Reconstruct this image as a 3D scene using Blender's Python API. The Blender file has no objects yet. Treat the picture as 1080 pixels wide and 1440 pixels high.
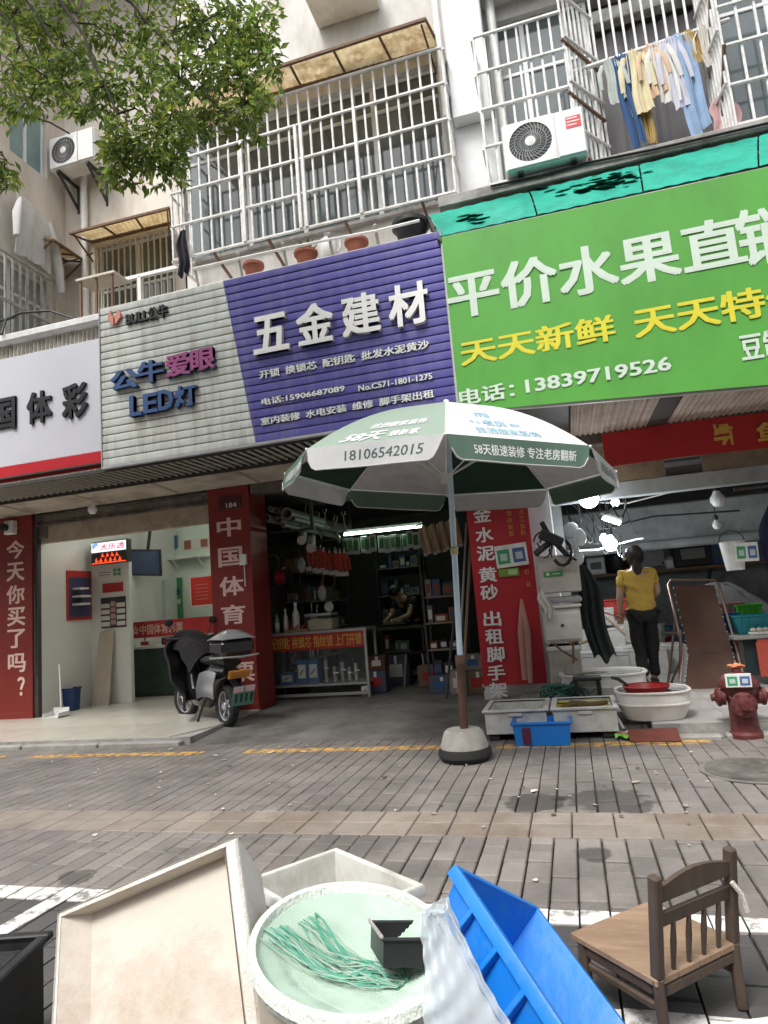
import bpy, math, random
from mathutils import Vector, Matrix, Euler
random.seed(7)
sc = bpy.context.scene
COL = sc.collection
R_ = math.radians
# ------------------------------------------------------------------ camera
EYE = Vector((0, 0, 1.25)); FPX = 922.0
yaw, pitch, roll = R_(15.2), R_(8.1), R_(-4.63)
fwd = Vector((-math.sin(yaw)*math.cos(pitch), math.cos(yaw)*math.cos(pitch), math.sin(pitch)))
rgt0 = Vector((math.cos(yaw), math.sin(yaw), 0)); up0 = rgt0.cross(fwd)
rgt = math.cos(roll)*rgt0 + math.sin(roll)*up0
upv = -math.sin(roll)*rgt0 + math.cos(roll)*up0
cam = bpy.data.cameras.new('camera'); camo = bpy.data.objects.new('camera', cam); COL.objects.link(camo)
mw = Matrix((rgt, upv, -fwd)).transposed().to_4x4(); mw.translation = EYE
camo.matrix_world = mw
cam.sensor_fit = 'VERTICAL'; cam.sensor_height = 36.0; cam.lens = 36.0*FPX/1440.0
cam.clip_start = 0.05; cam.clip_end = 500
sc.camera = camo
# ------------------------------------------------------------------ light
W = bpy.data.worlds.new('World'); sc.world = W; W.use_nodes = True
wn, wl = W.node_tree.nodes, W.node_tree.links
wn.clear()
SUN_EL, SUN_AZ = R_(58), R_(200)          # azimuth: the side the sun stands on, 180 = -Y
sky = wn.new('ShaderNodeTexSky'); sky.sky_type = 'NISHITA'; sky.sun_disc = False
sky.sun_elevation = SUN_EL; sky.sun_rotation = SUN_AZ; sky.dust_density = 4.0; sky.air_density = 1.0
hs = wn.new('ShaderNodeHueSaturation'); hs.inputs['Saturation'].default_value = 0.16
bg = wn.new('ShaderNodeBackground'); bg.inputs['Strength'].default_value = 0.15
wo = wn.new('ShaderNodeOutputWorld')
wl.new(sky.outputs[0], hs.inputs['Color']); wl.new(hs.outputs[0], bg.inputs['Color']); wl.new(bg.outputs[0], wo.inputs['Surface'])
sl = bpy.data.lights.new('sun', 'SUN'); sl.energy = 1.3; sl.angle = R_(16); sl.color = (1.0, 0.965, 0.91)
so = bpy.data.objects.new('sun', sl); COL.objects.link(so)
sdir = Vector((math.sin(SUN_AZ)*math.cos(SUN_EL), math.cos(SUN_AZ)*math.cos(SUN_EL), math.sin(SUN_EL)))
so.rotation_euler = sdir.to_track_quat('Z', 'Y').to_euler(); so.location = (0, -6, 14)
sc.view_settings.view_transform = 'Standard'; sc.view_settings.look = 'None'
sc.view_settings.exposure = 0.9; sc.view_settings.gamma = 1.0; sc.view_settings.use_curve_mapping = False
sc.render.engine = 'CYCLES'; sc.cycles.use_denoising = True
sc.cycles.max_bounces = 6; sc.cycles.transparent_max_bounces = 8
sc.cycles.sample_clamp_indirect = 6.0

# ------------------------------------------------------------------ placing: photo pixel -> point on a world plane
def ray(x, y): return (x-540)/FPX*rgt - (y-720)/FPX*upv + fwd
def onY(x, y, Y): d = ray(x, y); return EYE + d*(Y/d.y)
def onZ(x, y, Z): d = ray(x, y); return EYE + d*((Z-EYE.z)/d.z)
def onX(x, y, X): d = ray(x, y); return EYE + d*(X/d.x)
def onD(x, y, D): return EYE + ray(x, y)*D
def pix(p):
    d = Vector(p)-EYE; w = d.dot(fwd)
    return (540+FPX*d.dot(rgt)/w, 720-FPX*d.dot(upv)/w, w)

# ------------------------------------------------------------------ geometry collector
class G:
    def __init__(s): s.v = []; s.f = []; s.mi = []
    def add(s, vs, fs, m=0):
        b = len(s.v); s.v += [tuple(v) for v in vs]
        for f in fs: s.f.append([b+i for i in f]); s.mi.append(m)
    def _box(s, lo, hi, bev, m, M):
        x0, y0, z0 = lo; x1, y1, z1 = hi
        if x1 < x0: x0, x1 = x1, x0
        if y1 < y0: y0, y1 = y1, y0
        if z1 < z0: z0, z1 = z1, z0
        b = min(bev, (x1-x0)*.45, (y1-y0)*.45, (z1-z0)*.45)
        T = (lambda p: M @ Vector(p)) if M is not None else (lambda p: p)
        if b <= 0:
            vs = [(x, y, z) for z in (z0, z1) for y in (y0, y1) for x in (x0, x1)]
            s.add([T(v) for v in vs], [(0,2,3,1), (4,5,7,6), (0,1,5,4), (2,6,7,3), (0,4,6,2), (1,3,7,5)], m); return
        vs = []; idx = {}
        for sx in (0, 1):
            for sy in (0, 1):
                for sz in (0, 1):
                    c = (x1 if sx else x0, y1 if sy else y0, z1 if sz else z0)
                    i = (-b if sx else b, -b if sy else b, -b if sz else b)
                    for ax in range(3):
                        p = [c[k]+(0 if k == ax else i[k]) for k in range(3)]
                        idx[(sx, sy, sz, ax)] = len(vs); vs.append(T(p))
        fs = []
        for ax in range(3):
            o = [k for k in range(3) if k != ax]
            for sgn in (0, 1):
                q = []
                for (a, c) in ((0,0), (1,0), (1,1), (0,1)):
                    k = [0,0,0]; k[ax] = sgn; k[o[0]] = a; k[o[1]] = c
                    q.append(idx[(k[0], k[1], k[2], ax)])
                if (sgn == 0) != (ax == 1): q.reverse()
                fs.append(q)
        for ax in range(3):          # edge chamfers along ax
            o = [k for k in range(3) if k != ax]
            for a in (0, 1):
                for c in (0, 1):
                    k0 = [0,0,0]; k0[o[0]] = a; k0[o[1]] = c; k1 = list(k0); k1[ax] = 1
                    q = [idx[(*k0, o[0])], idx[(*k1, o[0])], idx[(*k1, o[1])], idx[(*k0, o[1])]]
                    if (a == c) == (ax != 1): q.reverse()
                    fs.append(q)
        for sx in (0, 1):
            for sy in (0, 1):
                for sz in (0, 1):
                    q = [idx[(sx, sy, sz, 0)], idx[(sx, sy, sz, 1)], idx[(sx, sy, sz, 2)]]
                    if (sx+sy+sz) % 2 == 0: q.reverse()
                    fs.append(q)
        s.add(vs, fs, m)
    def tube(s, pts, r, n=8, m=0, cap=True, flat=1.0):
        pts = [Vector(p) for p in pts]; N = len(pts)
        rr = r if isinstance(r, (list, tuple)) else [r]*N
        vs = []; ref = None
        for i, p in enumerate(pts):
            t = (pts[min(i+1, N-1)]-pts[max(i-1, 0)])
            if t.length < 1e-9: t = Vector((0, 0, 1))
            t.normalize()
            if ref is None:
                ref = Vector((0, 0, 1)) if abs(t.z) < .9 else Vector((0, 1, 0))
            a = t.cross(ref)
            if a.length < 1e-4: a = t.cross(Vector((1, 0, 0)))
            a.normalize(); b = a.cross(t).normalized(); ref = b
            for k in range(n):
                w = 2*math.pi*k/n
                vs.append(p+rr[i]*(math.cos(w)*a+math.sin(w)*b*flat))
        fs = [(i*n+k, i*n+(k+1) % n, (i+1)*n+(k+1) % n, (i+1)*n+k) for i in range(N-1) for k in range(n)]
        if cap: fs += [tuple(range(n-1, -1, -1)), tuple((N-1)*n+k for k in range(n))]
        s.add(vs, fs, m)
    def cyl(s, p0, p1, r0, r1=None, n=16, m=0):
        s.tube([p0, p1], [r0, r0 if r1 is None else r1], n, m)
    def lathe(s, prof, c=(0,0,0), n=24, m=0, M=None, sx=1.0, sy=1.0, power=1.0, cap=True):
        vs = []; c = Vector(c)
        for (r, z) in prof:
            for k in range(n):
                w = 2*math.pi*k/n; cx, cy = math.cos(w), math.sin(w)
                if power != 1.0:
                    cx = math.copysign(abs(cx)**power, cx); cy = math.copysign(abs(cy)**power, cy)
                p = Vector((r*cx*sx, r*cy*sy, z))
                vs.append((M @ p if M is not None else p)+c)
        N = len(prof)
        fs = [(i*n+k, i*n+(k+1) % n, (i+1)*n+(k+1) % n, (i+1)*n+k) for i in range(N-1) for k in range(n)]
        shut = (prof[0] == prof[-1]) or (len(prof) == 2 and prof[-1][0] < .01) or not cap
        if prof[0][0] > 1e-6 and not shut: fs.append(tuple(range(n-1, -1, -1)))
        if prof[-1][0] > 1e-6 and not shut: fs.append(tuple((N-1)*n+k for k in range(n)))
        s.add(vs, fs, m)
    def ball(s, c, r, n=12, m=0, M=None):
        rx, ry, rz = r if isinstance(r, (tuple, list)) else (r, r, r)
        k = n//2
        prof = [(math.sin(math.pi*i/k), -math.cos(math.pi*i/k)*rz) for i in range(k+1)]
        prof[0] = (0.001, -rz); prof[-1] = (0.001, rz)
        s.lathe(prof, c, n, m, M, rx, ry)
    def grid(s, fn, nu, nv, m=0, thick=0.0, flip=False):
        P = [[Vector(fn(i/nu, j/nv)) for i in range(nu+1)] for j in range(nv+1)]
        w = nu+1
        F = [(j*w+i, j*w+i+1, (j+1)*w+i+1, (j+1)*w+i) for j in range(nv) for i in range(nu)]
        if flip: F = [f[::-1] for f in F]
        vs = [p for row in P for p in row]
        if thick == 0: s.add(vs, F, m); return
        nr = [Vector() for _ in vs]
        for f in F:
            k = (vs[f[2]]-vs[f[0]]).cross(vs[f[3]]-vs[f[1]])
            for i in f: nr[i] += k
        back = [p-(q.normalized() if q.length > 0 else q)*thick for p, q in zip(vs, nr)]
        n = len(vs); F2 = [tuple(i+n for i in f[::-1]) for f in F]
        rim = [j*w for j in range(nv+1)]
        bd = list(range(w))+[j*w+nu for j in range(1, nv+1)]+[nv*w+i for i in range(nu-1, -1, -1)]+[j*w for j in range(nv-1, 0, -1)]
        if flip: bd.reverse()
        S = [(bd[i], bd[i]+n, bd[(i+1) % len(bd)]+n, bd[(i+1) % len(bd)]) for i in range(len(bd))]
        s.add(vs+back, F+F2+S, m)
    def prism(s, poly, d, m=0):          # poly: 3-D points (convex or simple), d: extrusion vector
        n = len(poly); d = Vector(d); a = [Vector(p) for p in poly]; b = [p+d for p in a]
        s.add(a+b, [tuple(range(n-1, -1, -1)), tuple(range(n, 2*n))]+[(i, (i+1) % n, n+(i+1) % n, n+i) for i in range(n)], m)
    def xf(s, M):
        s.v = [tuple(M @ Vector(v)) for v in s.v]; return s
    def bar(s, a, b, w, h=None, m=0, roll=0.0, bev=0.0):     # rectangular bar between two points
        a, b = Vector(a), Vector(b); h = w if h is None else h
        z = (b-a); L = z.length; z.normalize()
        x = z.cross(Vector((0, 0, 1)))
        if x.length < 1e-3: x = Vector((1, 0, 0))
        x.normalize(); y = z.cross(x)
        M = Matrix((x, y, z)).transposed().to_4x4(); M.translation = a
        if roll: M = M @ Matrix.Rotation(roll, 4, 'Z')
        s._box((-w/2, -h/2, 0), (w/2, h/2, L), bev, m, M)

# box() kept simple: corners in any order
G.box = lambda s, lo, hi, bev=0.0, m=0, M=None: s._box(lo, hi, bev, m, M)

LOC = {}
def mesh_of(name, g, mats, smooth=35):
    me = bpy.data.meshes.new(name); me.from_pydata(g.v, [], g.f)
    for mm in (mats if isinstance(mats, (list, tuple)) else [mats]): me.materials.append(mm)
    if any(g.mi): me.polygons.foreach_set('material_index', g.mi)
    me.validate()
    if smooth:
        me.polygons.foreach_set('use_smooth', [True]*len(me.polygons))
        me.set_sharp_from_angle(angle=R_(smooth))
    me.update(); return me
def link(name, me, parent=None, world=True, label=None):
    o = bpy.data.objects.new(name, me); COL.objects.link(o)
    if parent is not None:
        o.parent = parent
        if world and parent.parent is None and parent.type == 'EMPTY':
            l = LOC.get(parent.name, Vector()); o.location = -l
    if label: o['label'] = label
    return o
def obj(name, g, mats, parent=None, world=True, label=None, smooth=35):
    return link(name, mesh_of(name, g, mats, smooth), parent, world, label)
def thing(name, label, cat, loc=(0,0,0), group=None, rz=0.0):
    o = bpy.data.objects.new(name, None); COL.objects.link(o); o.empty_display_size = .1
    o.location = loc; o.rotation_euler = (0, 0, rz)
    o['label'] = label; o['category'] = cat
    if group: o['group'] = group
    LOC[o.name] = Vector(loc); return o
def tag(o, label, cat, group=None):
    o['label'] = label; o['category'] = cat
    if group: o['group'] = group
    return o
def struct(name, g, mats, parent=None, smooth=35):
    o = obj(name, g, mats, parent, smooth=smooth)
    if parent is None: o['kind'] = 'structure'
    return o
def dup(root, loc, rz=0.0, label=None, group=None, scale=None, rot=None):
    r = root.copy(); COL.objects.link(r); r.location = loc
    r.rotation_euler = rot if rot else (0, 0, rz)
    if scale: r.scale = scale
    if label: r['label'] = label
    if group: r['group'] = group
    for ch in list(root.children):
        c = ch.copy(); COL.objects.link(c); c.parent = r
        for k in list(ch.children):
            d = k.copy(); COL.objects.link(d); d.parent = c
    return r

# ------------------------------------------------------------------ materials
MATS = {}
def mat(name, col, rough=.6, metal=0.0, var=.12, vs=6.0, bump=0.0, bs=60.0, dirt=None, emit=None, trans=0.0, alpha=1.0,
        rnd=0.0, spec=.5, thin=0.0, ior=1.45, stretch=None, coat=0.0, dsh=(.45, .65), pos=False):
    if name in MATS: return MATS[name]
    m = bpy.data.materials.new(name); m.use_nodes = True; MATS[name] = m
    nt = m.node_tree; N, L = nt.nodes, nt.links; b = N['Principled BSDF']
    b.inputs['Roughness'].default_value = rough; b.inputs['Metallic'].default_value = metal
    b.inputs['Specular IOR Level'].default_value = spec; b.inputs['IOR'].default_value = ior
    if coat: b.inputs['Coat Weight'].default_value = coat; b.inputs['Coat Roughness'].default_value = .08
    if trans: b.inputs['Transmission Weight'].default_value = trans
    if alpha < 1: b.inputs['Alpha'].default_value = alpha
    c4 = (*col, 1)
    tc = N.new('ShaderNodeTexCoord'); mp = N.new('ShaderNodeMapping'); L.new(N.new('ShaderNodeNewGeometry').outputs['Position'] if pos else tc.outputs['Object'], mp.inputs[0])
    if stretch: mp.inputs['Scale'].default_value = stretch
    src = None
    n1 = N.new('ShaderNodeTexNoise'); n1.inputs['Scale'].default_value = vs; n1.inputs['Detail'].default_value = 6; n1.inputs['Roughness'].default_value = .65
    L.new(mp.outputs[0], n1.inputs['Vector'])
    mr = N.new('ShaderNodeMapRange'); mr.inputs[1].default_value = .3; mr.inputs[2].default_value = .7
    mr.inputs[3].default_value = 1-var; mr.inputs[4].default_value = 1+var
    L.new(n1.outputs[0], mr.inputs[0])
    fac = mr.outputs[0]
    if rnd:
        oi = N.new('ShaderNodeObjectInfo'); m2 = N.new('ShaderNodeMapRange')
        m2.inputs[3].default_value = 1-rnd; m2.inputs[4].default_value = 1+rnd; L.new(oi.outputs['Random'], m2.inputs[0])
        mm = N.new('ShaderNodeMath'); mm.operation = 'MULTIPLY'; L.new(fac, mm.inputs[0]); L.new(m2.outputs[0], mm.inputs[1]); fac = mm.outputs[0]
    vm = N.new('ShaderNodeVectorMath'); vm.operation = 'SCALE'; vm.inputs[0].default_value = col; L.new(fac, vm.inputs['Scale'])
    src = vm.outputs[0]
    if dirt:
        dc, amt, ds = dirt
        n2 = N.new('ShaderNodeTexNoise'); n2.inputs['Scale'].default_value = ds; n2.inputs['Detail'].default_value = 8; n2.inputs['Roughness'].default_value = .7
        mp2 = N.new('ShaderNodeMapping'); mp2.inputs['Location'].default_value = (3.1, 7.7, 1.3); L.new(mp.outputs[0], mp2.inputs[0]); L.new(mp2.outputs[0], n2.inputs['Vector'])
        m3 = N.new('ShaderNodeMapRange'); m3.inputs[1].default_value = dsh[0]; m3.inputs[2].default_value = dsh[1]; m3.inputs[4].default_value = amt
        L.new(n2.outputs[0], m3.inputs[0])
        mx = N.new('ShaderNodeMix'); mx.data_type = 'RGBA'; L.new(m3.outputs[0], mx.inputs[0]); L.new(src, mx.inputs[6]); mx.inputs[7].default_value = (*dc, 1)
        src = mx.outputs[2]
    L.new(src, b.inputs['Base Color'])
    if bump:
        n3 = N.new('ShaderNodeTexNoise'); n3.inputs['Scale'].default_value = bs; n3.inputs['Detail'].default_value = 4; L.new(mp.outputs[0], n3.inputs['Vector'])
        bp = N.new('ShaderNodeBump'); bp.inputs['Strength'].default_value = bump; bp.inputs['Distance'].default_value = .01
        L.new(n3.outputs[0], bp.inputs['Height']); L.new(bp.outputs[0], b.inputs['Normal'])
    if emit:
        b.inputs['Emission Color'].default_value = (*emit[0], 1); b.inputs['Emission Strength'].default_value = emit[1]
    if thin:                                      # cloth, leaves, plastic sheet: some light goes through
        tr = N.new('ShaderNodeBsdfTranslucent'); L.new(src, tr.inputs['Color'])
        ms = N.new('ShaderNodeMixShader'); ms.inputs[0].default_value = thin
        L.new(b.outputs[0], ms.inputs[1]); L.new(tr.outputs[0], ms.inputs[2]); L.new(ms.outputs[0], N['Material Output'].inputs[0])
    return m
NTH = ['first','second','third','fourth','fifth','sixth','seventh','eighth','ninth','tenth','eleventh','twelfth','thirteenth','fourteenth','fifteenth','sixteenth','seventeenth','eighteenth','nineteenth','twentieth']
def see(name, col, alpha, rough=.1):              # clear plastic, glass, netting: partly see-through
    if name in MATS: return MATS[name]
    m = bpy.data.materials.new(name); m.use_nodes = True; MATS[name] = m
    N, L = m.node_tree.nodes, m.node_tree.links; b = N['Principled BSDF']
    b.inputs['Base Color'].default_value = (*col, 1); b.inputs['Roughness'].default_value = rough
    b.inputs['Alpha'].default_value = alpha
    return m

# ------------------------------------------------------------------ lettering
_cu = bpy.data.curves.new('lettering', 'FONT'); _to = bpy.data.objects.new('lettering', _cu)
def glyphs(body, bold=.02, shear=0.0, res=2, space=1.0):
    """outline letters; weight comes from overlaid copies a fraction of a millimetre apart in depth."""
    _cu.body = body; _cu.size = 1; _cu.offset = 0; _cu.shear = shear; _cu.resolution_u = res; _cu.extrude = 0; _cu.space_character = space
    me = bpy.data.meshes.new_from_object(_to)
    v0 = [v.co.copy() for v in me.vertices]; f0 = [tuple(p.vertices) for p in me.polygons]
    bpy.data.meshes.remove(me)
    vs, fs = [], []; b = bold*.8
    for k, (dx, dy) in enumerate(((0,0),(-b,-b*.7),(b,-b*.7),(b,b*.7),(-b,b*.7)) if bold > 0 else ((0,0),)):
        n = len(vs); vs += [(v.x+dx, v.y+dy, k*.00035) for v in v0]; fs += [tuple(n+i for i in f) for f in f0]
    x0 = min(v[0] for v in vs); x1 = max(v[0] for v in vs); y0 = min(v[1] for v in vs); y1 = max(v[1] for v in vs)
    return [((v[0]-x0)/(x1-x0), (v[1]-y0)/(y1-y0), v[2]) for v in vs], fs
def lettering(body, fn, m, parent, depth=0.0, bold=.02, name='lettering', shear=0.0, res=2, space=1.0, label=None, mats=None):
    """fn(u, v, d): point of the surface at u, v in 0..1, d metres proud of it."""
    uv, fs = glyphs(body, bold, shear, res, space)
    g = G(); n = len(uv)
    if depth <= 0: g.add([fn(u, v, .003+e) for u, v, e in uv], fs)
    else:
        cnt = {}
        for f in fs:
            for i in range(len(f)):
                e = (f[i], f[(i+1) % len(f)])
                if (e[1], e[0]) in cnt: cnt.pop((e[1], e[0]))
                else: cnt[e] = 1
        g.add([fn(u, v, depth+e) for u, v, e in uv]+[fn(u, v, .002) for u, v, e in uv], fs+[(a, n+a, n+b, b) for a, b in cnt])
        k = len(fs)
        if mats:
            g.mi = [0]*k+[1]*(len(g.f)-k)
    o = obj(name, g, mats or m, parent, smooth=0, label=label); return o
def face_fn(bl, tr, Y):                            # an upright rectangle facing the street (-Y) at depth Y
    a, b = onY(*bl, Y), onY(*tr, Y)
    return lambda u, v, d: (a.x+(b.x-a.x)*u, Y-d, a.z+(b.z-a.z)*v)
def rect_fn(x0, z0, x1, z1, Y): return lambda u, v, d: (x0+(x1-x0)*u, Y-d, z0+(z1-z0)*v)
def char_at(ch, cx, cy, w, h, Y, m, parent, depth=0.0, bold=.02, name='character', **k):   # one character centred on a photo pixel
    c = onY(cx, cy, Y); s = (c-EYE).dot(fwd)/FPX
    return lettering(ch, rect_fn(c.x-w*s/2, c.z-h*s/2, c.x+w*s/2, c.z+h*s/2, Y), m, parent, depth, bold, name, **k)
# ================================================================== materials used in several places
m_wall = mat('painted_wall', (.69,.675,.65), .8, var=.08, vs=1.2, dirt=((.36,.32,.27), .6, 1.3), bump=.15, bs=40, stretch=(1,1,.35))
m_wall2 = mat('cream_wall', (.69,.64,.575), .8, var=.08, vs=1.0, dirt=((.38,.30,.23), .6, 1.1), bump=.15, stretch=(1,1,.4))
m_conc = mat('concrete', (.36,.345,.325), .85, var=.2, vs=5, dirt=((.12,.11,.10), .7, 3), bump=.4, bs=50)
m_white = mat('white_metal', (.78,.78,.77), .45, var=.05, vs=9, dirt=((.35,.28,.2), .35, 5))
m_bar = mat('grille_bar', (.74,.74,.73), .5, var=.08, vs=12, dirt=((.33,.24,.17), .5, 7))
m_dark = mat('dark_metal', (.05,.045,.04), .6, var=.2, vs=10)
m_rust = mat('rusty_metal', (.16,.095,.06), .8, var=.3, vs=15, bump=.3)
m_glass = mat('window_glass', (.10,.125,.13), .06, var=.3, vs=1.2, spec=.8)
m_frame = mat('window_frame', (.72,.73,.73), .4, var=.05)
m_black = mat('black_plastic', (.018,.018,.02), .45, var=.2)
m_soffit = mat('soffit_board', (.5,.45,.38), .7, var=.12, vs=2, dirt=((.16,.12,.08), .6, 2.5))
m_plastic_w = mat('white_plastic', (.72,.72,.70), .35, var=.05, dirt=((.4,.36,.29), .4, 6))

# ================================================================== ground
m_road = mat('asphalt', (.055,.053,.05), .9, var=.25, vs=4, bump=.5, bs=90)
m_mortar = mat('joint_sand', (.062,.056,.05), .95, var=.3, vs=12)
m_paver = mat('paver', (.205,.184,.168), .72, var=.18, vs=2.6, rnd=.17, bump=.5, bs=60, dirt=((.095,.085,.078), .75, .9), pos=True)
m_paver_d = mat('dark_paver', (.07,.068,.068), .8, var=.18, vs=3, rnd=.15, bump=.35, bs=70)
def stain(m, spots, dark=.42):
    nt = m.node_tree; N, L = nt.nodes, nt.links; b = N['Principled BSDF']; src = b.inputs['Base Color'].links[0].from_socket
    ge = N.new('ShaderNodeNewGeometry'); nz = N.new('ShaderNodeTexNoise'); nz.inputs['Scale'].default_value = 5; nz.inputs['Detail'].default_value = 5; L.new(ge.outputs['Position'], nz.inputs['Vector'])
    for c, r in spots:
        d = N.new('ShaderNodeVectorMath'); d.operation = 'DISTANCE'; L.new(ge.outputs['Position'], d.inputs[0]); d.inputs[1].default_value = c
        a = N.new('ShaderNodeMath'); a.operation = 'MULTIPLY_ADD'; L.new(nz.outputs[0], a.inputs[0]); a.inputs[1].default_value = r*1.6; L.new(d.outputs['Value'], a.inputs[2])
        mr = N.new('ShaderNodeMapRange'); mr.inputs[1].default_value = r*1.55; mr.inputs[2].default_value = r*1.7; mr.inputs[3].default_value = dark; mr.inputs[4].default_value = 1.0; L.new(a.outputs[0], mr.inputs[0])
        v = N.new('ShaderNodeVectorMath'); v.operation = 'SCALE'; L.new(src, v.inputs[0]); L.new(mr.outputs[0], v.inputs['Scale']); src = v.outputs[0]
    L.new(src, b.inputs['Base Color'])
stain(m_paver, [((.05,4.28,0), .30), ((-.35,4.24,0), .22), ((-.02,3.45,0), .10), ((.6,4.9,0), .2), ((-2.6,3.0,0), .12), ((-1.6,5.9,0), .25), ((-.2,5.9,0), .3), ((-3.2,5.95,0), .2)])
m_band = mat('tan_stone', (.25,.213,.182), .75, var=.16, vs=5, rnd=.12, bump=.3, bs=60, dirt=((.15,.10,.065), .6, 2), pos=True)
m_yel = mat('yellow_paint', (.62,.36,.10), .7, var=.15, vs=9, dirt=((.17,.155,.14), .95, 13), dsh=(.46,.56))
m_wht = mat('white_paint', (.66,.65,.62), .7, var=.1, vs=9, dirt=((.16,.15,.14), .9, 12), dsh=(.52,.62))
g = G(); g.box((-70,-70,-.3), (70,60,-.028))
road = struct('road', g, m_mortar)
g = G(); g.add([(-70,-70,-.024), (70,-70,-.024), (70,1.0,-.024), (-70,1.0,-.024)], [(0,1,2,3)])
obj('asphalt', g, m_road, road)
pavers = []; paint_y = G(); paint_w = G()
def paint(gp, x0, y0, x1, y1, z, lo, hi):
    a, b, c, d = max(x0, lo[0]), max(y0, lo[1]), min(x1, hi[0]), min(y1, hi[1])
    if c-a > .006 and d-b > .006: gp.box((a,b,z-.002), (c,d,z+.0035))
ymarks = [((-5.55,5.70), (-3.55,5.83)), ((-3.1,5.72), (-1.18,5.86)), ((-.75,5.7), (.92,5.84)), ((-9,5.7), (-5.9,5.83))]
wmarks = [((-1.5,2.75), (4.5,2.86)), ((-8,2.74), (-2.13,2.87)), ((-.2,2.10), (4.5,2.24))]
def lay(x, y, w, l, kind):
    z = random.uniform(-.004, .003) if kind != 'b' else random.uniform(-.003, .002)
    if x < -1.0: z *= .35
    gp = .0040 if kind != 'b' else .003
    gp += random.uniform(-.0008, .0014)
    x0, x1, y0, y1 = x+gp, x+w-gp, y+gp, y+l-gp
    pavers.append((x0, y0, x1, y1, z, kind))
    for lo, hi in ymarks: paint(paint_y, x0, y0, x1, y1, z, lo, hi)
    for lo, hi in wmarks: paint(paint_w, x0, y0, x1, y1, z, lo, hi)
x = -9.2
while x < 4.6:
    w = .1165
    for (ya, yb, kk) in ((1.1, 2.74, 'd'), (2.74, 3.67, 'p'), (4.07, 6.6, 'p')):
        y = ya; first = True
        while y < yb-.02:
            l = random.choice((.23,.23,.23,.235,.115)) if not first else random.uniform(.09, .23)
            first = False
            l = min(l, yb-y)
            if yb-(y+l) < .05: l = yb-y
            lay(x, y, w, l, kk); y += l
    x += w
for r in (0, 1):
    x = -9.2
    while x < 4.6:
        lay(x, 3.67+r*.2, .221, .2, 'b'); x += .221
def in_view(p):
    u, v, w = pix(((p[0]+p[2])/2, (p[1]+p[3])/2, 0)); return -15 < u < 1095 and v < 1425
vis = sorted([p for p in pavers if in_view(p) and p[1] > 2.3 and not (p[1] < 2.66 and p[0] < -.25)], key=lambda p: (p[0]+.3)**2+p[1]**2)[:300]
vs_ = set(vis); cache = {}
def paver_box(g, x0, y0, x1, y1, z): g.box((x0,y0,z-.03), (x1,y1,z), .0055)
PM = {'p': m_paver, 'd': m_paver_d, 'b': m_band}
for p in vis:
    key = (round(p[2]-p[0], 3), round(p[3]-p[1], 3), p[5])
    if key not in cache:
        g = G(); paver_box(g, 0, 0, p[2]-p[0], p[3]-p[1], 0); cache[key] = mesh_of('paver', g, PM[p[5]], 0)
    o = link('paver' if p[5] != 'b' else 'band_stone', cache[key], road); o.location = (p[0], p[1], p[4])
rest = {}
for p in pavers:
    if p in vs_: continue
    g = rest.setdefault(p[5], G()); x0, y0, x1, y1, z, k = p
    g.add([(x0,y0,z),(x1,y0,z),(x1,y1,z),(x0,y1,z),(x0-.003,y0-.003,z-.02),(x1+.003,y0-.003,z-.02),(x1+.003,y1+.003,z-.02),(x0-.003,y1+.003,z-.02)],
          [(0,1,2,3),(0,4,5,1),(1,5,6,2),(2,6,7,3),(3,7,4,0)])
for k, g in rest.items():
    o = obj({'p': 'paving', 'd': 'dark_paving', 'b': 'band_paving'}[k], g, mat(PM[k].name+'_field', {'p': (.205,.184,.168), 'd': (.075,.072,.07), 'b': (.25,.213,.182)}[k], .75, var=.24, vs=3, bump=.35, bs=70, dirt=((.095,.085,.078), .7, .9)), road, smooth=0)
    o['kind'] = 'stuff'
o = obj('yellow_line', paint_y, m_yel, road, smooth=0); o['kind'] = 'stuff'
# slanting leg of the parking bay beside the shops' side of the white line
c0 = onZ(108,1250,0); c1 = onZ(-40,1335,0)
g = paint_w
dv = (c1-c0).normalized(); nv = Vector((-dv.y, dv.x, 0))*.05
g.prism([c0+nv+Vector((0,0,.002)), c0-nv+Vector((0,0,.002)), c1-nv+Vector((0,0,.002)), c1+nv+Vector((0,0,.002))], (0,0,.004))
o = obj('white_line', g, m_wht, road, smooth=0); o['kind'] = 'stuff'
g = G(); g.grid(lambda u, v: (-9.3+u*8.3, 2.75+v*3.4, -.0022-.03*max(0, u-.72)-.0006*math.sin(u*90+v*20)), 60, 20)
obj('joint_dust', g, mat('dust', (.165,.148,.134), .9, var=.2, vs=5), road)
# shop floors
m_tileL = mat('beige_tile', (.50,.47,.41), .28, var=.05, vs=1.5, dirt=((.3,.26,.2), .45, 2.2))
m_tileR = mat('grey_tile', (.43,.42,.40), .3, var=.06, vs=2, dirt=((.2,.18,.15), .5, 2.5))
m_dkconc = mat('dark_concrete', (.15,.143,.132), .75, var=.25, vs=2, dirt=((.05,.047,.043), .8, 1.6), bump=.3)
g = G(); g.box((-11,6.2,-.1), (-3.95,7.85,.07)); g.box((-11,7.851,-.1), (-4.36,11.6,.07)); fl = struct('lottery_shop_floor', g, m_conc)
tm = None; T_ = .8
for i in range(9):
    for j in range(6):
        xa, ya = -3.955-(i+1)*T_, 6.203+j*T_
        if i == 0 and j != 1: continue
        if tm is None:
            g = G(); g.box((.001,.001,0), (T_-.001,T_-.001,.012), .002); tm = mesh_of('floor_tile', g, m_tileL, 0)
        o = link('floor_tile', tm, fl); o.location = (xa, ya, .07)
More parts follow.
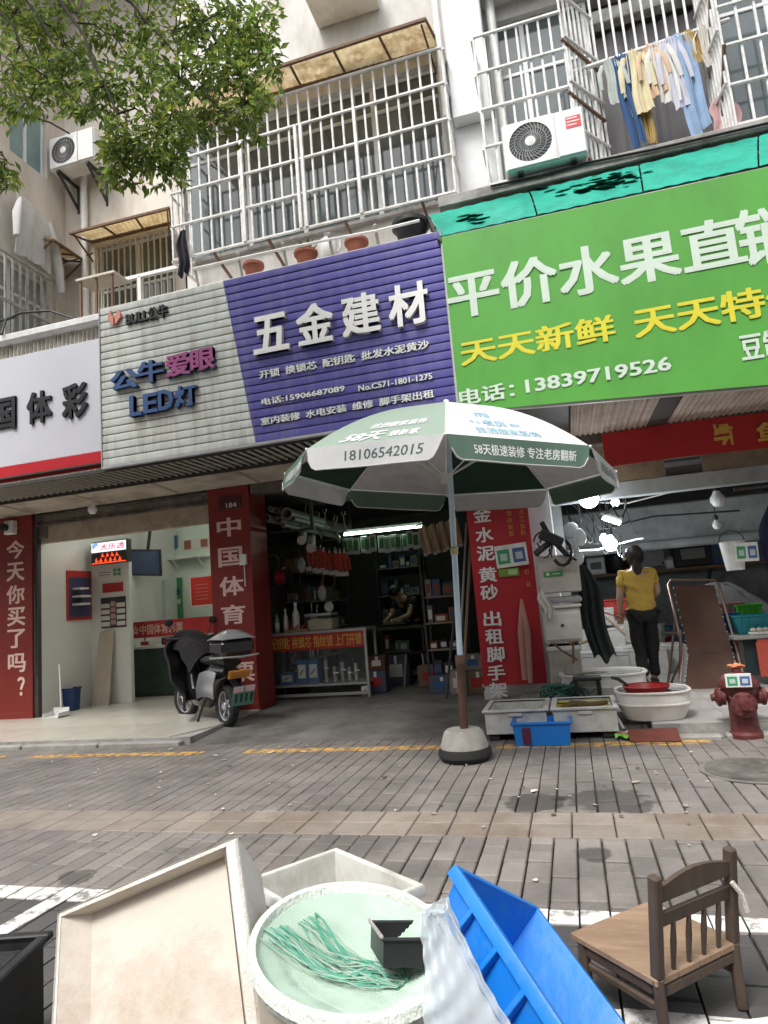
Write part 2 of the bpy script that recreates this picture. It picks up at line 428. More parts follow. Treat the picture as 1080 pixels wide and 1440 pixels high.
g = G(); g.prism([(-4.754,6.204,.07),(-4.2,6.204,.07),(-3.957,6.75,.07),(-3.957,7.002,.07),(-4.754,7.002,.07)], (0,0,.012)); obj('floor_tile', g, m_tileL, fl)
for j in range(4): g = G(); g.box((-4.754,7.804+j*T_,.07), (-4.362,7.802+(j+1)*T_,.082), .002); obj('floor_tile', g, m_tileL, fl)
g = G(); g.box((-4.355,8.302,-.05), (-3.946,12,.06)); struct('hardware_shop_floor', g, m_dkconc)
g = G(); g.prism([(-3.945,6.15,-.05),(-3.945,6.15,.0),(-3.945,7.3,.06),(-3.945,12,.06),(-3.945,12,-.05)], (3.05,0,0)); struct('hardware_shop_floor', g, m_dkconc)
g = G(); g.box((-.895,6.62,-.1), (.52,12.5,.1)); g.box((.52,5.985,-.1), (6,12.5,.1)); fr = struct('fish_shop_floor', g, m_conc)
tm = None
for i in range(11):
    for j in range(9):
        xa, ya = .522+(i-2)*.6, 5.99+j*.6
        if i < 2 and j < 2: continue
        if tm is None:
            g = G(); g.box((.001,.001,0), (.599,.599,.012), .002); tm = mesh_of('floor_tile', g, m_tileR, 0)
        o = link('floor_tile', tm, fr); o.location = (xa, ya, .1)
m_kerb = mat('kerb_stone', (.3,.285,.26), .85, var=.2, vs=6, bump=.4)
g = G()
x = -9.0
while x < -4.3: g.box((x,6.10,-.05), (x+.98,6.195,.045), .012); x += 1.0
kb = struct('kerb', g, m_kerb)
g = G(); g.box((.56,5.86,-.05), (1.02,5.975,.03), .015); g.box((1.05,5.87,-.05), (2.1,5.975,.035), .015); g.box((2.13,5.87,-.05), (3.2,5.975,.03), .015); struct('kerb', g, m_kerb)

# ================================================================== apartment building over the shops
bld = thing('apartment_building', 'pale plastered apartment block over the row of shops, windows behind white grilles', 'building', (0,8,4.9))
YW, YG, YR = 7.6, 7.0, 8.5
def X(px, py, Y): return onY(px, py, Y).x
def Z(px, py, Y): return onY(px, py, Y).z
XL = -4.62                                        # corner of the projecting block
WXL, WXR = X(262,330,7.66), X(632,230,7.66); WZ0, WZ1 = Z(300,366,7.66), Z(265,196,7.66)
g = G()
g.box((XL,YW,4.75), (WXL,YW+.24,12.5)); g.box((WXR,YW,4.75), (X(693,150,YW),YW+.24,12.5))
g.box((WXL,YW,4.75), (WXR,YW+.24,WZ0)); g.box((WXL,YW,WZ1), (WXR,YW+.24,12.5))
RX0 = X(693,150,YW); RZ0, RZ1 = 5.95, 8.42
g.box((RX0,YW,4.75), (8,YW+.24,RZ0)); g.box((RX0,YW,RZ1), (8,YW+.24,12.5))
g.box((XL,YW+.24,4.75), (XL+.24,YR+.2,12.5))
obj('wall', g, m_wall, bld)
g = G(); LWX = -7.42
W2a, W2b, W2z0, W2z1 = X(138,380,YR), X(246,350,YR), 5.6, Z(190,335,YR)
g.box((LWX,YR,4.4), (W2a,YR+.22,12.5)); g.box((W2b,YR,4.4), (XL,YR+.22,12.5)); g.box((W2a,YR,4.4), (W2b,YR+.22,W2z0)); g.box((W2a,YR,W2z1), (W2b,YR+.22,12.5))
obj('recessed_wall', g, m_wall2, bld)
g = G(); SY0, SY1, SZ0, SZ1 = 7.05, 8.1, 5.0, 6.75
UY0, UY1, UZ0, UZ1 = 7.35, 8.2, 8.55, 9.7
g.box((LWX-.24,6.95,4.4), (LWX,SY0,12.5)); g.box((LWX-.24,SY1,4.4), (LWX,YR+.2,12.5))
g.box((LWX-.24,SY0,4.4), (LWX,SY1,SZ0)); g.box((LWX-.24,SY0,SZ1), (LWX,SY1,UZ0)); g.box((LWX-.24,SY0,UZ1), (LWX,SY1,12.5))
g.box((LWX-.24,SY0,UZ0), (LWX,UY0,UZ1)); g.box((-12,6.95,4.4), (LWX-.24,7.2,12.5))
obj('wing_wall', g, m_wall2, bld)
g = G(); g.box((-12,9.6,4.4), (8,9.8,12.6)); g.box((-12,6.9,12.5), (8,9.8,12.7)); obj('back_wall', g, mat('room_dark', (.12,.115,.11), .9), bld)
# room floors/ceilings behind the windows
g = G(); g.box((XL+.24,7.9,8.6), (8,9.6,8.7)); g.box((XL+.24,7.9,5.0), (8,9.6,5.1)); obj('floor_slab', g, m_conc, bld)
def window(x0, z0, x1, z1, Y, muls, trans=(), axis='x', fw=.05, glass=m_glass):
    """frame with sashes: muls = inner mullion positions, trans = transom heights; panes are sub-parts."""
    g = G(); T = (lambda a, y, z: (a, y, z)) if axis == 'x' else (lambda a, y, z: (y, a, z))
    def bx(a0, z0_, a1, z1_, d0=0.0, d1=.06):
        p, q = T(a0, Y+d0, z0_), T(a1, Y+d1, z1_); g.box([min(p[i], q[i]) for i in range(3)], [max(p[i], q[i]) for i in range(3)], .006)
    bx(x0, z0, x1, z0+fw); bx(x0, z1-fw, x1, z1); bx(x0, z0+fw, x0+fw, z1-fw); bx(x1-fw, z0+fw, x1, z1-fw)
    xs = [x0+fw]+list(muls)+[x1-fw]; zs = [z0+fw]+list(trans)+[z1-fw]
    for t in trans: bx(x0+fw, t-fw/2, x1-fw, t+fw/2, .003, .057)
    for m_ in muls: bx(m_-fw*.6, z0+fw, m_+fw*.6, z1-fw, .006, .054)
    fr_ = obj('window', g, m_frame, bld)
    for i in range(len(xs)-1):
        for j in range(len(zs)-1):
            a0, a1 = xs[i]+(fw*.6 if i else 0), xs[i+1]-(fw*.6 if i < len(xs)-2 else 0)
            b0, b1 = zs[j]+(fw/2 if j else 0), zs[j+1]-(fw/2 if j < len(zs)-2 else 0)
            q = G(); p0, p1 = T(a0+.002, Y+.02+.006*(i % 2), b0+.002), T(a1-.002, Y+.03+.006*(i % 2), b1-.002)
            q.box([min(p0[k], p1[k]) for k in range(3)], [max(p0[k], p1[k]) for k in range(3)])
            obj('pane', q, glass, fr_)
    return fr_
mx_ = [X(px, 300, 7.66) for px in (350, 428, 508, 536)]
window(WXL+.004, WZ0+.004, WXR-.004, WZ1-.004, 7.68, mx_, (Z(265,232,7.66),))
g = G(); g.box((WXL-.06,YW-.07,WZ0-.06), (WXR+.06,YW-.002,WZ0-.003), .008); obj('window_sill', g, m_conc, bld)
window(W2a+.004, W2z0+.004, W2b-.004, W2z1-.004, YR+.06, [(W2a+W2b)/2], (W2z0+1.05,))
window(SY0+.004, SZ0+.004, SY1-.004, SZ1-.004, LWX-.12, [7.4, 7.75], (SZ1-.45,), axis='y', glass=mat('curtained_glass', (.3,.33,.32), .12, var=.2, vs=3))
window(UY0+.004, UZ0+.004, SY1-.004, UZ1-.004, LWX-.12, [7.72], (), axis='y', glass=mat('teal_glass', (.22,.33,.33), .1, var=.15, vs=2))
# olive curtain behind the recessed window
g = G(); g.grid(lambda u, v: (W2a+.05+u*.62, YR+.16+.02*math.sin(u*40), W2z0+.05+v*(W2z1-W2z0-.1)), 40, 2, thick=.004); obj('curtain', g, mat('olive_curtain', (.33,.27,.14), .9), bld)
# right-hand openings: windows behind the cage, dark screen in the drying bay
c1x1 = X(846,150,7.5)
window(RX0+.004, RZ0+.004, c1x1, RZ1-.004, 7.68, [RX0+.45, RX0+.95], (RZ0+1.75,))
c2x0 = X(1006,120,7.5)
window(c2x0, RZ0+.004, 5.5, RZ1-.004, 7.68, [c2x0+.7, c2x0+1.5, c2x0+2.3], (RZ0+1.75,))
g = G(); g.grid(lambda u, v: (c1x1+.01+u*(c2x0-c1x1-.02), 7.74+.02*math.sin(u*23)+.01*math.sin(u*61), RZ0+.02+v*1.95), 60, 2, thick=.003)
obj('screen', g, mat('grey_screen', (.17,.165,.175), .8, var=.15, vs=2), bld)
g = G(); g.box((c1x1,7.58,RZ0+2.02), (c2x0,7.72,RZ0+2.2), .01); obj('bay_beam', g, mat('weathered_green', (.33,.35,.31), .7, var=.2, dirt=((.14,.11,.06),.7,8)), bld)
# ledge under the cages
LZ = Z(770,246,6.9)
g = G(); g.box((X(690,270,YW)-.55,6.82,LZ-.13), (8,YW-.003,LZ), .012); obj('ledge', g, m_conc, bld)
# sheet-metal clad shaft between the two window bays
sx0, sx1 = X(632,120,7.2), X(690,120,7.2); szm = Z(660,163,7.2)
m_clad = mat('pale_sheet_metal', (.72,.735,.745), .35, var=.06, vs=1.5, bump=.35, bs=5, dirt=((.5,.45,.38), .25, 2))
g = G(); g.box((sx0,7.18,szm), (sx1-.02,YW-.004,12.4), .015); obj('clad_shaft', g, m_clad, bld)
g = G(); g.box((sx0-.02,7.34,5.35), (sx1+.02,YW-.006,szm-.003), .01); obj('clad_shaft_base', g, m_clad, bld)
g = G(); g.box((sx0-.12,7.2,7.0), (sx0-.03,7.3,12.4), .02); g.tube([(sx1+.09,7.45,5.9),(sx1+.09,7.45,12.4)], .055, 12); obj('drain_pipe', g, m_plastic_w, bld)
# floor band and upper window frame over the cage (top of the picture)
g = G(); g.box((RX0-.05,7.25,8.62), (8,YW-.004,8.98), .015); obj('floor_band', g, m_wall, bld)
g = G(); g.box((X(425,2,7.0),6.9,9.12), (X(520,2,7.0),7.59,9.4), .01); obj('balcony_slab', g, m_wall, bld)
g = G()
for i in range(1): g.box((RX0-.02,7.1,9.02), (RX0+3.6,7.22,9.14), .01)
obj('upper_rail', g, m_rust, bld)
# drain pipe in the recess
g = G(); px_ = X(118,280,8.42); g.tube([(px_,8.42,4.6),(px_,8.42,9.0)], .055, 12)
for z in (6.2,7.6): g.tube([(px_,8.42,z),(px_,8.42,z+.08)], .064, 12)
obj('drain_pipe', g, m_plastic_w, bld)

# ================================================================== canopy roof and soffit that carries the shop signs
g = G()
g.box((-4.62,6.32,4.62), (-.72,YW-.002,4.90), .01); g.box((-4.55,6.56,4.902), (-.80,YW-.003,5.2), .02)
g.box((-4.62,6.22,4.90), (-.80,6.52,4.955), .01)
cnp = struct('canopy_roof', g, mat('white_cap', (.68,.67,.65), .6, var=.08, dirt=((.3,.27,.22), .55, 4)))
g = G(); g.box((-12,6.5,4.30), (-4.63,YR-.003,4.55), .01); g.box((-12,6.42,4.552), (-4.63,7.0,4.70), .02); struct('canopy_roof', g, m_conc)
# underside: boards sloping a little towards the shop fronts
sof = struct('soffit', (lambda g: (g.prism([(-12,7.022,3.04),(-12,7.79,2.985),(-12,7.79,3.05),(-12,7.022,3.14)], (11.1,0,0)), g)[1])(G()), m_soffit)
g = G()
for x in (-8.6,-7.4,-6.2,-5.0,-3.8,-2.6,-1.4): g.prism([(x,7.03,3.034),(x,7.78,2.98),(x,7.78,2.986),(x,7.03,3.04)], (.05,0,0))
obj('joint_strip', g, mat('strip', (.3,.25,.19), .7), sof)
sm = None
x = -9.6
while x < -.95:
    if sm is None:
        q = G(); q.box((-.026,-.36,-.012), (.026,.36,.012), .004); sm = mesh_of('slat', q, mat('slat_metal', (.42,.39,.34), .5, var=.12, vs=8), 0)
    o = link('slat', sm, sof); o.location = (x, 6.62, 3.045); o.rotation_euler = (0, R_(28), 0); x += .098
g = G(); g.box((-9.7,6.235,3.01), (-.9,6.26,3.05)); g.box((-9.7,6.99,2.995), (-.9,7.02,3.05)); g.box((-9.7,6.25,3.12), (-.9,7.0,3.14)); obj('slat_rail', g, m_dark, sof)
# space above the soffit is closed at the back by the shop-front header
g = G(); g.box((-12,7.86,2.62), (-7.28,8.0,4.6)); g.box((-7.28,7.82,2.80), (-4.66,8.02,4.6)); g.box((-3.94,7.82,2.86), (-1.1,8.02,4.6)); g.box((-.12,7.82,2.9), (6,8.02,4.6)); g.box((-4.66,7.9,2.9), (-3.94,8.0,4.6)); g.box((-1.1,7.9,2.9), (-.12,8.0,4.6))
struct('shop_front_header', g, mat('header', (.17,.14,.115), .8, var=.2, dirt=((.05,.04,.035), .6, 3)))

# added unseen house row behind the viewer, keeps low sky off the shop fronts
g = G(); g.box((-45,-17,0), (45,-9.5,11.0)); opp = struct('sky_blocking_row', g, mat('sky_blocking_wall', (.30,.27,.24), .8, var=.15, vs=.5))
wm = None
for i in range(-14, 15):
    for j in range(3):
        if wm is None:
            q = G(); q.box((-.9,-.06,-.75), (.9,.0,.75), .02); wm = mesh_of('window', q, m_glass, 0)
        o = link('window', wm, opp); o.location = (i*3.0, -9.44, 3.2+j*2.9)
# ================================================================== window grilles
_bars = {}
def bar_mesh(L, r, m):
    k = (round(L, 3), r, m.name)
    if k not in _bars:
        g = G(); g.box((-r,-r,0), (r,r,L), .004); _bars[k] = mesh_of('bar', g, m, 0)
    return _bars[k]
def add_bar(T, a, b, r=.013, m=None, name='bar'):
    a, b = Vector(a), Vector(b); d = b-a
    o = link(name, bar_mesh(d.length, r, m or m_bar), T, world=False)
    o.location = a-LOC[T.name]; o.rotation_euler = d.to_track_quat('Z', 'X').to_euler() if abs(d.normalized().z) < .999 else (0,0,0)
    return o
def grille(T, p0, p1, z0, z1, nv, zs, r=.013, m=None, ends=True):
    p0, p1 = Vector((p0[0], p0[1], 0)), Vector((p1[0], p1[1], 0))
    for i in range(nv):
        if not ends and i in (0, nv-1): continue
        p = p0.lerp(p1, i/(nv-1)); add_bar(T, (p.x,p.y,z0), (p.x,p.y,z1), r, m)
    dd = (p1-p0).normalized(); off = Vector((dd.y, -dd.x, 0))*(r*1.6)
    for z in zs: add_bar(T, (p0.x+off.x,p0.y+off.y,z), (p1.x+off.x,p1.y+off.y,z), r*1.15, m, 'rail')
gx0, gx1 = X(243,330,YG), X(638,240,YG); gz0, gz1 = Z(640,271,YG), Z(622,68,YG)
GT = thing('window_grille', 'widest white window grille, spanning the balcony above the purple sign', 'grille', (gx0,YG,gz0), 'white security grilles over the windows')
zs = [gz0+(gz1-gz0)*t for t in (0,.25,.5,.75,1)]
grille(GT, (gx0,YG), (gx1,YG), gz0, gz1, 27, zs)
grille(GT, (gx0,YW-.02), (gx0,YG), gz0, gz1, 5, zs[::1], ends=False); grille(GT, (gx1,YG), (gx1,YW-.02), gz0, gz1, 5, zs, ends=False)
for px in (345, 424, 432, 510): x = X(px,300,YG); add_bar(GT, (x,YG-.035,gz0), (x,YG-.035,gz0+(gz1-gz0)*.75), .02, None, 'frame_post')
for px in (300, 378, 488, 600):
    x = X(px,350,YG); g = G(); g.bar((x,YG,gz0-.01), (x+.03,YW-.05,gz0-.22), .03, .03); obj('bracket', g, m_rust, GT)
# cage with the air conditioner, its slanting side, drying bay and next cage
ax0, ax1 = X(676,150,6.9), X(800,120,6.9); az0, az1 = LZ+.03, Z(676,52,6.9)
AT = thing('window_grille', 'white window cage behind the outdoor air conditioner, beside the clad shaft', 'grille', (ax0,6.9,az0), 'white security grilles over the windows')
zs = [az0+(az1-az0)*t for t in (0,.25,.5,.75,1)]
grille(AT, (ax0,6.9), (ax1,6.9), az0, az1, 9, zs); grille(AT, (ax0,YW-.02), (ax0,6.9), az0, az1, 4, zs, ends=False)
bx0, bx1 = X(848,150,7.4), X(992,100,7.4)
grille(AT, (ax1,6.9), (bx0,7.42), az0-.1, az1+.25, 8, [az0-.1+(az1-az0+.35)*t for t in (0,.25,.5,.75,1)], m=m_bar)
for z in (az0+.05, az0+.75, az0+1.4): add_bar(AT, (ax1-.02,6.86,z+.1), (bx0,7.36,z), .016, m_rust, 'brace')
DT = thing('window_grille', 'short row of white bars above the drying clothes', 'grille', (bx0,7.4,8.0), 'white security grilles over the windows')
dz = Z(920,72,7.38); grille(DT, (bx0,7.38), (bx1,7.38), dz, dz+1.1, 11, [dz, dz+1.05])
ex0 = X(1024,110,6.9)
ET = thing('window_grille', 'white window cage past the drying clothes, cut by the photo edge', 'grille', (ex0,6.9,az0), 'white security grilles over the windows')
grille(ET, (ex0,6.9), (ex0+2.4,6.9), az0, az1+.4, 15, [az0+(az1+.4-az0)*t for t in (0,.2,.4,.6,.8,1)])
grille(ET, (bx1,7.4), (ex0,6.9), az0-.1, az1+.5, 8, [az0-.1+(az1-az0+.6)*t for t in (0,.25,.5,.75,1)])
for z0_, z1_ in ((az0+.1, az0+.9), (az0+.9, az0+1.9)): add_bar(ET, (bx1+.02,7.33,z0_), (ex0,6.85,z1_), .016, m_rust, 'brace')
# recessed window bars, wing balcony grille
RT = thing('window_grille', 'yellowed bars of the recessed window under the small tan awning', 'grille', (W2a,YR-.05,W2z0), 'white security grilles over the windows')
m_barY = mat('yellowed_bar', (.55,.47,.33), .5, var=.15, vs=12)
grille(RT, (W2a,YR-.06), (W2b,YR-.06), W2z0-.6, W2z1, 14, [W2z0-.55, W2z1-.02], .012, m_barY)
rz = Z(200,388,YR-.5)
add_bar(RT, (X(162,400,YR-.5),YR-.5,rz), (XL,YR-.5,rz), .03, m_white, 'rail'); add_bar(RT, (X(197,400,YR-.5),YR-.5,rz-.8), (X(197,400,YR-.5),YR-.5,rz), .03, m_white, 'frame_post')
ST = thing('window_grille', 'grey barred balcony side of the wing, under the hanging jacket', 'grille', (LWX,SY0,SZ0), 'white security grilles over the windows')
m_barG = mat('grey_bar', (.45,.45,.42), .6, var=.15, vs=8, dirt=((.2,.14,.1), .6, 6))
grille(ST, (LWX+.12,SY0-.3), (LWX+.12,SY1), SZ0-.4, SZ1, 11, [SZ0-.4, SZ0+.3, SZ0+1.0, SZ1-.02], .016, m_barG)

# ================================================================== awnings
m_sheet = mat('yellowed_sheet', (.80,.73,.58), .5, var=.12, vs=3, thin=.6, dirt=((.47,.34,.20), .7, 4))
m_sheet_c = mat('pale_sheet', (.80,.72,.55), .45, var=.1, vs=3, thin=.6, dirt=((.5,.33,.15), .5, 4))
def awning(label, f0, f1, b0, b1, m, nb, drop=0.0):
    f0, f1, b0, b1 = map(Vector, (f0, f1, b0, b1))
    T = thing('awning', label, 'awning', b0, 'small corrugated awnings over the windows')
    g = G()
    def fn(u, v):
        p = f0.lerp(f1, u).lerp(b0.lerp(b1, u), v); p.z += .012*math.sin(u*(f1-f0).length*2*math.pi/.09)+.03*math.sin(v*math.pi); return p
    g.grid(fn, int((f1-f0).length/.0225), 5, thick=.003); obj('sheet', g, m, T)
    for k, (a, b) in enumerate(((f0, f1), (b0, b1))):
        g = G(); dz = Vector((0,0,-.03)); g.bar(a+dz, b+dz, .035, .035); obj('front_bar' if k == 0 else 'wall_bar', g, m_rust, T)
    for i in range(nb):
        u = i/(nb-1); a, b = f0.lerp(f1, u), b0.lerp(b1, u); g = G(); dz = Vector((0,0,-.032)); g.bar(a+dz, b+dz, .025, .025)
        obj('rib', g, m_rust, T)
    for u in (.02, .98):
        g = G(); a, b = f0.lerp(f1, u), b0.lerp(b1, u); g.bar(a.lerp(b, .1)+Vector((0,0,-.04)), b+Vector((0,0,-.38)), .022, .022); obj('strut', g, m_rust, T)
    return T
awning('wide rusty awning with orange stained sheet above the widest grille', onY(235,142,6.75), onY(598,24,6.75), onY(250,168,YW-.02), onY(618,64,YW-.02), m_sheet, 7)
awning('small tan awning over the recessed window', onY(98,326,7.75), onY(238,290,7.75), onY(128,338,YR-.02), onY(240,311,YR-.02), m_sheet_c, 4)
awning('narrow awning on the wing wall over the hanging jacket', (LWX+.42,7.75,7.22), (LWX+.42,8.45,7.22), (LWX+.01,7.75,7.34), (LWX+.01,8.45,7.34), m_sheet_c, 4)

# ================================================================== outdoor air conditioners
m_acw = mat('ac_casing', (.76,.76,.75), .4, var=.04, vs=4, dirt=((.4,.36,.3), .3, 3))
m_acg = mat('ac_grille', (.42,.42,.42), .45, var=.08)
def air_con(label, loc, rz=0, w=.86, h=.56, d=.32, sticker=False, bracket=False):
    T = thing('air_conditioner', label, 'air conditioner', loc, 'outdoor air conditioner units', rz)
    g = G(); fx = -w/2+.29; R = .225; zc = h/2; n = 40
    # casing: closed box; the fan opening is a dark disc on its front
    g.box((-w/2,-d/2+.012,0), (w/2,d/2,h), .02)
    obj('casing', g, m_acw, T, world=False)
    g = G(); ring = []; sq = []
    for k in range(n):
        a = 2*math.pi*k/n; c_, s_ = math.cos(a), math.sin(a); q = .262/max(abs(c_), abs(s_))
        ring.append((fx+R*c_, -d/2-.006, zc+R*s_)); sq.append((fx+q*c_, -d/2-.004, zc+q*s_))
    inn = [(p[0], -d/2+.008, p[2]) for p in ring]; out2 = [(p[0], -d/2+.012, p[2]) for p in sq]
    g.add(ring+sq+inn+out2, [(k, (k+1) % n, n+(k+1) % n, n+k) for k in range(n)]+[(k, 2*n+k, 2*n+(k+1) % n, (k+1) % n) for k in range(n)]+[(n+k, n+(k+1) % n, 3*n+(k+1) % n, 3*n+k) for k in range(n)])
    g.box((fx+.275,-d/2-.004,.02), (w/2-.012,-d/2+.012,h-.02), .006)
    obj('front_panel', g, m_acw, T, world=False)
    g = G(); g.lathe([(R,0), (R,.004)], (fx,-d/2+.0105,zc), 32, M=Matrix.Rotation(R_(90), 4, 'X')); obj('fan_shade_disc', g, m_black, T, world=False)  # flat black disc: the shade of the fan hollow is put into its colour
    g = G()
    for k in range(32):
        a = 2*math.pi*k/32; p = [(fx+r*math.cos(a+(r-.06)*3.2), -d/2-.004, zc+r*math.sin(a+(r-.06)*3.2)) for r in (.055,.11,.17,.226)]
        g.tube(p, .0042, 4)
    for r in (.11, .17): g.tube([(fx+r*math.cos(a*math.pi/12), -d/2-.002, zc+r*math.sin(a*math.pi/12)) for a in range(25)], .004, 4)
    o = obj('fan_grille', g, m_acg, T, world=False); 
    g = G(); g.lathe([(.058,0),(.055,.012),(.03,.018),(.001,.02)], (fx,-d/2-.004,zc), 20, M=Matrix.Rotation(R_(90), 4, 'X')); obj('hub', g, m_white, T, world=False)
    if sticker:
        g = G(); g.box((w/2-.19,-d/2-.0075,h*.56), (w/2-.035,-d/2-.0045,h*.80)); o = obj('sticker', g, mat('red_sticker', (.62,.05,.06), .5), T, world=False)
        g = G()
        for k, ww in enumerate((.11,.13,.10)): g.box((w/2-.18,-d/2-.009,h*.75-k*.038), (w/2-.18+ww,-d/2-.0077,h*.77-k*.038))
        obj('print', g, m_white, o)
    for s in (-1, 1):
        g = G(); g.box((s*.28-.03,-d/2+.03,-.03), (s*.28+.03,d/2-.03,0), .004)
        if bracket: g.bar((s*.28,-d/2+.02,-.035), (s*.28,d/2+.2,-.035), .04, .04); g.bar((s*.28,-d/2+.05,-.05), (s*.28,d/2+.17,-.42), .035, .035); g.bar((s*.28,d/2+.18,-.5), (s*.28,d/2+.18,-.02), .035, .035)
        obj('bracket' if bracket else 'foot', g, m_dark, T, world=False)
    return T
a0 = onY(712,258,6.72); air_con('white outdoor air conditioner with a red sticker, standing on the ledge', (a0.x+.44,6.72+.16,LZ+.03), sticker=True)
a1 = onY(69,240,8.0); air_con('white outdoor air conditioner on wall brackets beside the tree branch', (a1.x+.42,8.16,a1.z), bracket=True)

# ================================================================== washing
def cloth(name, label, top, w, h, m, lean=(0,0), fold=5, amp=.025, taper=.85, group='clothes hung to dry', seed=0, dy=0.0, cat='clothing', split=0):
    rn = random.Random(seed); ph = rn.uniform(0, 6); top = Vector(top)
    def fn(u, v):
        ww = w*(.42+.58*min(1, v*3.5))*(1-(1-taper)*v)
        x = top.x+(u-.5)*ww+lean[0]*v+.02*math.sin(v*7+ph)
        y = top.y+dy+amp*math.sin(u*fold*2*math.pi+ph+v*1.5)*min(1, .25+v*1.6)+lean[1]*v
        z = top.z-h*v*(1-.05*math.sin(u*9+ph))-.05*abs(u-.5)*(1-v)
        return (x, y, z)
    g = G()
    if split:                      # trousers: two legs below the seat
        g.grid(lambda u, v: fn(u, v*.38), 14, 6, thick=.004)
        g.grid(lambda u, v: fn(u*.47, .381+v*.619), 8, 10, thick=.004); g.grid(lambda u, v: fn(.53+u*.47, .381+v*.58), 8, 10, thick=.004)
    else: g.grid(fn, 22, 16, thick=.004)
    o = obj(name, g, m, smooth=70); tag(o, label, cat, group); return o
pa, pb = onY(834,94,7.2), onY(1004,34,7.2)
g = G(); g.cyl(pa+Vector((-.25,0,-.0)), pb+Vector((.15,0,0)), .026, n=12)
PT = obj('clothes_pole', g, m_white); tag(PT, 'white pole across the drying bay with clothes hung along it', 'pole')
def on_pole(px): t = (px-834)/(1004-834); return pa.lerp(pb, t)
C = lambda n, c, t=.25: mat('cloth_'+n, c, .9, var=.1, vs=5, thin=t, bump=.25, bs=22)
def hang(px, ybot, name, label, wpx, m, kind='shirt', lean=.05, dy=0.0):
    """a garment across the pole, turned almost edge-on as clothes on hangers are"""
    rn = random.Random(px); p = on_pole(px); s = (p-EYE).dot(fwd)/FPX; q = onY(px+8, ybot, 7.2); w = wpx*s; h = p.z-q.z; ph = rn.uniform(0,6)
    g = G(); n1, n2 = rn.uniform(1.3,2.2), rn.uniform(4,6)
    def fn(u, v, x0=0.0, x1=1.0, drop=0.0):
        uu = x0+(x1-x0)*u; a = uu-.5; sh = 1 if kind != 'shirt' else min(1, .55+v*6)
        ww = w*sh*(1+.10*v if kind == 'shirt' else 1-.12*v)
        f = .5*w*.22*math.sin(uu*n1*6.28+ph+v*.8)*min(1, .2+v)+.008*math.sin(uu*n2*6.28+v*2.2+ph)
        return (p.x+a*ww+lean*v+.012*math.sin(v*6+ph), p.y-.02+dy+f, p.z+.03-h*v*(1-drop*u)-.16*w*abs(a)*2*(1-v)-.02*math.sin(uu*5+ph)*v)
    if kind == 'legs':
        g.grid(lambda u, v: fn(u, v*.35), 14, 6, thick=.004); g.grid(lambda u, v: fn(u, .352+v*.648, 0, .50), 9, 12, thick=.004); g.grid(lambda u, v: fn(u, .352+v*.60, .53, 1), 9, 12, thick=.004)
    else:
        g.grid(fn, 24, 18, thick=.004)
        if kind == 'shirt':
            for s_ in (-1, 1):
                a0 = Vector((p.x+s_*w*.46, p.y-.02+dy, p.z-.03-w*.12)); g.tube([a0, a0+Vector((s_*.05,-.02,-h*.2)), a0+Vector((s_*.065+lean*.3,-.025,-h*.42)), a0+Vector((s_*.07+lean*.5,-.02,-h*.55))], [w*.15,w*.16,w*.14,w*.12], 10, flat=.4)
    o = obj(name, g, m, smooth=70); tag(o, label, 'clothing', 'clothes hung to dry'); return o
hang(857, 150, 'shirt', 'grey green crumpled top, first on the drying pole', 20, C('greygreen', (.55,.6,.56)))
hang(871, 218, 'trousers', 'dark blue trousers hanging full length from the drying pole', 22, C('navy', (.05,.12,.28)), 'legs', .08)
hang(890, 165, 'blouse', 'cream blouse wide at its hem on the drying pole', 26, C('cream', (.8,.72,.48)), 'shirt', .03)
hang(893, 205, 'towel', 'ochre cloth hanging below the cream blouse', 18, C('ochre', (.5,.36,.14)), 'towel', .05, .08)
hang(913, 140, 'shirt', 'peach shirt with open front on the drying pole', 22, C('peach', (.74,.55,.38)))
hang(926, 152, 'shirt', 'white shirt beside the peach shirt on the pole', 24, C('white', (.78,.77,.74)))
hang(941, 160, 'shirt', 'pale lilac white shirt just before the jeans on the pole', 22, C('lilac', (.66,.66,.76)))
hang(953, 200, 'jeans', 'light blue jeans, longest of the clothes on the pole', 30, C('denim', (.34,.48,.68)), 'legs', .10)
hang(967, 95, 'cardigan', 'mustard cardigan sleeve beside the light blue jeans', 18, C('mustard', (.55,.38,.14)), 'towel', .08)
hang(986, 98, 'shirt', 'small white top near the end of the drying pole', 14, C('white2', (.74,.72,.66)))
k_ = onY(1010,150,7.2); cloth('bundle', 'pink cloth tucked behind the far cage bars', (k_.x+.05,7.2,k_.z+.12), .3, .45, C('pink', (.7,.45,.45)), seed=5, fold=2, amp=.015)
g = G(); jz = onX(26,268,LWX+.2).z
def jf(u, v):
    y = 7.25+u*.62*(1+.12*v); z = jz-v*1.0-.12*(u-.5)**2-.25*u*(1-v)*.6
    return (LWX+.22+.014*math.sin(u*15+v*4)*(.3+v)+.01*math.sin(u*31-v*6)*v+.02*math.sin(v*5), y, z)
g.grid(jf, 26, 18, thick=.006)
g.tube([(LWX+.24,7.86,jz-.22),(LWX+.26,7.97,jz-.6),(LWX+.28,8.03,jz-1.0),(LWX+.28,8.07,jz-1.3)], [.05,.085,.08,.06], 12, flat=.6)
g.tube([(LWX+.24,7.3,jz-.14),(LWX+.27,7.22,jz-.4),(LWX+.28,7.2,jz-.8)], [.04,.08,.055], 12, flat=.6)
o = obj('jacket', g, C('jacket', (.66,.65,.64)), smooth=70); tag(o, 'white jacket hung over the barred balcony of the wing', 'clothing', 'clothes hung to dry')
d_ = onY(256,322,6.85); cloth('garment', 'black garment hanging from the corner of the widest grille', (d_.x,6.86,d_.z), .17, .62, C('black', (.02,.02,.03), .05), seed=9, fold=2)

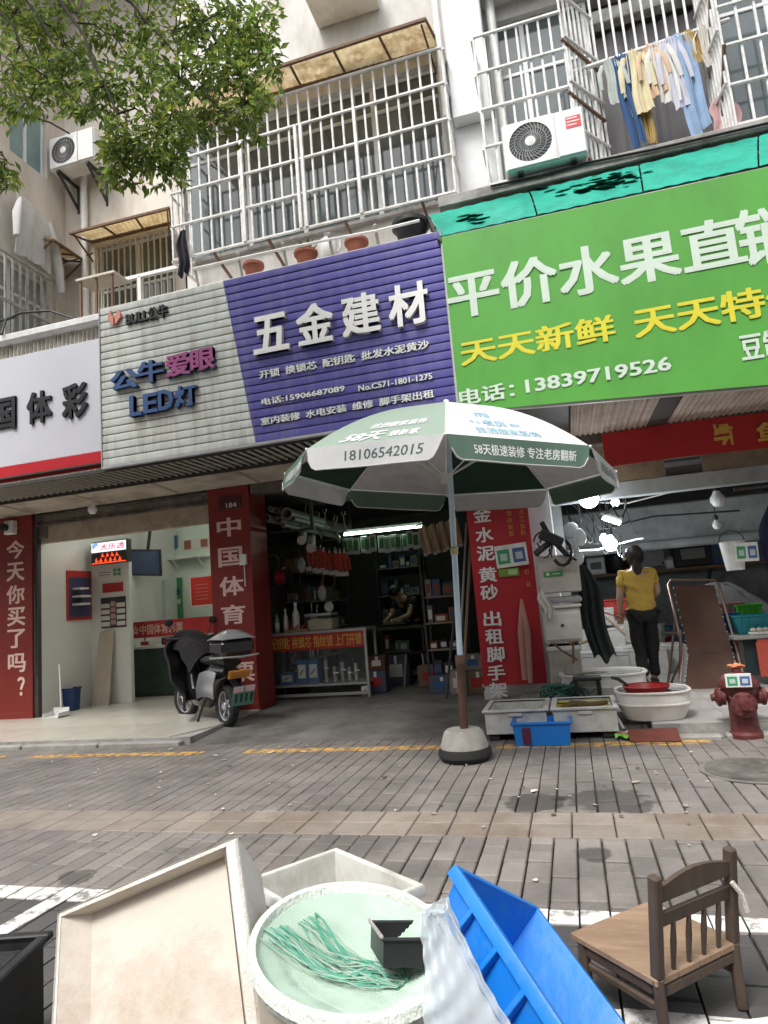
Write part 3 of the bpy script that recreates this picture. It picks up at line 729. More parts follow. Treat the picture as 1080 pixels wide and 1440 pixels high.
# ================================================================== pot rail, pots on the canopy roof
m_terra = mat('terracotta', (.30,.10,.06), .75, var=.15, vs=12, bump=.2)
rl = thing('low_rail', 'thin white pipe rail along the roof edge above the purple sign', 'rail', onY(440,360,6.6))
g = G(); rp = [onY(px, py, 6.5) for px, py in ((273,378),(335,364),(398,350),(463,337),(528,325),(590,310))]
g.tube(rp, .016, 8); obj('pipe', g, m_white, rl)
for p in rp[:-1]:
    g = G(); g.tube([p+Vector((0,0,.05)), Vector((p.x,p.y+.08,5.205))], .018, 8); g.ball(p+Vector((0,0,.06)), .026, 8); obj('post', g, mat('old_post', (.42,.38,.33), .6, var=.2), rl)
def pot(label, px, py, r, h, m, plant=None, Y=6.72, cat='flower pot'):
    c = onY(px, py, Y); c.z = 5.202
    T = thing('flower_pot', label, cat, c, 'flower pots on the roof edge')
    g = G(); g.lathe([(r*.68,0),(r*.95,h*.8),(r*1.08,h*.82),(r*1.08,h),(r*.97,h),(r*.9,h*.75),(.001,h*.72)], (0,0,0), 20); obj('pot', g, m, T, world=False)
    g = G(); g.lathe([(r*.9,h*.78),(.001,h*.8)], (0,0,0), 16); obj('soil', g, m_black, T, world=False)
    if plant:
        g = G(); rn = random.Random(px)
        for k in range(40):
            a = rn.uniform(0, 6.28); l = rn.uniform(.06, .17); t = rn.uniform(.2, 1.3); q = Vector((math.cos(a)*math.cos(t), math.sin(a)*math.cos(t), math.sin(t)))
            b = Vector((0,0,h*.8))+q*l; s = Vector((-math.sin(a), math.cos(a), 0))*.014
            g.add([Vector((0,0,h*.78)), b+s, b+q*.05, b-s], [(0,1,2,3)])
        obj('leaves', g, plant, T, world=False)
    return T
m_leafp = mat('pot_leaf', (.07,.12,.035), .6, thin=.3)
pot('round terracotta pot nearest the seam of the white and purple cladding', 356, 368, .12, .19, m_terra)
pot('terracotta pot with a green plant on the roof edge', 430, 355, .13, .19, m_terra, m_leafp)
pot('low terracotta pot beside the white jug', 501, 338, .13, .18, m_terra)
pot('large black pot at the end of the pot rail', 578, 322, .20, .23, m_black)
c = onY(460,340,6.72); T = thing('jug', 'white plastic jug between the pots on the roof edge', 'jug', (c.x,6.72,5.202))
g = G(); g.lathe([(.1,0),(.115,.03),(.115,.22),(.08,.27),(.035,.29),(.035,.33)], (0,0,0), 20); obj('body', g, m_plastic_w, T, world=False)
g = G(); g.tube([(.08,0,.27),(.15,0,.26),(.16,0,.16),(.115,0,.1)], .015, 8); obj('handle', g, m_plastic_w, T, world=False)
g = G(); g.lathe([(.04,0),(.04,.04),(.001,.042)], (0,0,.325), 14); obj('lid', g, mat('grey_lid', (.2,.2,.2)), T, world=False)

# ================================================================== shop signs
m_strW = mat('white_cladding', (.645,.675,.645), .45, var=.06, vs=2, rnd=.05, dirt=((.34,.29,.2), .6, 5), stretch=(1.5,1.5,.22))
m_strP = mat('purple_cladding', (.11,.10,.345), .38, var=.08, vs=2, rnd=.07, dirt=((.19,.175,.36), .55, 5), stretch=(1.6,1.6,.25))
YS = 6.2
s0, s1 = onY(140,430,YS), onY(145,655,YS); s2 = onY(615,325,YS); s3 = onY(640,580,YS)
SXL, SXR = (s0.x+s1.x)/2, (s2.x+s3.x)/2+.02; SZB, SZT = (s1.z+s3.z)/2, (s0.z+s2.z)/2-.01
seam_t, seam_b = onY(313,392,YS).x, onY(360,628,YS).x
HS = thing('shop_sign', 'wide ribbed hardware shop sign, pale at one end and purple for the rest', 'sign', (-2.9,YS,SZB), 'signs over the shops')
N_ = 21; hstep = (SZT-SZB)/N_
for i in range(N_):
    za, zb = SZB+i*hstep, SZB+(i+1)*hstep
    sa, sb = [seam_b+(seam_t-seam_b)*((z-SZB)/(SZT-SZB)) for z in (za, zb)]
    for k, (xa0, xa1, xb0, xb1, mm) in enumerate(((SXL, sa-.003, SXL, sb-.003, m_strW), (sa+.003, SXR, sb+.003, SXR, m_strP))):
        g = G(); lip = .011
        prof = [(YS+.022, 0.0), (YS+.003, .003), (YS, .012), (YS+.002, hstep-.016), (YS+.013, hstep-.007), (YS+.022, hstep-.005)]
        L_ = []; R__ = []
        for y, dz in prof:
            t = dz/hstep; L_.append((xa0+(xb0-xa0)*t, y, za+dz)); R__.append((xa1+(xb1-xa1)*t, y, za+dz))
        n = len(prof); g.add(L_+R__, [(q, q+1, n+q+1, n+q) for q in range(n-1)]+[tuple(range(n-1,-1,-1)), tuple(range(n, 2*n))])
        obj('cladding_strip', g, mm, HS, smooth=30, label='pale strip' if k == 0 else 'purple strip')
g = G(); g.box((SXL,YS+.023,SZB), (SXR,YS+.06,SZT)); g.box((SXL-.012,YS-.012,SZB-.03), (SXL-.001,YS+.14,SZT+.01)); g.box((SXR+.001,YS-.004,SZB-.03), (SXR+.014,YS+.14,SZT+.01)); g.box((SXL,YS-.012,SZB-.035), (SXR,YS+.12,SZB-.003), .004)
obj('back_frame', g, mat('sign_frame', (.35,.35,.36), .5, var=.1), HS)
m_w_let = mat('white_letter', (.80,.80,.78), .35, var=.03); m_w_side = mat('letter_side', (.55,.54,.52), .5)
a, b = onY(360,502,YS), onY(601,396,YS)
for i, ch in enumerate('五金建材'):
    w = (b.x-a.x); cw = w*.215; x0 = a.x+(w-cw)*i/3
    lettering(ch, rect_fn(x0, a.z, x0+cw, b.z-(.0 if i else .02), YS), m_w_let, HS, .055, .035, 'character', mats=[m_w_let, m_w_side])
def phrases(body, bl, tr, gap=.55):
    a, b = onY(*bl, YS), onY(*tr, YS); ws = body.split('  '); W_ = [len(w) for w in ws]; tot = sum(W_)+gap*(len(ws)-1); x = a.x
    for w, n in zip(ws, W_):
        x1 = x+(b.x-a.x)*n/tot; lettering(w, rect_fn(x, a.z, x1, b.z, YS), m_w_let, HS, .018, .028, 'lettering', mats=[m_w_let, m_w_side]); x = x1+(b.x-a.x)*gap/tot
for body, bl, tr in (('开锁  换锁芯  配钥匙  批发水泥黄沙', (366,534), (603,478)), ('电话:15906687089', (369,571), (485,541)), ('No.C571-1801-1275', (505,551), (608,525)), ('室内装修  水电安装  维修  脚手架出租', (368,599), (610,548))):
    phrases(body, bl, tr)
m_bl = mat('blue_letter', (.035,.09,.24), .4, var=.1, vs=10); m_mg = mat('magenta_letter', (.33,.07,.21), .45, var=.12, vs=10)
m_bls = mat('letter_side_dark', (.03,.05,.11), .5)
for body, bl, tr, mm in (('公', (160,553), (198,518), m_bl), ('牛', (198,543), (234,505), m_bl), ('爱', (237,534), (271,496), m_mg), ('眼', (272,526), (305,489), m_mg), ('L', (187,588), (203,556), m_bl), ('E', (206,584), (225,553), m_bl), ('D', (227,580), (247,548), m_bl), ('灯', (250,576), (279,541), m_bl)):
    lettering(body, face_fn(bl, tr, YS), mm, HS, .06, .04, 'character', mats=[mm, m_bls])
lettering('BULL公牛', face_fn((179,459), (237,428), YS), m_black, HS, .03, .045, 'lettering')
g = G(); c = onY(163,447,YS); e = .085       # emblem: rounded diamond with two horns
for s in (-1, 1): g.prism([(c.x+s*.012,YS-.035,c.z-.10),(c.x+s*.085,YS-.035,c.z-.015),(c.x+s*.085,YS-.035,c.z+.03),(c.x+s*.05,YS-.035,c.z+.085),(c.x+s*.035,YS-.035,c.z+.03),(c.x+s*.008,YS-.035,c.z+.0)], (0,.033,0))
obj('emblem', g, mat('copper', (.5,.22,.16), .35, .5, var=.1), HS, smooth=0)
# lottery sign
YL = 6.3
l0, l1 = onY(139,474,YL), onY(142,658,YL); l2 = onY(0,507,YL)
LZT, LZB, LXR = (l0.z+l2.z)/2, l1.z, SXL-.02
LS = thing('shop_sign', 'grey white sign with black characters and a red lower edge', 'sign', (-6.5,YL,LZB), 'signs over the shops')
rz_ = onY(142,634,YL).z
g = G(); g.box((-9.6,YL+.004,rz_), (-6.76,YL+.12,LZT), .003); obj('panel', g, mat('lottery_panel', (.60,.60,.65), .22, var=.04, vs=1), LS)
g = G(); g.box((-6.757,YL+.004,rz_), (LXR,YL+.12,LZT), .003); obj('panel', g, MATS['lottery_panel'], LS)
g = G(); g.box((-9.6,YL,LZB), (-6.76,YL+.12,rz_-.002), .003); g.box((-6.757,YL,LZB), (LXR,YL+.12,rz_-.002), .003); obj('red_edge', g, mat('sign_red', (.50,.02,.03), .3, var=.06, vs=2), LS)
g = G(); g.box((-9.6,YL-.01,LZB-.03), (LXR,YL+.1,LZB-.002), .003); obj('bottom_trim', g, m_soffit, LS)
m_blk = mat('black_letter', (.012,.012,.014), .35)
for ch, cx, cy, w, h in (('中',-42,592,42,52), ('国',6,583,44,46), ('体',57,573,42,46), ('彩',107,564,42,50)): char_at(ch, cx, cy, w, h, YL+.004, m_blk, LS, .03, .03)
# corrugated flashing and white gutter over it
g = G(); n = 76
g.grid(lambda u, v: (-9.6+u*(LXR+9.6), 6.40+.018*math.sin(u*n*2*math.pi), LZT-.03+v*.24), n*6, 1, thick=.004)
FL = obj('roof_flashing', g, mat('flashing', (.72,.69,.62), .5, var=.08, dirt=((.3,.22,.15), .55, 5))); tag(FL, 'short corrugated pale flashing above the grey white sign', 'roof flashing')
g = G(); g.box((-9.6,6.28,LZT+.213), (LXR-.03,6.5,LZT+.31), .015); GU = obj('gutter', g, m_white); tag(GU, 'white gutter board above the corrugated flashing', 'gutter')
# green fruit banner
YB = 6.14
def gb(u, v):
    tl, tr_, bl, br = onY(621,334,YB), onY(1080,235,YB), onY(646,579,YB), onY(1080,541,YB)
    ext = 1.35; uu = u*ext
    t = tl.lerp(tr_, uu); b_ = bl.lerp(br, uu); p = b_.lerp(t, v)
    return p, uu
def gbf(u, v):
    p, uu = gb(u, v); y = YB+.0025*math.sin(u*19+v*4)+.002*math.sin(u*7-v*9); return (p.x, y, p.z)
GB = thing('banner', 'large bright green fruit shop banner with white and yellow characters', 'banner', onY(850,430,YB), 'signs over the shops')
g = G(); g.grid(gbf, 60, 24, thick=.004); obj('cloth', g, mat('green_banner', (.10,.385,.055), .5, var=.09, vs=.9, thin=.12, bump=.25, bs=4, dirt=((.08,.28,.045), .55, 1.6), stretch=(1,1,.5)), GB, smooth=70)
P_ = [gb(0,.0)[0], gb(1,.0)[0], gb(0,1)[0], gb(1,1)[0]]
for a, b in ((P_[0], P_[1]), (P_[2], P_[3]), (P_[0], P_[2])):
    g = G(); g.bar(a+Vector((0,.04,0)), b+Vector((0,.04,0)), .035, .035); obj('frame_bar', g, mat('banner_frame', (.5,.48,.45), .5), GB)
m_gw = mat('banner_white', (.56,.66,.56), .5, var=.05); m_gy = mat('banner_yellow', (.64,.58,.03), .5, var=.05)
def on_banner(bl, tr):
    a, b = onY(*bl, YB), onY(*tr, YB)
    def fn(u, v, d):
        x, z = a.x+(b.x-a.x)*u, a.z+(b.z-a.z)*v
        return (x, YB-.0035-d, z)
    return fn
for body, bl, tr, mm in (('平价水果直', (632,452), (1041,300), m_gw), ('销', (1043,378), (1112,281), m_gw), ('天天新鲜', (649,516), (862,441), m_gy), ('天天特价', (894,477), (1138,389), m_gy), ('电话：', (647,571), (722,536), m_gw), ('13839719526', (740,553), (942,501), m_gw), ('豆制品', (1044,509), (1136,455), m_gw)):
    lettering(body, on_banner(bl, tr), mm, GB, .0, .032 if mm is m_gw else .03, 'lettering')
# turquoise rain sheet behind the banner's top edge
m_turq = mat('turquoise_sheet', (.065,.64,.49), .35, var=.08, vs=3, thin=.5, dirt=((.03,.2,.15), .4, 3))
TT = thing('rain_awning', 'translucent turquoise rain sheet between the ledge and the green banner', 'awning', onY(850,270,6.5))
def tq(u, v):
    fr_ = onY(618,334,6.16).lerp(onY(1080,233,6.16), u*1.3); bk = onY(602,303,6.80).lerp(onY(1080,188,6.80), u*1.3); p = fr_.lerp(bk, v); p.z += .004*math.sin(u*150); p.z += .03*math.sin(v*3.14); return p
for i in range(4):
    g = G(); g.grid(lambda u, v: tq((i+.008+u*.984)/4, .04+v*.96), 30, 5, thick=.003); obj('sheet', g, m_turq, TT)
for u in (.0,.115,.34,.375,.62,.66,.9,1.0):
    g = G(); a, b = tq(u, 0)-Vector((0,0,.04)), tq(min(1, u+.02*(u > 0)), 1)-Vector((0,0,.04)); g.bar(a, b, .035, .035); obj('rib', g, m_dark, TT)
for v in (0.0, .45, 1.0):
    g = G(); g.bar(tq(0, v)-Vector((0,0,.035)), tq(1, v)-Vector((0,0,.035)), .028, .028); obj('purlin', g, m_dark, TT)
# dead leaves and dirt lying on the sheet show dark through it
g = G(); rn = random.Random(4)
for (u0, v0, n, su) in ((.09,.35,18,.02), (.27,.9,9,.012), (.40,.5,40,.04), (.46,.55,26,.025)):
    for k in range(n):
        p = tq(u0+rn.gauss(0,su), min(.97, max(.03, v0+rn.gauss(0,.12)))); q = Vector((p.x,p.y,p.z+.012)); r = rn.uniform(.015,.05); a = rn.uniform(0,6)
        g.add([q+Vector((r*1.8*math.cos(a+t), r*.8*math.sin(a+t), .4*r*math.sin(a+t))) for t in (0,1.3,2.6,3.8,5)], [(0,1,2,3,4)])
o = obj('leaf_litter', g, mat('old_leaves', (.025,.16,.12), .7, var=.3)); o['kind'] = 'stuff'; tag(o, 'dark fallen leaves lying on the turquoise rain sheet', 'leaves')
# corrugated pink soffit and red banner below
m_pink = mat('faded_corrugated', (.46,.37,.30), .7, var=.12, vs=2, dirt=((.25,.15,.1), .5, 3), thin=.2)
g = G()
for k, (xa, xb) in enumerate(((.2,1.02), (1.24,3.4))):
    g.grid(lambda u, v: (xa+u*(xb-xa), 6.3+v*1.45, 2.99+.012*math.sin(u*(xb-xa)*2*math.pi/.06)+.02*v), int((xb-xa)*60), 2, thick=.003)
o = struct('corrugated_soffit', g, m_pink)
g = G(); g.box((-.85,6.5,3.06), (6,7.75,3.1)); g.box((1.03,6.3,3.0), (1.23,7.7,3.03)); struct('soffit_backing', g, m_dark)
rb0, rb1, rb2 = onY(846,612,7.72), onY(846,658,7.72), onY(1080,629,7.72)
RB = thing('banner', 'long red banner with gold characters under the green banner', 'banner', rb0, 'signs over the shops')
g = G(); g.grid(lambda u, v: (rb0.x+u*3.2, 7.72+.012*math.sin(u*13), rb1.z+(2.985-rb1.z)*v+.01*math.sin(u*9)), 40, 4, thick=.004); obj('cloth', g, mat('red_banner', (.42,.018,.02), .55, var=.1, vs=2), RB, smooth=70)
c = onY(1017,612,7.7); s = .0085
for cx, cy, ch, ang in ((1017,611,'虾',-90), (1082,606,'鱼',0)):
    c = onY(cx, cy, 7.7); ca, sa = math.cos(R_(ang)), math.sin(R_(ang)); W_, H_ = .25, .2
    lettering(ch, lambda u, v, d: (c.x+(u-.5)*W_*ca-(v-.5)*H_*sa, 7.7-d, c.z+(u-.5)*W_*sa+(v-.5)*H_*ca), mat('gold_letter', (.62,.36,.08), .5), RB, .0, .05)

for lb, pp, r in (('black cable looping along the gutter above the grey white sign', ((0,452,6.6),(30,440,6.6),(70,437,6.6),(100,447,6.6),(112,452,6.5),(125,449,6.5)), .014), ('second black cable end drooping over the gutter', ((2,470,6.25),(8,450,6.4),(20,446,6.6)), .016), ('black cable curving down to the bracketed air conditioner', ((-20,155,7.6),(30,160,7.7),(70,172,7.8),(98,188,7.95)), .014), ('thin grey cable across the recessed wall above the tan awning bars', ((80,372,8.4),(110,364,8.4),(131,356,8.4)), .01), ('dark cable running along the ledge under the cages', ((690,262,6.8),(760,247,6.8),(830,228,6.8),(920,210,6.8),(1085,172,6.8)), .014), ('thin cable hanging beside the clad shaft', ((616,130,7.1),(618,200,7.1),(612,262,7.1)), .008)):
    g = G(); g.tube([onY(*p) for p in pp], r, 6); o = obj('cable', g, m_black); tag(o, lb, 'cable')
for k in range(5):
    c = onY(40+k*24, 446-k*3, 6.6); T = G()
    rn_ = random.Random(k)
    for q in range(5): T.ball((c.x+rn_.uniform(-.1,.1), 6.65+rn_.uniform(-.06,.06), 4.72+rn_.uniform(0,.03)), (rn_.uniform(.02,.06), .03, rn_.uniform(.015,.03)), 6)
    o = obj('debris', T, m_conc); o['kind'] = 'stuff'; tag(o, 'grey rubble lumps lying on the gutter roof', 'rubble')

c0, c1 = onY(113,398,7.3), onY(167,388,7.3); T = thing('rack', 'low beige rack standing on the roof by the recessed window', 'rack', c0)
g = G(); g.box((c0.x,7.2,c0.z-.03), (c1.x,7.55,c0.z+.01), .006); obj('top', g, mat('rack_beige', (.55,.50,.42), .6, var=.15), T)
for x in (c0.x+.06, (c0.x+c1.x)/2, c1.x-.06): g = G(); g.box((x-.015,7.22,4.7), (x+.015,7.25,c0.z-.03)); obj('leg', g, m_rust, T)
# ================================================================== shop pillars
m_redp = mat('red_pillar_paint', (.20,.019,.015), .5, var=.1, vs=3, dirt=((.15,.03,.02), .5, 5))
m_pinkl = mat('pink_white_letter', (.72,.50,.44), .6, var=.05)
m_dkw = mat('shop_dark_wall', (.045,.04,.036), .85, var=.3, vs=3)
def pillar(label, x0, x1, y0, y1, z0, z1, m):
    T = thing('shop_pillar', label, 'pillar', ((x0+x1)/2, y0, z0), 'pillars between the shops')
    g = G(); g.box((x0,y0,z0), (x1,y1,z1), .006); obj('shaft', g, m, T)
    g = G(); g.box((x0-.012,y0-.012,z0), (x1+.012,y0-.001,z0+.1), .004); obj('skirting', g, m, T)
    return T
p1 = pillar('red pillar with pink vertical characters ending in a question mark', -8.3, -7.47, 7.8, 8.3, .07, 3.0, m_redp)
for ch, cx, cy in (('今',22,773), ('天',22,804), ('你',22,836), ('买',23,867), ('了',23,898), ('吗',24,932), ('？',30,965)):
    char_at(ch, cx, cy, 31 if ch != '？' else 13, 26, 7.8, m_pinkl, p1, 0, .03)
g = G(); c = onY(14,742,7.74); g.box((c.x-.08,7.70,c.z-.1), (c.x+.08,7.798,c.z+.1), .01); T = thing('junction_box', 'small white junction box on the pillar with the question mark', 'junction box', c); obj('body', g, m_plastic_w, T)
g = G(); g.lathe([(.05,0),(.06,.07),(.045,.1),(.001,.1)], (c.x-.03,7.70,c.z), 14, M=Matrix.Rotation(R_(90), 4, 'X')); obj('lens', g, m_black, T)
p2 = pillar('red pillar with six pink characters and a dark number plate on top', -4.57, -3.965, 7.8, 8.3, .06, 2.99, m_redp)
for ch, cx, cy in (('中',322,741), ('国',324,783), ('体',326,824), ('育',328,864), ('彩',333,904), ('票',341,945)):
    char_at(ch, cx, cy, 38, 27, 7.8, m_pinkl, p2, 0, .03)
g = G(); a, b = onY(309,718,7.79), onY(338,696,7.79); g.box((a.x,7.785,a.z), (b.x,7.799,b.z), .003); o = obj('number_plate', g, mat('plate_brown', (.06,.02,.02), .4), p2)
lettering('184', rect_fn(a.x+.1, a.z+.02, b.x-.06, a.z+.085, 7.785), m_pinkl, o, 0, .02)
g = G(); c = onY(343,787,7.79)
g.box((c.x-.045,7.75,c.z-.07), (c.x+.045,7.799,c.z+.07), .006); g.tube([(c.x,7.79,c.z-.07),(c.x,7.79,c.z-.35)], .008, 6); o = obj('switch_box', g, m_plastic_w); tag(o, 'white switch box beside the second character of the red pillar', 'switch')
PX0 = onY(670,850,7.95).x
p3 = pillar('white pillar between the dark hardware shop and the fish shop', PX0, -.12, 7.95, 8.5, .06, 2.99, mat('pillar_white', (.62,.61,.62), .6, var=.1, vs=3, dirt=((.3,.27,.24),.4,3)))

# ================================================================== lottery shop
m_lw = mat('lottery_wall', (.66,.66,.61), .3, var=.04, vs=1)
m_lb = mat('lottery_back', (.62,.68,.60), .6, var=.05, vs=1)
g = G(); g.box((-7.6,7.91,.07), (-7.42,11.4,3.5)); g.box((-4.55,8.31,.07), (-4.36,11.4,3.5)); struct('lottery_side_wall', g, m_lw)
g = G(); g.box((-7.5,11.4,0), (-4.36,11.6,3.5)); struct('lottery_back_wall', g, m_lb)
g = G(); g.box((-7.5,8.03,3.42), (-4.36,11.6,3.5)); struct('lottery_ceiling', g, mat('ceil_white', (.7,.7,.68), .8))
zt = onY(200,748,7.95).z
g = G(); g.box((-7.418,7.9,zt), (-4.575,7.98,2.83), .005); struct('door_header', g, mat('beige_header', (.42,.35,.27), .6, var=.1, dirt=((.2,.15,.1), .5, 4)))
g = G(); n = 26
g.grid(lambda u, v: (-7.41+u*2.83, 7.80-.0+.03*math.sin(v*math.pi)+.012*math.sin(v*40), 2.80+v*.17), 2, 30, thick=.003); o = obj('rolled_shutter', g, mat('shutter_metal', (.14,.12,.11), .45, .3, var=.35, vs=7, dirt=((.4,.37,.36), .6, 5))); tag(o, 'dark stained roller shutter housing over the lottery shop door', 'roller shutter')
g = G(); g.box((-7.465,7.83,.08), (-7.40,7.9,2.8)); g.box((-7.455,7.815,.7), (-7.425,7.829,2.0)); struct('shutter_rail', g, m_dark)
# door-side partition that carries the notices
YPn = 8.95
a, b = onY(128,985,YPn), onY(180,758,YPn)
PN = thing('notice_partition', 'white partition panel covered with notices under the lit sign', 'partition', (a.x,YPn,.08))
g = G(); g.box((a.x,YPn,.08), (b.x,YPn+.08,2.6), .006); obj('panel', g, m_lw, PN)
g = G(); g.box((a.x-.05,YPn-.02,.08), (a.x-.002,YPn+.1,2.6), .006); obj('door_post', g, mat('brown_post', (.2,.13,.09), .5), PN)
def flat(name, label, cat, c0, c1, Y, m, t=.012, marks=(), frame=None, group=None):
    """flat notice on an upright wall facing the street; marks: (u0, v0, u1, v1, material)."""
    p, q = onY(*c0, Y), onY(*c1, Y); x0, x1, z0, z1 = min(p.x,q.x), max(p.x,q.x), min(p.z,q.z), max(p.z,q.z)
    T = thing(name, label, cat, ((x0+x1)/2, Y, z0), group)
    g = G(); g.box((x0,Y-t,z0), (x1,Y-.001,z1), .002); obj('sheet', g, m, T)
    if frame:
        g = G(); f = .03
        for lo, hi in (((x0-f,z0-f),(x1+f,z0)), ((x0-f,z1),(x1+f,z1+f)), ((x0-f,z0),(x0,z1)), ((x1,z0),(x1+f,z1))): g.box((lo[0],Y-t-.008,lo[1]), (hi[0],Y-.001,hi[1]), .003)
        obj('frame', g, frame, T)
    if marks:
        by = {}
        for u0, v0, u1, v1, mm in marks: by.setdefault(mm.name, (mm, G()))[1].box((x0+(x1-x0)*u0,Y-t-.003,z0+(z1-z0)*v0), (x0+(x1-x0)*u1,Y-t-.0008,z0+(z1-z0)*v1))
        for mm, g in by.values(): obj('print', g, mm, T, smooth=0)
    return T, (x0, z0, x1, z1)
m_paper = mat('paper', (.62,.58,.53), .7, var=.04); m_ink = mat('ink', (.04,.035,.045), .7); m_pred = mat('poster_red', (.40,.03,.025), .5, var=.05); m_navy = mat('poster_navy', (.05,.055,.12), .4)
m_skinp = mat('photo_pink', (.45,.25,.24), .6); m_grn = mat('poster_green', (.06,.25,.09), .5)
flat('notice', 'small notice with dark stamps under the lit sign', 'notice', (138,814), (172,797), YPn, m_paper, marks=[(.08,.55,.55,.62,m_ink),(.08,.3,.5,.36,m_ink)]+[(.65+.17*(k % 2),.15+.4*(k//2),.78+.17*(k % 2),.48+.4*(k//2),m_grn) for k in range(4)], group='notices in the lottery shop')
flat('notice', 'red rectangle on a pale notice sheet', 'notice', (145,834), (174,818), YPn, m_pred, frame=m_paper, group='notices in the lottery shop')
flat('notice', 'black and white chart poster with a pink figure down its middle', 'poster', (143,884), (177,838), YPn, m_ink, marks=[(.02+.62*s,.06+.2*k,.36+.62*s,.2+.2*k,m_paper) for k in range(4) for s in (0,1)]+[(.4,.1+.2*k,.6,.26+.2*k,m_skinp) for k in range(4)], group='notices in the lottery shop')
# lit sign
YSg = 8.8
p, q = onY(128,795,YSg), onY(178,757,YSg); x0, x1, z0, z1 = p.x, q.x, p.z, q.z; zm = z0+(z1-z0)*.5
LG = thing('lit_sign', 'glowing white and red lettered sign box in the lottery shop', 'illuminated sign', ((x0+x1)/2,YSg,z0))
g = G(); g.box((x0,YSg,z0), (x1,YSg+.12,z1), .008); obj('case', g, m_black, LG)
g = G(); g.box((x0+.015,YSg-.004,zm+.01), (x1-.015,YSg-.001,z1-.02)); o = obj('lit_panel', g, mat('lit_white', (.8,.8,.82), .4, emit=((.93,.92,1.0), .55)), LG)
lettering('大乐透', rect_fn(x0+.17, zm+.035, x1-.03, z1-.045, YSg-.004), mat('lit_magenta', (.6,.05,.12), .5, emit=((.65,.06,.16), .3)), o, 0, .02, shear=.15)
g = G()
for k in range(3): g.box((x0+.035+k*.035,YSg-.0075,zm+.07+.02*k), (x0+.065+k*.035,YSg-.0045,zm+.15+.01*k))
obj('print', g, mat('lit_blue', (.1,.3,.6), .5, emit=((.2,.5,.9), .35)), o)
g = G(); rn = random.Random(2)
for row, (ya, yb, xa, xb) in enumerate(((.60,.92,.3,.75), (.18,.52,.12,.88))):
    x = xa
    while x < xb:
        w = .07; X0 = x0+(x1-x0)*x
        for k in range(5):
            h = rn.uniform(.06,.3); zz = z0+(zm-z0)*(ya+rn.uniform(0,.3)*(yb-ya)); g.box((X0+rn.uniform(0,.02),YSg-.004,zz), (X0+rn.uniform(.025,.05),YSg-.001,zz+.014))
        g.box((X0+.015,YSg-.004,z0+(zm-z0)*ya), (X0+.027,YSg-.001,z0+(zm-z0)*yb)); x += .13
g.box((x0+.02,YSg-.004,z0+.012), (x1-.02,YSg-.001,z0+.024))
o = obj('led_dots', g, mat('led_red', (.5,.03,.01), .5, emit=((1,.05,.01), 1.6)), LG, smooth=0); o['kind'] = 'stuff'
# poster on the side wall
pz = onX(110,838,-7.418); y0, y1 = onX(93,840,-7.418).y, onX(128,840,-7.418).y; z0, z1 = onX(110,872,-7.418).z, onX(110,803,-7.418).z
PO = thing('poster', 'navy poster in a red frame on the side wall of the lottery shop', 'poster', (-7.41,(y0+y1)/2,z0), 'notices in the lottery shop')
g = G(); g.box((-7.42,y0,z0), (-7.40,y1,z1), .003); obj('frame', g, m_pred, PO)
g = G(); g.box((-7.4005,y0+.04,z0+.05), (-7.396,y1-.04,z1-.1)); o = obj('sheet', g, m_navy, PO)
g = G(); yy = y1-y0
for k, w in enumerate((.35,.45,.4)): g.box((-7.3965,y0+.1,z1-.3-.12*k), (-7.244,y0+.1+yy*w,z1-.27-.12*k))
obj('print', g, m_paper, o)
# television, counter, furniture
YT = 10.0
p, q = onY(181,812,YT), onY(226,770,YT)
TV = thing('television', 'dark flat television hung on a bracket in the lottery shop', 'television', ((p.x+q.x)/2,YT,p.z))
M = Matrix.Translation(((p.x+q.x)/2, YT, (p.z+q.z)/2)) @ Matrix.Rotation(R_(6), 4, 'Y') @ Matrix.Rotation(R_(10), 4, 'X'); w, h = (q.x-p.x)/2, (q.z-p.z)/2
g = G(); g.box((-w,-.03,-h), (w,.03,h), .008, M=M); obj('body', g, m_black, TV)
g = G(); g.box((-w+.02,-.034,-h+.03), (w-.02,-.031,h-.02), M=M); obj('screen', g, mat('tv_screen', (.06,.08,.15), .15), TV)
g = G(); g.bar((p.x+w,YT+.05,q.z-h), (p.x+w,YT+.3,3.42), .04, .04); obj('bracket', g, m_dark, TV)
YC = 9.55
p, q = onY(180,990,YC), onY(262,906,YC); cx0 = p.x; cx1 = -4.6; ztop = q.z; ztop_l = q.z
CT = thing('lottery_counter', 'glass fronted sales counter of the lottery shop with a pale top', 'counter', (cx0,YC,.08))
g = G(); g.box((cx0,YC,ztop-.03), (cx1,YC+.55,ztop+.01), .006); obj('top', g, m_lw, CT)
g = G(); g.box((cx0+.02,YC+.03,.12), (cx1,YC+.05,ztop-.032)); obj('glass_front', g, mat('dark_counter_glass', (.05,.07,.06), .1, var=.3, vs=2), CT)
for xx in (cx0, (cx0+cx1)/2, cx1-.03): g = G(); g.box((xx,YC+.005,.08), (xx+.03,YC+.045,ztop-.031)); obj('post', g, mat('alu', (.4,.41,.4), .35, .6), CT)
g = G(); g.box((cx0,YC+.06,.08), (cx1,YC+.54,.14)); obj('plinth', g, m_dark, CT)
p, q = onY(180,900,YC-.08), onY(300,868,YC-.08)
RBn = thing('counter_banner', 'red banner with pale characters along the lottery counter', 'banner', (p.x,YC-.08,p.z)); zb = onY(215,896,YC-.08).z; zt_ = onY(215,873,YC-.08).z
g = G(); g.grid(lambda u, v: (cx0+u*(cx1-cx0), YC-.08+.006*math.sin(u*21), zb+v*(zt_-zb)), 24, 2, thick=.006); obj('cloth', g, mat('banner_red2', (.46,.03,.03), .55), RBn)
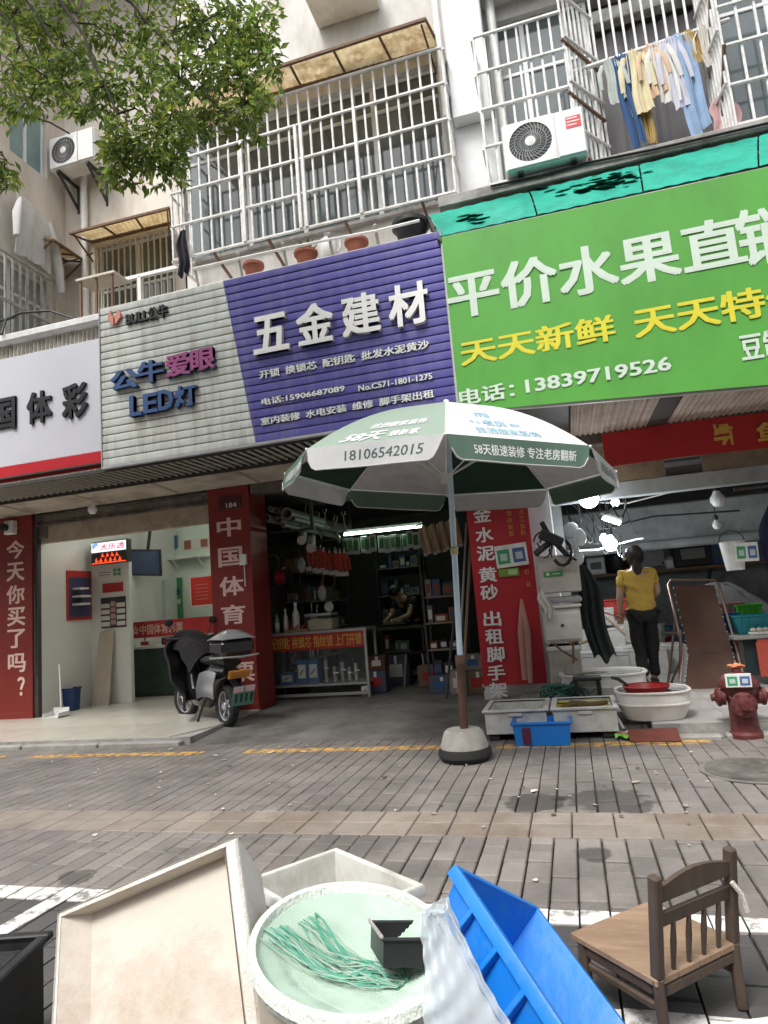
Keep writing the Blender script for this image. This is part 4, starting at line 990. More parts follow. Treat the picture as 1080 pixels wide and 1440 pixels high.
lettering('☆中国体育彩票', rect_fn(onY(191,885,YC).x, zb+.05, onY(262,885,YC).x, zt_-.05, YC-.09), m_pinkl, RBn, 0, .02)
g = G(); c = onY(222,898,YC+.2); g.tube([(c.x-.25,YC+.2,ztop+.012),(c.x-.25,YC+.2,ztop+.2),(c.x-.2,YC+.2,ztop+.25),(c.x+.2,YC+.2,ztop+.25),(c.x+.25,YC+.2,ztop+.2),(c.x+.25,YC+.2,ztop+.012)], .022, 8); o = obj('armrest_rail', g, mat('chair_grey', (.35,.36,.38), .4, .4)); tag(o, 'grey tubular rail standing on the lottery counter', 'rail')
YBk = 11.3
def cab(name, label, cat, c0, c1, Y, m, d=.3, handle=True):
    p, q = onY(*c0, Y), onY(*c1, Y); T = thing(name, label, cat, ((p.x+q.x)/2,Y,p.z))
    g = G(); g.box((p.x,Y,p.z), (q.x,Y+d,q.z), .01); obj('body', g, m, T)
    g = G(); g.box((p.x+.03,Y-.012,p.z+.03), (q.x-.03,Y-.001,q.z-.03), .006); o = obj('door', g, m, T)
    if handle: g = G(); g.box((q.x-.09,Y-.035,(p.z+q.z)/2-.08), (q.x-.07,Y-.013,(p.z+q.z)/2+.08), .004); obj('handle', g, m_dark, o)
    return T
cab('cabinet', 'pale grey tall cabinet at the back of the lottery shop', 'cabinet', (200,900), (232,815), 10.9, mat('cab_grey', (.55,.58,.54), .4))
cab('cabinet', 'olive brown wooden cabinet beside the pale cabinet', 'cabinet', (182,900), (198,818), 10.9, mat('cab_olive', (.33,.28,.14), .5))
flat('poster', 'red notice with ruled lines in a white frame in the lottery shop', 'poster', (270,852), (298,810), 9.75, mat('poster_bright_red', (.5,.03,.02), .45), frame=m_paper, marks=[(.2,.2+.13*k,.8,.225+.13*k,mat('poster_pink', (.6,.2,.15), .5)) for k in range(5)], group='notices in the lottery shop')
flat('poster', 'green and white poster on the back wall of the lottery shop', 'poster', (231,875), (256,812), 11.38, m_grn, marks=[(.1,.1,.5,.3,m_paper),(.15,.4,.9,.5,m_paper),(.5,.6,.9,.75,m_navy)], group='notices in the lottery shop')
flat('poster', 'yellow note high on the back wall of the lottery shop', 'note', (205,768), (220,753), 11.38, mat('note_yellow', (.5,.5,.08), .6), marks=[(.2,.3,.8,.4,m_grn),(.2,.6,.8,.7,m_grn)], group='notices in the lottery shop')
flat('poster', 'white wall chart with red figures high in the lottery shop', 'poster', (256,775), (294,755), 11.38, m_paper, marks=[(.1,.1,.35,.9,mat('poster_brown', (.3,.1,.07), .5)),(.7,.15,.95,.85,MATS['poster_brown'])], group='notices in the lottery shop')
p = onY(238,776,11.3); g = G(); s = .14
g.prism([(p.x-s,11.34,p.z+.32),(p.x-s,11.34,p.z+.08),(p.x,11.34,p.z-.02),(p.x+s,11.34,p.z+.08),(p.x+s,11.34,p.z+.32)], (0,.05,0)); T = thing('plaque', 'blue shield shaped plaque on the back wall', 'plaque', (p.x,11.34,p.z)); obj('shield', g, mat('plaque_blue', (.06,.14,.28), .4), T, smooth=0)
g = G(); g.lathe([(.05,0),(.05,.01),(.001,.01)], (p.x,11.335,p.z+.16), 14, M=Matrix.Rotation(R_(90), 4, 'X')); obj('disc', g, m_paper, T)
p, q = onY(236,788,11.1), onY(284,782,11.1); g = G(); g.box((p.x,11.05,p.z), (q.x,11.39,p.z+.03), .004); g.bar((p.x+.1,11.35,p.z-.2), (p.x+.1,11.1,p.z), .02, .02); g.bar((q.x-.1,11.35,p.z-.2), (q.x-.1,11.1,p.z), .02, .02); o = obj('wall_shelf', g, m_white); tag(o, 'white bracketed shelf on the back wall of the lottery shop', 'shelf')
m_lamp = mat('lit_tube', (.9,.9,.9), .5, emit=((.92,1.0,.90), 24))
for k, (x, y) in enumerate(((-6.3,8.6), (-5.5,9.6))):
    T = thing('ceiling_lamp', ('lit tube lamp on the lottery shop ceiling nearer the door', 'lit tube lamp on the lottery shop ceiling further inside')[k], 'ceiling lamp', (x,y,3.42))
    g = G(); g.box((x-.6,y-.06,3.36), (x+.6,y+.06,3.42), .005); obj('housing', g, m_white, T)
    g = G(); g.tube([(x-.58,y,3.33),(x+.58,y,3.33)], .02, 8); obj('tube', g, m_lamp, T)
# leaning board, broom, dustpan, bin
p, q = onZ(140,993,.08), onY(146,888,8.85)
T = thing('board', 'pale wooden board leaning on the notice partition', 'board', p); g = G(); d = Vector((.16,0,0))
g.prism([p-d, p+d, Vector((q.x+.13,8.92,q.z+.02)), Vector((q.x-.13,8.92,q.z))], (0,.02,0)); obj('plank', g, mat('pale_ply', (.42,.36,.28), .6, var=.12, stretch=(4,4,.5)), T, smooth=0)
b = onZ(98,999,.08)
T = thing('bin', 'blue plastic bin on the tiled floor beside the broom', 'bin', b)
g = G(); g.lathe([(.13,0),(.15,.3),(.165,.31),(.165,.33),(.145,.33),(.125,.02),(.001,.02)], b, 24, sy=.75, power=.55); obj('body', g, mat('bin_blue', (.02,.05,.16), .4), T)
b = onZ(80,1001,.08); t = onY(88,914,b.y+.12)
T = thing('broom', 'white handled broom leaning beside the blue bin', 'broom', b); g = G(); g.cyl(b+Vector((.05,0,.1)), t, .012, n=8); obj('handle', g, m_white, T); g = G(); g.tube([t-(t-b).normalized()*.12, t+(t-b).normalized()*.02], .016, 8); obj('grip', g, m_black, T)
g = G(); g.box((b.x-.09,b.y-.03,.085), (b.x+.13,b.y+.03,.2), .01); obj('bristles', g, mat('bristle', (.35,.33,.3), .9), T)
b = onZ(86,1007,.08); b.y -= .1; t = b+Vector((-.02,.1,.72))
T = thing('dustpan', 'white long handled dustpan in front of the blue bin', 'dustpan', b); g = G(); g.cyl(b+Vector((0,.1,.1)), t, .011, n=8); obj('handle', g, m_white, T)
g = G(); g.box((b.x-.13,b.y-.12,.085), (b.x+.13,b.y+.1,.095)); g.box((b.x-.13,b.y+.1,.085), (b.x+.13,b.y+.115,.2)); g.box((b.x-.13,b.y-.1,.085), (b.x-.118,b.y+.1,.15)); g.box((b.x+.118,b.y-.1,.085), (b.x+.13,b.y+.1,.15)); obj('pan', g, m_plastic_w, T)
# bulb under the soffit
def bulb(label, c, r=.05, m=None, up=.12, M=None, group='light bulbs'):
    T = thing('light_bulb', label, 'light bulb', c, group)
    g = G(); g.lathe([(.001,-r*1.15),(r*.6,-r),(r,-r*.3),(r*.95,r*.25),(r*.5,r*.9),(r*.42,r*1.2)], c, 16, M=M); obj('globe', g, m, T)
    g = G(); g.lathe([(r*.5,r*1.15),(r*.55,r*2.1),(r*.3,r*2.3),(.006,r*2.4),(.006,r*2.4+up)], c, 12, M=M); obj('socket', g, m_plastic_w if up < .2 else m_black, T); return T
m_bulb0 = mat('bulb_off', (.78,.78,.76), .3)
c = onY(130,716,7.3); bulb('unlit white bulb hanging under the soffit before the lottery shop', c, .06, m_bulb0, 2.97-c.z)
b = onZ(2,1015,0); T = thing('bucket', 'yellow bucket by the foot of the pillar with the question mark', 'bucket', (b.x,7.4,.082))
g = G(); g.lathe([(.10,0),(.13,.25),(.14,.26),(.12,.26),(.09,.02),(.001,.02)], (b.x-.02,7.4,.082), 20); obj('body', g, mat('bucket_yellow', (.6,.34,.03), .4), T)

# ================================================================== scooter (seen from its rear three-quarter)
SR, SF = Vector((-3.98,6.98,0)), Vector((-5.05,7.78,.08))
ax = (SF-SR); ax.z = 0; WB = 1.25; ax.normalize(); lat = Vector((-ax.y, ax.x, 0))
rear = Vector((-3.92,6.93,.03)); zoff = .05
MS = Matrix((ax, lat, Vector((0,0,1)))).transposed().to_4x4(); MS.translation = rear
SCT = thing('electric_scooter', 'black electric scooter with a dark wind blanket and a silver topped luggage box', 'scooter', rear)
m_tyre = mat('tyre', (.02,.02,.02), .85, var=.2); m_scb = mat('scooter_black', (.015,.015,.018), .22, coat=.5); m_silver = mat('scooter_silver', (.50,.51,.54), .25, .7, var=.05)
m_blanket = mat('wind_blanket', (.008,.006,.009), .85, var=.25, vs=6, bump=.5, bs=14)
def sco(name, g, m, par=None): return obj(name, g.xf(MS), m, par or SCT)
def wheel(x, r, w, steer=0.0):
    rot = Matrix.Translation((x,0,r)) @ Matrix.Rotation(steer, 4, 'Z') @ Matrix.Rotation(R_(90), 4, 'X')
    g = G(); g.lathe([(r-.07,-w*.4),(r-.03,-w*.5),(r-.005,-w*.3),(r,0),(r-.005,w*.3),(r-.03,w*.5),(r-.07,w*.4),(r-.07,-w*.4)], (0,0,0), 28, M=rot); t = sco('tyre', g, m_tyre)
    g = G(); g.lathe([(.04,-.05),(.05,-.04),(.05,.04),(.04,.05)], (0,0,0), 14, M=rot)
    for k in range(6):
        a = k*math.pi/3; g.tube([rot @ Vector((.04*math.cos(a),.04*math.sin(a),0)), rot @ Vector(((r-.06)*math.cos(a+.2),(r-.06)*math.sin(a+.2),0))], .013, 6)
    g.lathe([(r-.085,-w*.3),(r-.065,-w*.35),(r-.065,w*.35),(r-.085,w*.3),(r-.085,-w*.3)], (0,0,0), 28, M=rot); sco('rim', g, m_silver)
wheel(0, .235, .11); wheel(WB, .235, .10, .25)
g = G(); g.tube([(-.12,0,.62),(.1,0,.63),(.3,0,.55),(.42,0,.36),(.5,0,.3),(.85,0,.3),(.95,0,.45),(1.05,0,.8)], [.09,.15,.17,.13,.14,.14,.12,.08], 12, flat=.9); sco('body', g, m_scb)
for s in (-1, 1):
    g = G(); g.grid(lambda u, v: (.02+u*.5-.1*v, s*(.155+.02*math.sin(v*3.1)), .34+v*.30-.12*(u-.4)**2), 8, 6, thick=.012, flip=s > 0); sco('side_panel', g, m_silver if s > 0 else m_scb)
g = G(); g.tube([(-.2,0,.72),(.0,0,.76),(.3,0,.74),(.52,0,.74)], [.11,.14,.14,.1], 12, flat=.45); sco('seat', g, mat('vinyl', (.02,.02,.02), .5))
g = G(); g.tube([(1.04,0,.75),(1.0,0,.98)], .03, 8); g.tube([(1.02,-.33,1.02),(.99,-.15,1.0),(.99,.15,1.0),(1.02,.33,1.02)], .018, 8); hb = sco('handlebar', g, m_black)
for s in (-1, 1):
    g = G(); g.tube([(1.02,s*.2,1.02),(1.0,s*.28,1.18)], .008, 6); g.ball((1.0,s*.29,1.22), (.02,.06,.045), 10); sco('mirror', g, m_black)
# quilted wind blanket over bars, shield and knees
def bl(u, v):
    a = (u-.5)*2; w = .30+.10*math.sin(min(1, v*1.3)*math.pi)
    x = 1.16-.62*abs(a)**1.6*(.35+.6*v)-.16*v+.03*math.sin(v*9); z = 1.05-.82*v+.05*math.cos(a*3)+.015*math.sin(u*31+v*9)
    return (x, a*w+.02*math.sin(v*14), z)
g = G(); g.grid(bl, 30, 24, thick=.03); sco('wind_blanket', g, m_blanket)
def bl2(u, v):
    a = (u-.5)*2; return (1.12-.62*v, a*(.28-.05*v)+.01*math.sin(v*21), 1.10-.18*abs(a)**3-.30*v*v+.025*math.sin(v*8+a*4))
g = G(); g.grid(bl2, 24, 18, thick=.03); sco('knee_cover', g, m_blanket)
g = G(); g.box((-.40,-.20,.80), (.02,.20,.99), .05); tb = sco('luggage_box', g, m_scb)
g = G(); g.grid(lambda u, v: (-.40+u*.42, -.20+v*.40, .992+.10*math.sin(u*math.pi)**.6*math.sin(v*math.pi)**.6), 14, 14, thick=.01); lid = sco('lid', g, m_silver, tb)
g = G(); g.tube([(-.3,-.08,1.07),(-.2,.05,1.09),(-.1,-.06,1.088),(-.06,.08,1.075)], .01, 6); sco('emblem', g, m_black, tb)
g = G(); g.tube([(-.43,-.21,.80),(-.44,0,.79),(-.43,.21,.80),(-.1,.22,.79)], .012, 6); sco('rack', g, m_silver)
g = G(); M = Matrix.Translation((-.36,0,.60)) @ Matrix.Rotation(R_(-25), 4, 'Y'); g.box((-.01,-.13,-.05), (.012,.13,.05), .01, M=M); sco('reflector', g, mat('amber', (.55,.22,.04), .3))
g = G(); g.bar((-.1,0,.55), (-.42,0,.40), .06, .03); sco('fender', g, m_scb)
M = Matrix.Translation((-.44,0,.38)) @ Matrix.Rotation(R_(-22), 4, 'Y')
g = G(); g.box((-.006,-.13,-.12), (.0,.13,.11), .004, M=M); pl = sco('number_plate', g, mat('plate_green', (.08,.25,.19), .4))
g = G(); g.box((-.009,-.125,.04), (-.0068,-.01,.105), M=M); g.box((-.009,.01,.04), (-.0068,.125,.105), M=M); sco('plate_stickers', g, mat('sticker_pink', (.65,.45,.48), .5), pl)
g = G()
for k in range(4): g.box((-.0085,-.11+k*.06,-.08), (-.0066,-.08+k*.06,.02), M=M)
sco('plate_marks', g, m_ink, pl)
g = G(); g.tube([(.35,.12,.3),(.42,.2,.03),(.44,.25,.0)], .014, 6); sco('kickstand', g, m_black)
g = G(); g.grid(lambda u, v: (WB+.26*math.cos(.2+u*2.3), (v-.5)*.13, .235+.265*math.sin(.2+u*2.3)), 12, 3, thick=.008); sco('front_mudguard', g, m_scb)

# ================================================================== hardware shop
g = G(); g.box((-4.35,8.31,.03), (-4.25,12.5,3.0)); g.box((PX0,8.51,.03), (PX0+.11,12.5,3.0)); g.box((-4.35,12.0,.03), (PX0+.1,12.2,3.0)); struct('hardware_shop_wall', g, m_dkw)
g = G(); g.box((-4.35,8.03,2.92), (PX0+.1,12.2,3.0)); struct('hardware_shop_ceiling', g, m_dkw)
YC = 8.65
p, q = onY(380,988,YC), onY(514,886,YC); x0, x1, zt = p.x, q.x, q.z; zb = .06
m_alu = mat('aluminium', (.45,.44,.42), .4, .5, var=.1)
CT = thing('display_counter', 'glass key cutting counter with a red lettered strip in the dark hardware shop', 'counter', (x0,YC,zb))
for xx in (x0, x1-.035):
    for yy in (YC, YC+.45): g = G(); g.box((xx,yy,zb), (xx+.035,yy+.035,zt)); obj('leg', g, m_alu, CT)
zsh = onY(450,963,YC).z; zlo = onY(450,977,YC).z; zr0, zr1 = onY(450,913,YC).z, onY(450,893,YC).z
g = G(); g.box((x0-.01,YC-.008,zt), (x1+.01,YC+.5,zt+.035), .006); obj('top', g, m_alu, CT)
g = G(); g.box((x0+.036,YC+.002,zsh-.02), (x1-.036,YC+.48,zsh+.01), .003); obj('shelf', g, m_alu, CT)
g = G(); g.box((x0+.036,YC+.002,zlo-.02), (x1-.036,YC+.03,zlo+.02), .003); obj('rail', g, m_alu, CT)
g = G(); g.box((x0+.036,YC+.004,zr0), (x1-.036,YC+.016,zr1+.04)); rs = obj('lettered_strip', g, mat('strip_red', (.36,.03,.02), .4), CT)
lettering('配钥匙 换锁芯 指纹锁 上门开锁', rect_fn(x0+.06, zr0+.03, x1-.06, zr1-.005, YC+.003), mat('strip_yellow', (.62,.35,.08), .5), rs, 0, .02)
g = G(); g.box((x0+.037,YC+.008,zsh+.012), (x1-.037,YC+.012,zr0-.002)); obj('glass', g, see('clear_glass', (.3,.33,.33), .08, .05), CT)
# goods inside the counter
m_bxb = mat('blue_carton', (.03,.10,.22), .5, var=.1)
rn = random.Random(11)
def carton(label, lo, hi, m, group=None, win=True):
    T = thing('carton', label, 'box', ((lo[0]+hi[0])/2, lo[1], lo[2]), group)
    g = G(); g.box(lo, hi, .004); obj('body', g, m, T)
    g = G(); w, h = hi[0]-lo[0], hi[2]-lo[2]; g.box((lo[0]+w*.15,lo[1]-.002,lo[2]+h*.25), (hi[0]-w*.15,lo[1]-.0005,hi[2]-h*.2)); o = obj('label', g, m_paper, T)
    if win: g = G(); g.tube([(lo[0]+w*.3,lo[1]-.004,lo[2]+h*.4),(hi[0]-w*.35,lo[1]-.004,hi[2]-h*.4)], .008, 6); obj('print', g, m_ink, o)
    return T
zg = zsh+.012; W_ = x1-x0
carton('flat blue carton lying at the end of the counter shelf', (x0+.12,YC+.1,zg), (x0+.34,YC+.3,zg+.16), m_bxb, 'cartons in the counter')
carton('blue carton with a white key label, next to the flat one', (x0+.40,YC+.06,zg), (x0+.56,YC+.2,zg+.33), m_bxb, 'cartons in the counter')
carton('blue carton with a white key label, beside the hanging locks', (x0+.57,YC+.06,zg), (x0+.73,YC+.2,zg+.33), m_bxb, 'cartons in the counter')
m_chrome = mat('chrome', (.5,.5,.48), .25, .8)
for k, (u, h) in enumerate(((.82,.34), (.95,.22), (1.06,.28), (1.16,.2), (1.26,.25))):
    T = thing('door_lock', ('tallest', 'shortest shiny', 'second tallest', 'stubby', 'outermost')[k]+' door lock standing in the glass counter', 'lock', (x0+u,YC+.12,zg), 'locks in the counter')
    g = G(); g.box((x0+u-.025,YC+.1,zg), (x0+u+.025,YC+.14,zg+h), .01); obj('plate', g, m_chrome, T)
    g = G(); g.tube([(x0+u,YC+.1,zg+h*.6),(x0+u,YC+.05,zg+h*.6),(x0+u+.08,YC+.05,zg+h*.6)], .01, 6); obj('handle', g, m_chrome, T)
p = onY(527,987,8.5); g = G(); carton('small white carton on the floor by the counter leg', (x1-.14,YC+.05,.062), (x1-.04,YC+.2,.2), m_plastic_w)
# on the counter
zc = zt+.036
def bottle(label, x, y, z, r, h, m, cap, cat='bottle', group='bottles on the counter'):
    T = thing('bottle', label, cat, (x,y,z), group)
    g = G(); g.lathe([(r*.9,0),(r,.02),(r,h*.62),(r*.45,h*.78),(r*.4,h*.9)], (x,y,z), 14); obj('body', g, m, T)
    g = G(); g.lathe([(r*.5,h*.88),(r*.5,h),(.001,h)], (x,y,z), 12); obj('cap', g, cap, T)
    g = G(); g.lathe([(r*1.02,h*.2),(r*1.02,h*.5)], (x,y,z), 14); obj('label', g, m_paper, T)
for k, (dx, h, r, cm) in enumerate(((.10,.30,.035,(.25,.35,.25)), (.24,.34,.035,(.5,.5,.48)), (.40,.42,.05,(.6,.6,.6)), (.34,.25,.04,(.3,.15,.1)))):
    bottle(('green can at the counter end', 'grey spray can beside the green can', 'tall white tube bottle on the counter', 'squat brown bottle behind the spray can')[k], x0+dx, YC+.15+.1*(k == 3), zc, r, h, mat('bottle%d' % k, cm, .35), (m_black, m_paper, m_plastic_w, m_pred)[k])
T = thing('key_machine', 'key cutting machine with pale deck on the hardware counter', 'machine', (x0+.75,YC+.2,zc))
g = G(); g.box((x0+.58,YC+.12,zc), (x0+.95,YC+.4,zc+.16), .015); obj('base', g, mat('machine_cream', (.36,.32,.22), .5), T)
g = G(); g.box((x0+.55,YC+.1,zc+.2), (x0+.95,YC+.4,zc+.24), .006); g.box((x0+.6,YC+.2,zc+.161), (x0+.7,YC+.35,zc+.2)); obj('deck', g, m_alu, T)
g = G(); g.lathe([(.07,-.02),(.075,0),(.07,.02)], (x0+.88,YC+.25,zc+.32), 18, M=Matrix.Rotation(R_(90), 4, 'X')); obj('grinder', g, m_chrome, T); g = G(); g.tube([(x0+.63,YC+.2,zc+.24),(x0+.63,YC+.2,zc+.4)], .012, 6); g.tube([(x0+.7,YC+.2,zc+.24),(x0+.72,YC+.2,zc+.36)], .012, 6); obj('lever', g, m_chrome, T)
T = thing('tray', 'low wooden tray with red handled tools on the counter', 'tray', (x0+.3,YC+.05,zc)); g = G(); g.box((x0+.28,YC+.02,zc), (x0+.62,YC+.11,zc+.04), .004); obj('tray', g, mat('tray_wood', (.25,.17,.09), .6), T)
for k in range(3): g = G(); g.tube([(x0+.32+.1*k,YC+.06,zc+.05),(x0+.37+.1*k,YC+.06,zc+.1)], .014, 6); obj('tool', g, m_pred, T)
# wall of hanging goods
def pegged(name, label, cat, n, c0, c1, Y, fn, group, jitter=.02):
    p, q = onY(*c0, Y), onY(*c1, Y)
    first = None
    for k in range(n):
        t = k/(n-1); c = p.lerp(q, t)+Vector((0, rn.uniform(-.08,.08), rn.uniform(-jitter,jitter)))
        if first is None:
            first = thing(name, label.replace('ITH', NTH[k]), cat, c, group); fn(first)
        else: first = first; dup(first, c, rn.uniform(-.25,.25), label=label.replace('ITH', NTH[k]))
    rail_ = G(); rail_.tube([p+Vector((-.05,0,.03)), q+Vector((.05,0,.03))], .012, 6); o = obj(name+'_rail', rail_, m_dark); tag(o, 'dark rail carrying the '+group, 'rail')
m_toolr = mat('tool_red', (.50,.07,.04), .5, rnd=.2); m_toolm = mat('tool_pale', (.6,.55,.5), .5)
def red_tool(T):
    g = G(); g.tube([(0,0,0),(.01,0,-.12),(.025,0,-.26)], [.016,.026,.022], 8); g.tube([(.02,0,0),(.06,.02,-.1),(.07,.02,-.24)], [.014,.022,.02], 8); obj('grip', g, m_toolr, T, world=False)
    g = G(); g.tube([(0,0,0),(.01,0,.07)], [.02,.008], 8); obj('jaw', g, m_toolm, T, world=False)
    g = G(); g.box((-.03,-.004,-.33), (.05,.004,-.27)); obj('card', g, m_paper, T, world=False)
pegged('pliers', 'red handled pliers, ITH along the rail from the reel side', 'pliers', 10, (432,772), (486,778), 9.0, red_tool, 'red handled pliers on a rail')
m_blist = mat('blister_white', (.58,.62,.58), .4, rnd=.15); m_blg = mat('blister_green', (.10,.28,.12), .5, rnd=.3)
def blister(T):
    g = G(); g.box((-.05,-.012,-.26), (.05,.012,0), .006); obj('card', g, m_blist, T, world=False)
    g = G(); g.box((-.035,-.03,-.2), (.035,-.013,-.04), .008); obj('pouch', g, m_blg, T, world=False)
pegged('blister_pack', 'green and white pack under the tube lamp, ITH from the pliers', 'pack', 14, (484,757), (594,747), 9.66, blister, 'packs hanging under the tube lamp')
m_roll = mat('roll_tan', (.48,.33,.22), .6, rnd=.2)
def sleeve(T):
    g = G(); g.tube([(0,0,0),(.03,0,-.18),(.06,0,-.38)], [.03,.04,.036], 10); obj('tube', g, m_roll, T, world=False)
    g = G(); g.tube([(.058,0,-.37),(.062,0,-.4)], [.038,.03], 10); obj('end', g, m_paper, T, world=False)
pegged('paper_roll', 'tan roll hanging by the banner pillar, ITH from the tube lamp', 'roll', 9, (590,742), (640,728), 8.9, sleeve, 'tan rolls hanging by the banner pillar')
T = thing('tube_lamp', 'lit greenish tube lamp across the hardware shop', 'lamp', onY(540,745,9.75)); p, q = onY(484,752,9.75), onY(594,740,9.75)
g = G(); g.tube([p, q], .016, 8); obj('tube', g, mat('lit_green_tube', (.8,.9,.8), .5, emit=((.72,1.0,.80), 12)), T)
g = G(); g.bar(p+Vector((0,.03,.05)), q+Vector((0,.03,.05)), .07, .04); obj('housing', g, m_white, T)
# pipes stored under the ceiling, white pipe ends
pipes = [(374,728,.06), (392,731,.05), (403,722,.085), (388,718,.045), (412,729,.04), (380,716,.04), (398,738,.035)]
for k, (px, py, r) in enumerate(pipes):
    c = onY(px, py, 8.4); g = G(); n = 16
    g.lathe([(r*.8,.02),(r*.8,0),(r,0),(r,2.6),(r*.8,2.6),(r*.8,.02)], c, n, M=Matrix.Rotation(R_(-90), 4, 'X')); o = obj('pipe', g, mat('grey_pipe', (.3,.28,.25), .5, rnd=.3)); tag(o, ('thick grey pipe, lowest of the ceiling bundle', 'grey pipe in the middle of the ceiling bundle', 'widest grey pipe of the ceiling bundle', 'thin grey pipe on top of the ceiling bundle', 'thin grey pipe past the widest one of the ceiling bundle', 'thin grey pipe nearest the red pillar in the ceiling bundle', 'thinnest grey pipe hanging under the ceiling bundle')[k], 'pipe', 'pipes stored under the ceiling')
c = onY(395,742,8.4); T = thing('pipe_rack', 'dark ceiling rack carrying the bundle of grey pipes', 'rack', c)
for y in (8.5, 10.2):
    g = G(); g.box((c.x-.2,y,c.z-.06), (c.x+.45,y+.06,c.z-.03)); obj('cross_bar', g, m_dark, T); g = G(); g.box((c.x+.4,y,c.z-.03),(c.x+.44,y+.05,2.92)); obj('hanger', g, m_dark, T)
for k, (px, py) in enumerate(((424,760), (437,771))):
    c = onY(px, py, 8.7); g = G(); g.lathe([(.05,.03),(.05,0),(.065,0),(.065,1.4),(.001,1.4)], c, 16, M=Matrix.Rotation(R_(-75), 4, 'X') @ Matrix.Rotation(R_(-20), 4, 'Y')); o = obj('pipe', g, m_paper); tag(o, ('upper white pipe end above the red pliers', 'lower white pipe end above the red pliers')[k], 'pipe', 'white pipes above the pliers')
c = onY(398,811,8.55); T = thing('hose_reel', 'dark red reel hanging by the hardware shop wall', 'reel', c)
g = G(); g.lathe([(.05,-.09),(.1,-.09),(.1,.09),(.05,.09)], c, 20, M=Matrix.Rotation(R_(90), 4, 'Y')); obj('drum', g, mat('reel_red', (.30,.02,.015), .4), T)
for s in (-1, 1): g = G(); g.lathe([(.14,s*.09-.006),(.14,s*.09+.006)], c, 20, M=Matrix.Rotation(R_(90), 4, 'Y')); obj('flange', g, m_black, T)
# shelves of small goods along both side walls and the back
cols = [(.13,.13,.13), (.2,.06,.03), (.05,.08,.16), (.22,.21,.19), (.05,.1,.06), (.22,.15,.05), (.03,.03,.035)]
gm = [mat('goods%d' % i, c_, .5, rnd=.2) for i, c_ in enumerate(cols)]
def shelf_unit(label, x0, x1, y0, y1, zs, z1, seed, fill, names):
    T = thing('shelf_unit', label, 'shelf', ((x0+x1)/2, (y0+y1)/2, .06))
    for xx in (x0, x1-.03):
        for yy in (y0, y1-.03): g = G(); g.box((xx,yy,.06), (xx+.03,yy+.03,z1)); obj('post', g, m_dark, T)
    for z in zs: g = G(); g.box((x0+.031,y0+.0,z), (x1-.031,y1,z+.02)); obj('shelf', g, mat('shelf_board', (.2,.17,.14), .6), T)
    r_ = random.Random(seed); k = 0
    along = (y1-y0) > (x1-x0)
    CN = ['grey','dark red','navy','pale','green','ochre','black']
    for zi, z in enumerate(zs):
        k = 0
        a = (y0 if along else x0)+.05; e = (y1 if along else x1)-.05
        while a < e-.06:
            w = r_.uniform(.07,.2); h = r_.uniform(.08,fill); w = min(w, e-a); mm = r_.choice(gm); g = G()
            dd = (x1-x0 if along else y1-y0)-.1
            lo, hi = ((x0+.05,a,z+.021), (x0+.05+dd*r_.uniform(.6,1),a+w-.012,z+.021+h)) if along else ((a,y0+.03+r_.uniform(0,.06),z+.021), (a+w-.012,y0+.05+dd,z+.021+h))
            g.box(lo, hi, .006); o = obj('goods_box', g, mm); g = G()
            if along: g.box((hi[0]+.0005,a+w*.2,z+.04), (hi[0]+.002,a+w*.7,z+.021+h*.7))
            else: g.box((a+w*.15,lo[1]-.002,z+.021+h*.2), (a+w*.75,lo[1]-.0005,z+.021+h*.75))
            obj('label', g, r_.choice((m_paper, gm[1], gm[2])), o)
            tag(o, '%s goods box, %s along the %s shelf from the floor, %s' % (CN[gm.index(mm)], NTH[k], NTH[zi], names), 'box', 'goods boxes '+names); a += w+.004; k += 1
    return T
shelf_unit('dark shelf unit along the wall behind the counter', -4.24, -3.92, 9.3, 11.5, (.5,.95,1.4,1.85), 2.2, 3, .26, 'behind the counter')
shelf_unit('shelf unit stacked with goods by the banner pillar', -1.95, -1.4, 8.75, 9.1, (.25,.6,.95,1.3), 1.65, 5, .24, 'beside the banner pillar')
shelf_unit('shelf unit against the far wall of the dark shop', -3.4, -2.55, 11.6, 11.95, (.4,.9,1.4,1.9), 2.3, 8, .3, 'against the far wall')
# long poles leaning at the pillar
for k, (ptop, pbot, r, m) in enumerate((((646,800),(626,994),.017,m_dark), ((662,760),(650,985),.02,mat('pole_wood', (.28,.2,.13), .6)), ((656,735),(644,975),.016,m_alu))):
    b = onZ(pbot[0], pbot[1], .06); b.y = max(b.y, 8.0); t = onY(ptop[0], ptop[1], 8.45+.1*k); g = G(); g.cyl(onY(pbot[0],pbot[1],8.1+.12*k), t, r, n=8); o = obj('pole', g, m); tag(o, ('dark thin pole leaning steeply beside the umbrella pole', 'wooden pole leaning behind the red upright banner', 'grey metal pole leaning next to the wooden pole')[k], 'pole')
g = G(); c = Vector((-2.3,9.6,.06)); T = thing('stool', 'metal stool standing in the dark hardware shop', 'stool', c)
for s, t in ((-1,-1),(1,-1),(1,1),(-1,1)): g = G(); g.tube([(c.x+s*.17,c.y+t*.17,.06),(c.x+s*.12,c.y+t*.12,.52)], .012, 6); obj('leg', g, m_alu, T)
g = G(); g.lathe([(.16,0),(.17,.015),(.16,.03),(.001,.03)], (c.x,c.y,.52), 20); obj('seat', g, m_black, T)

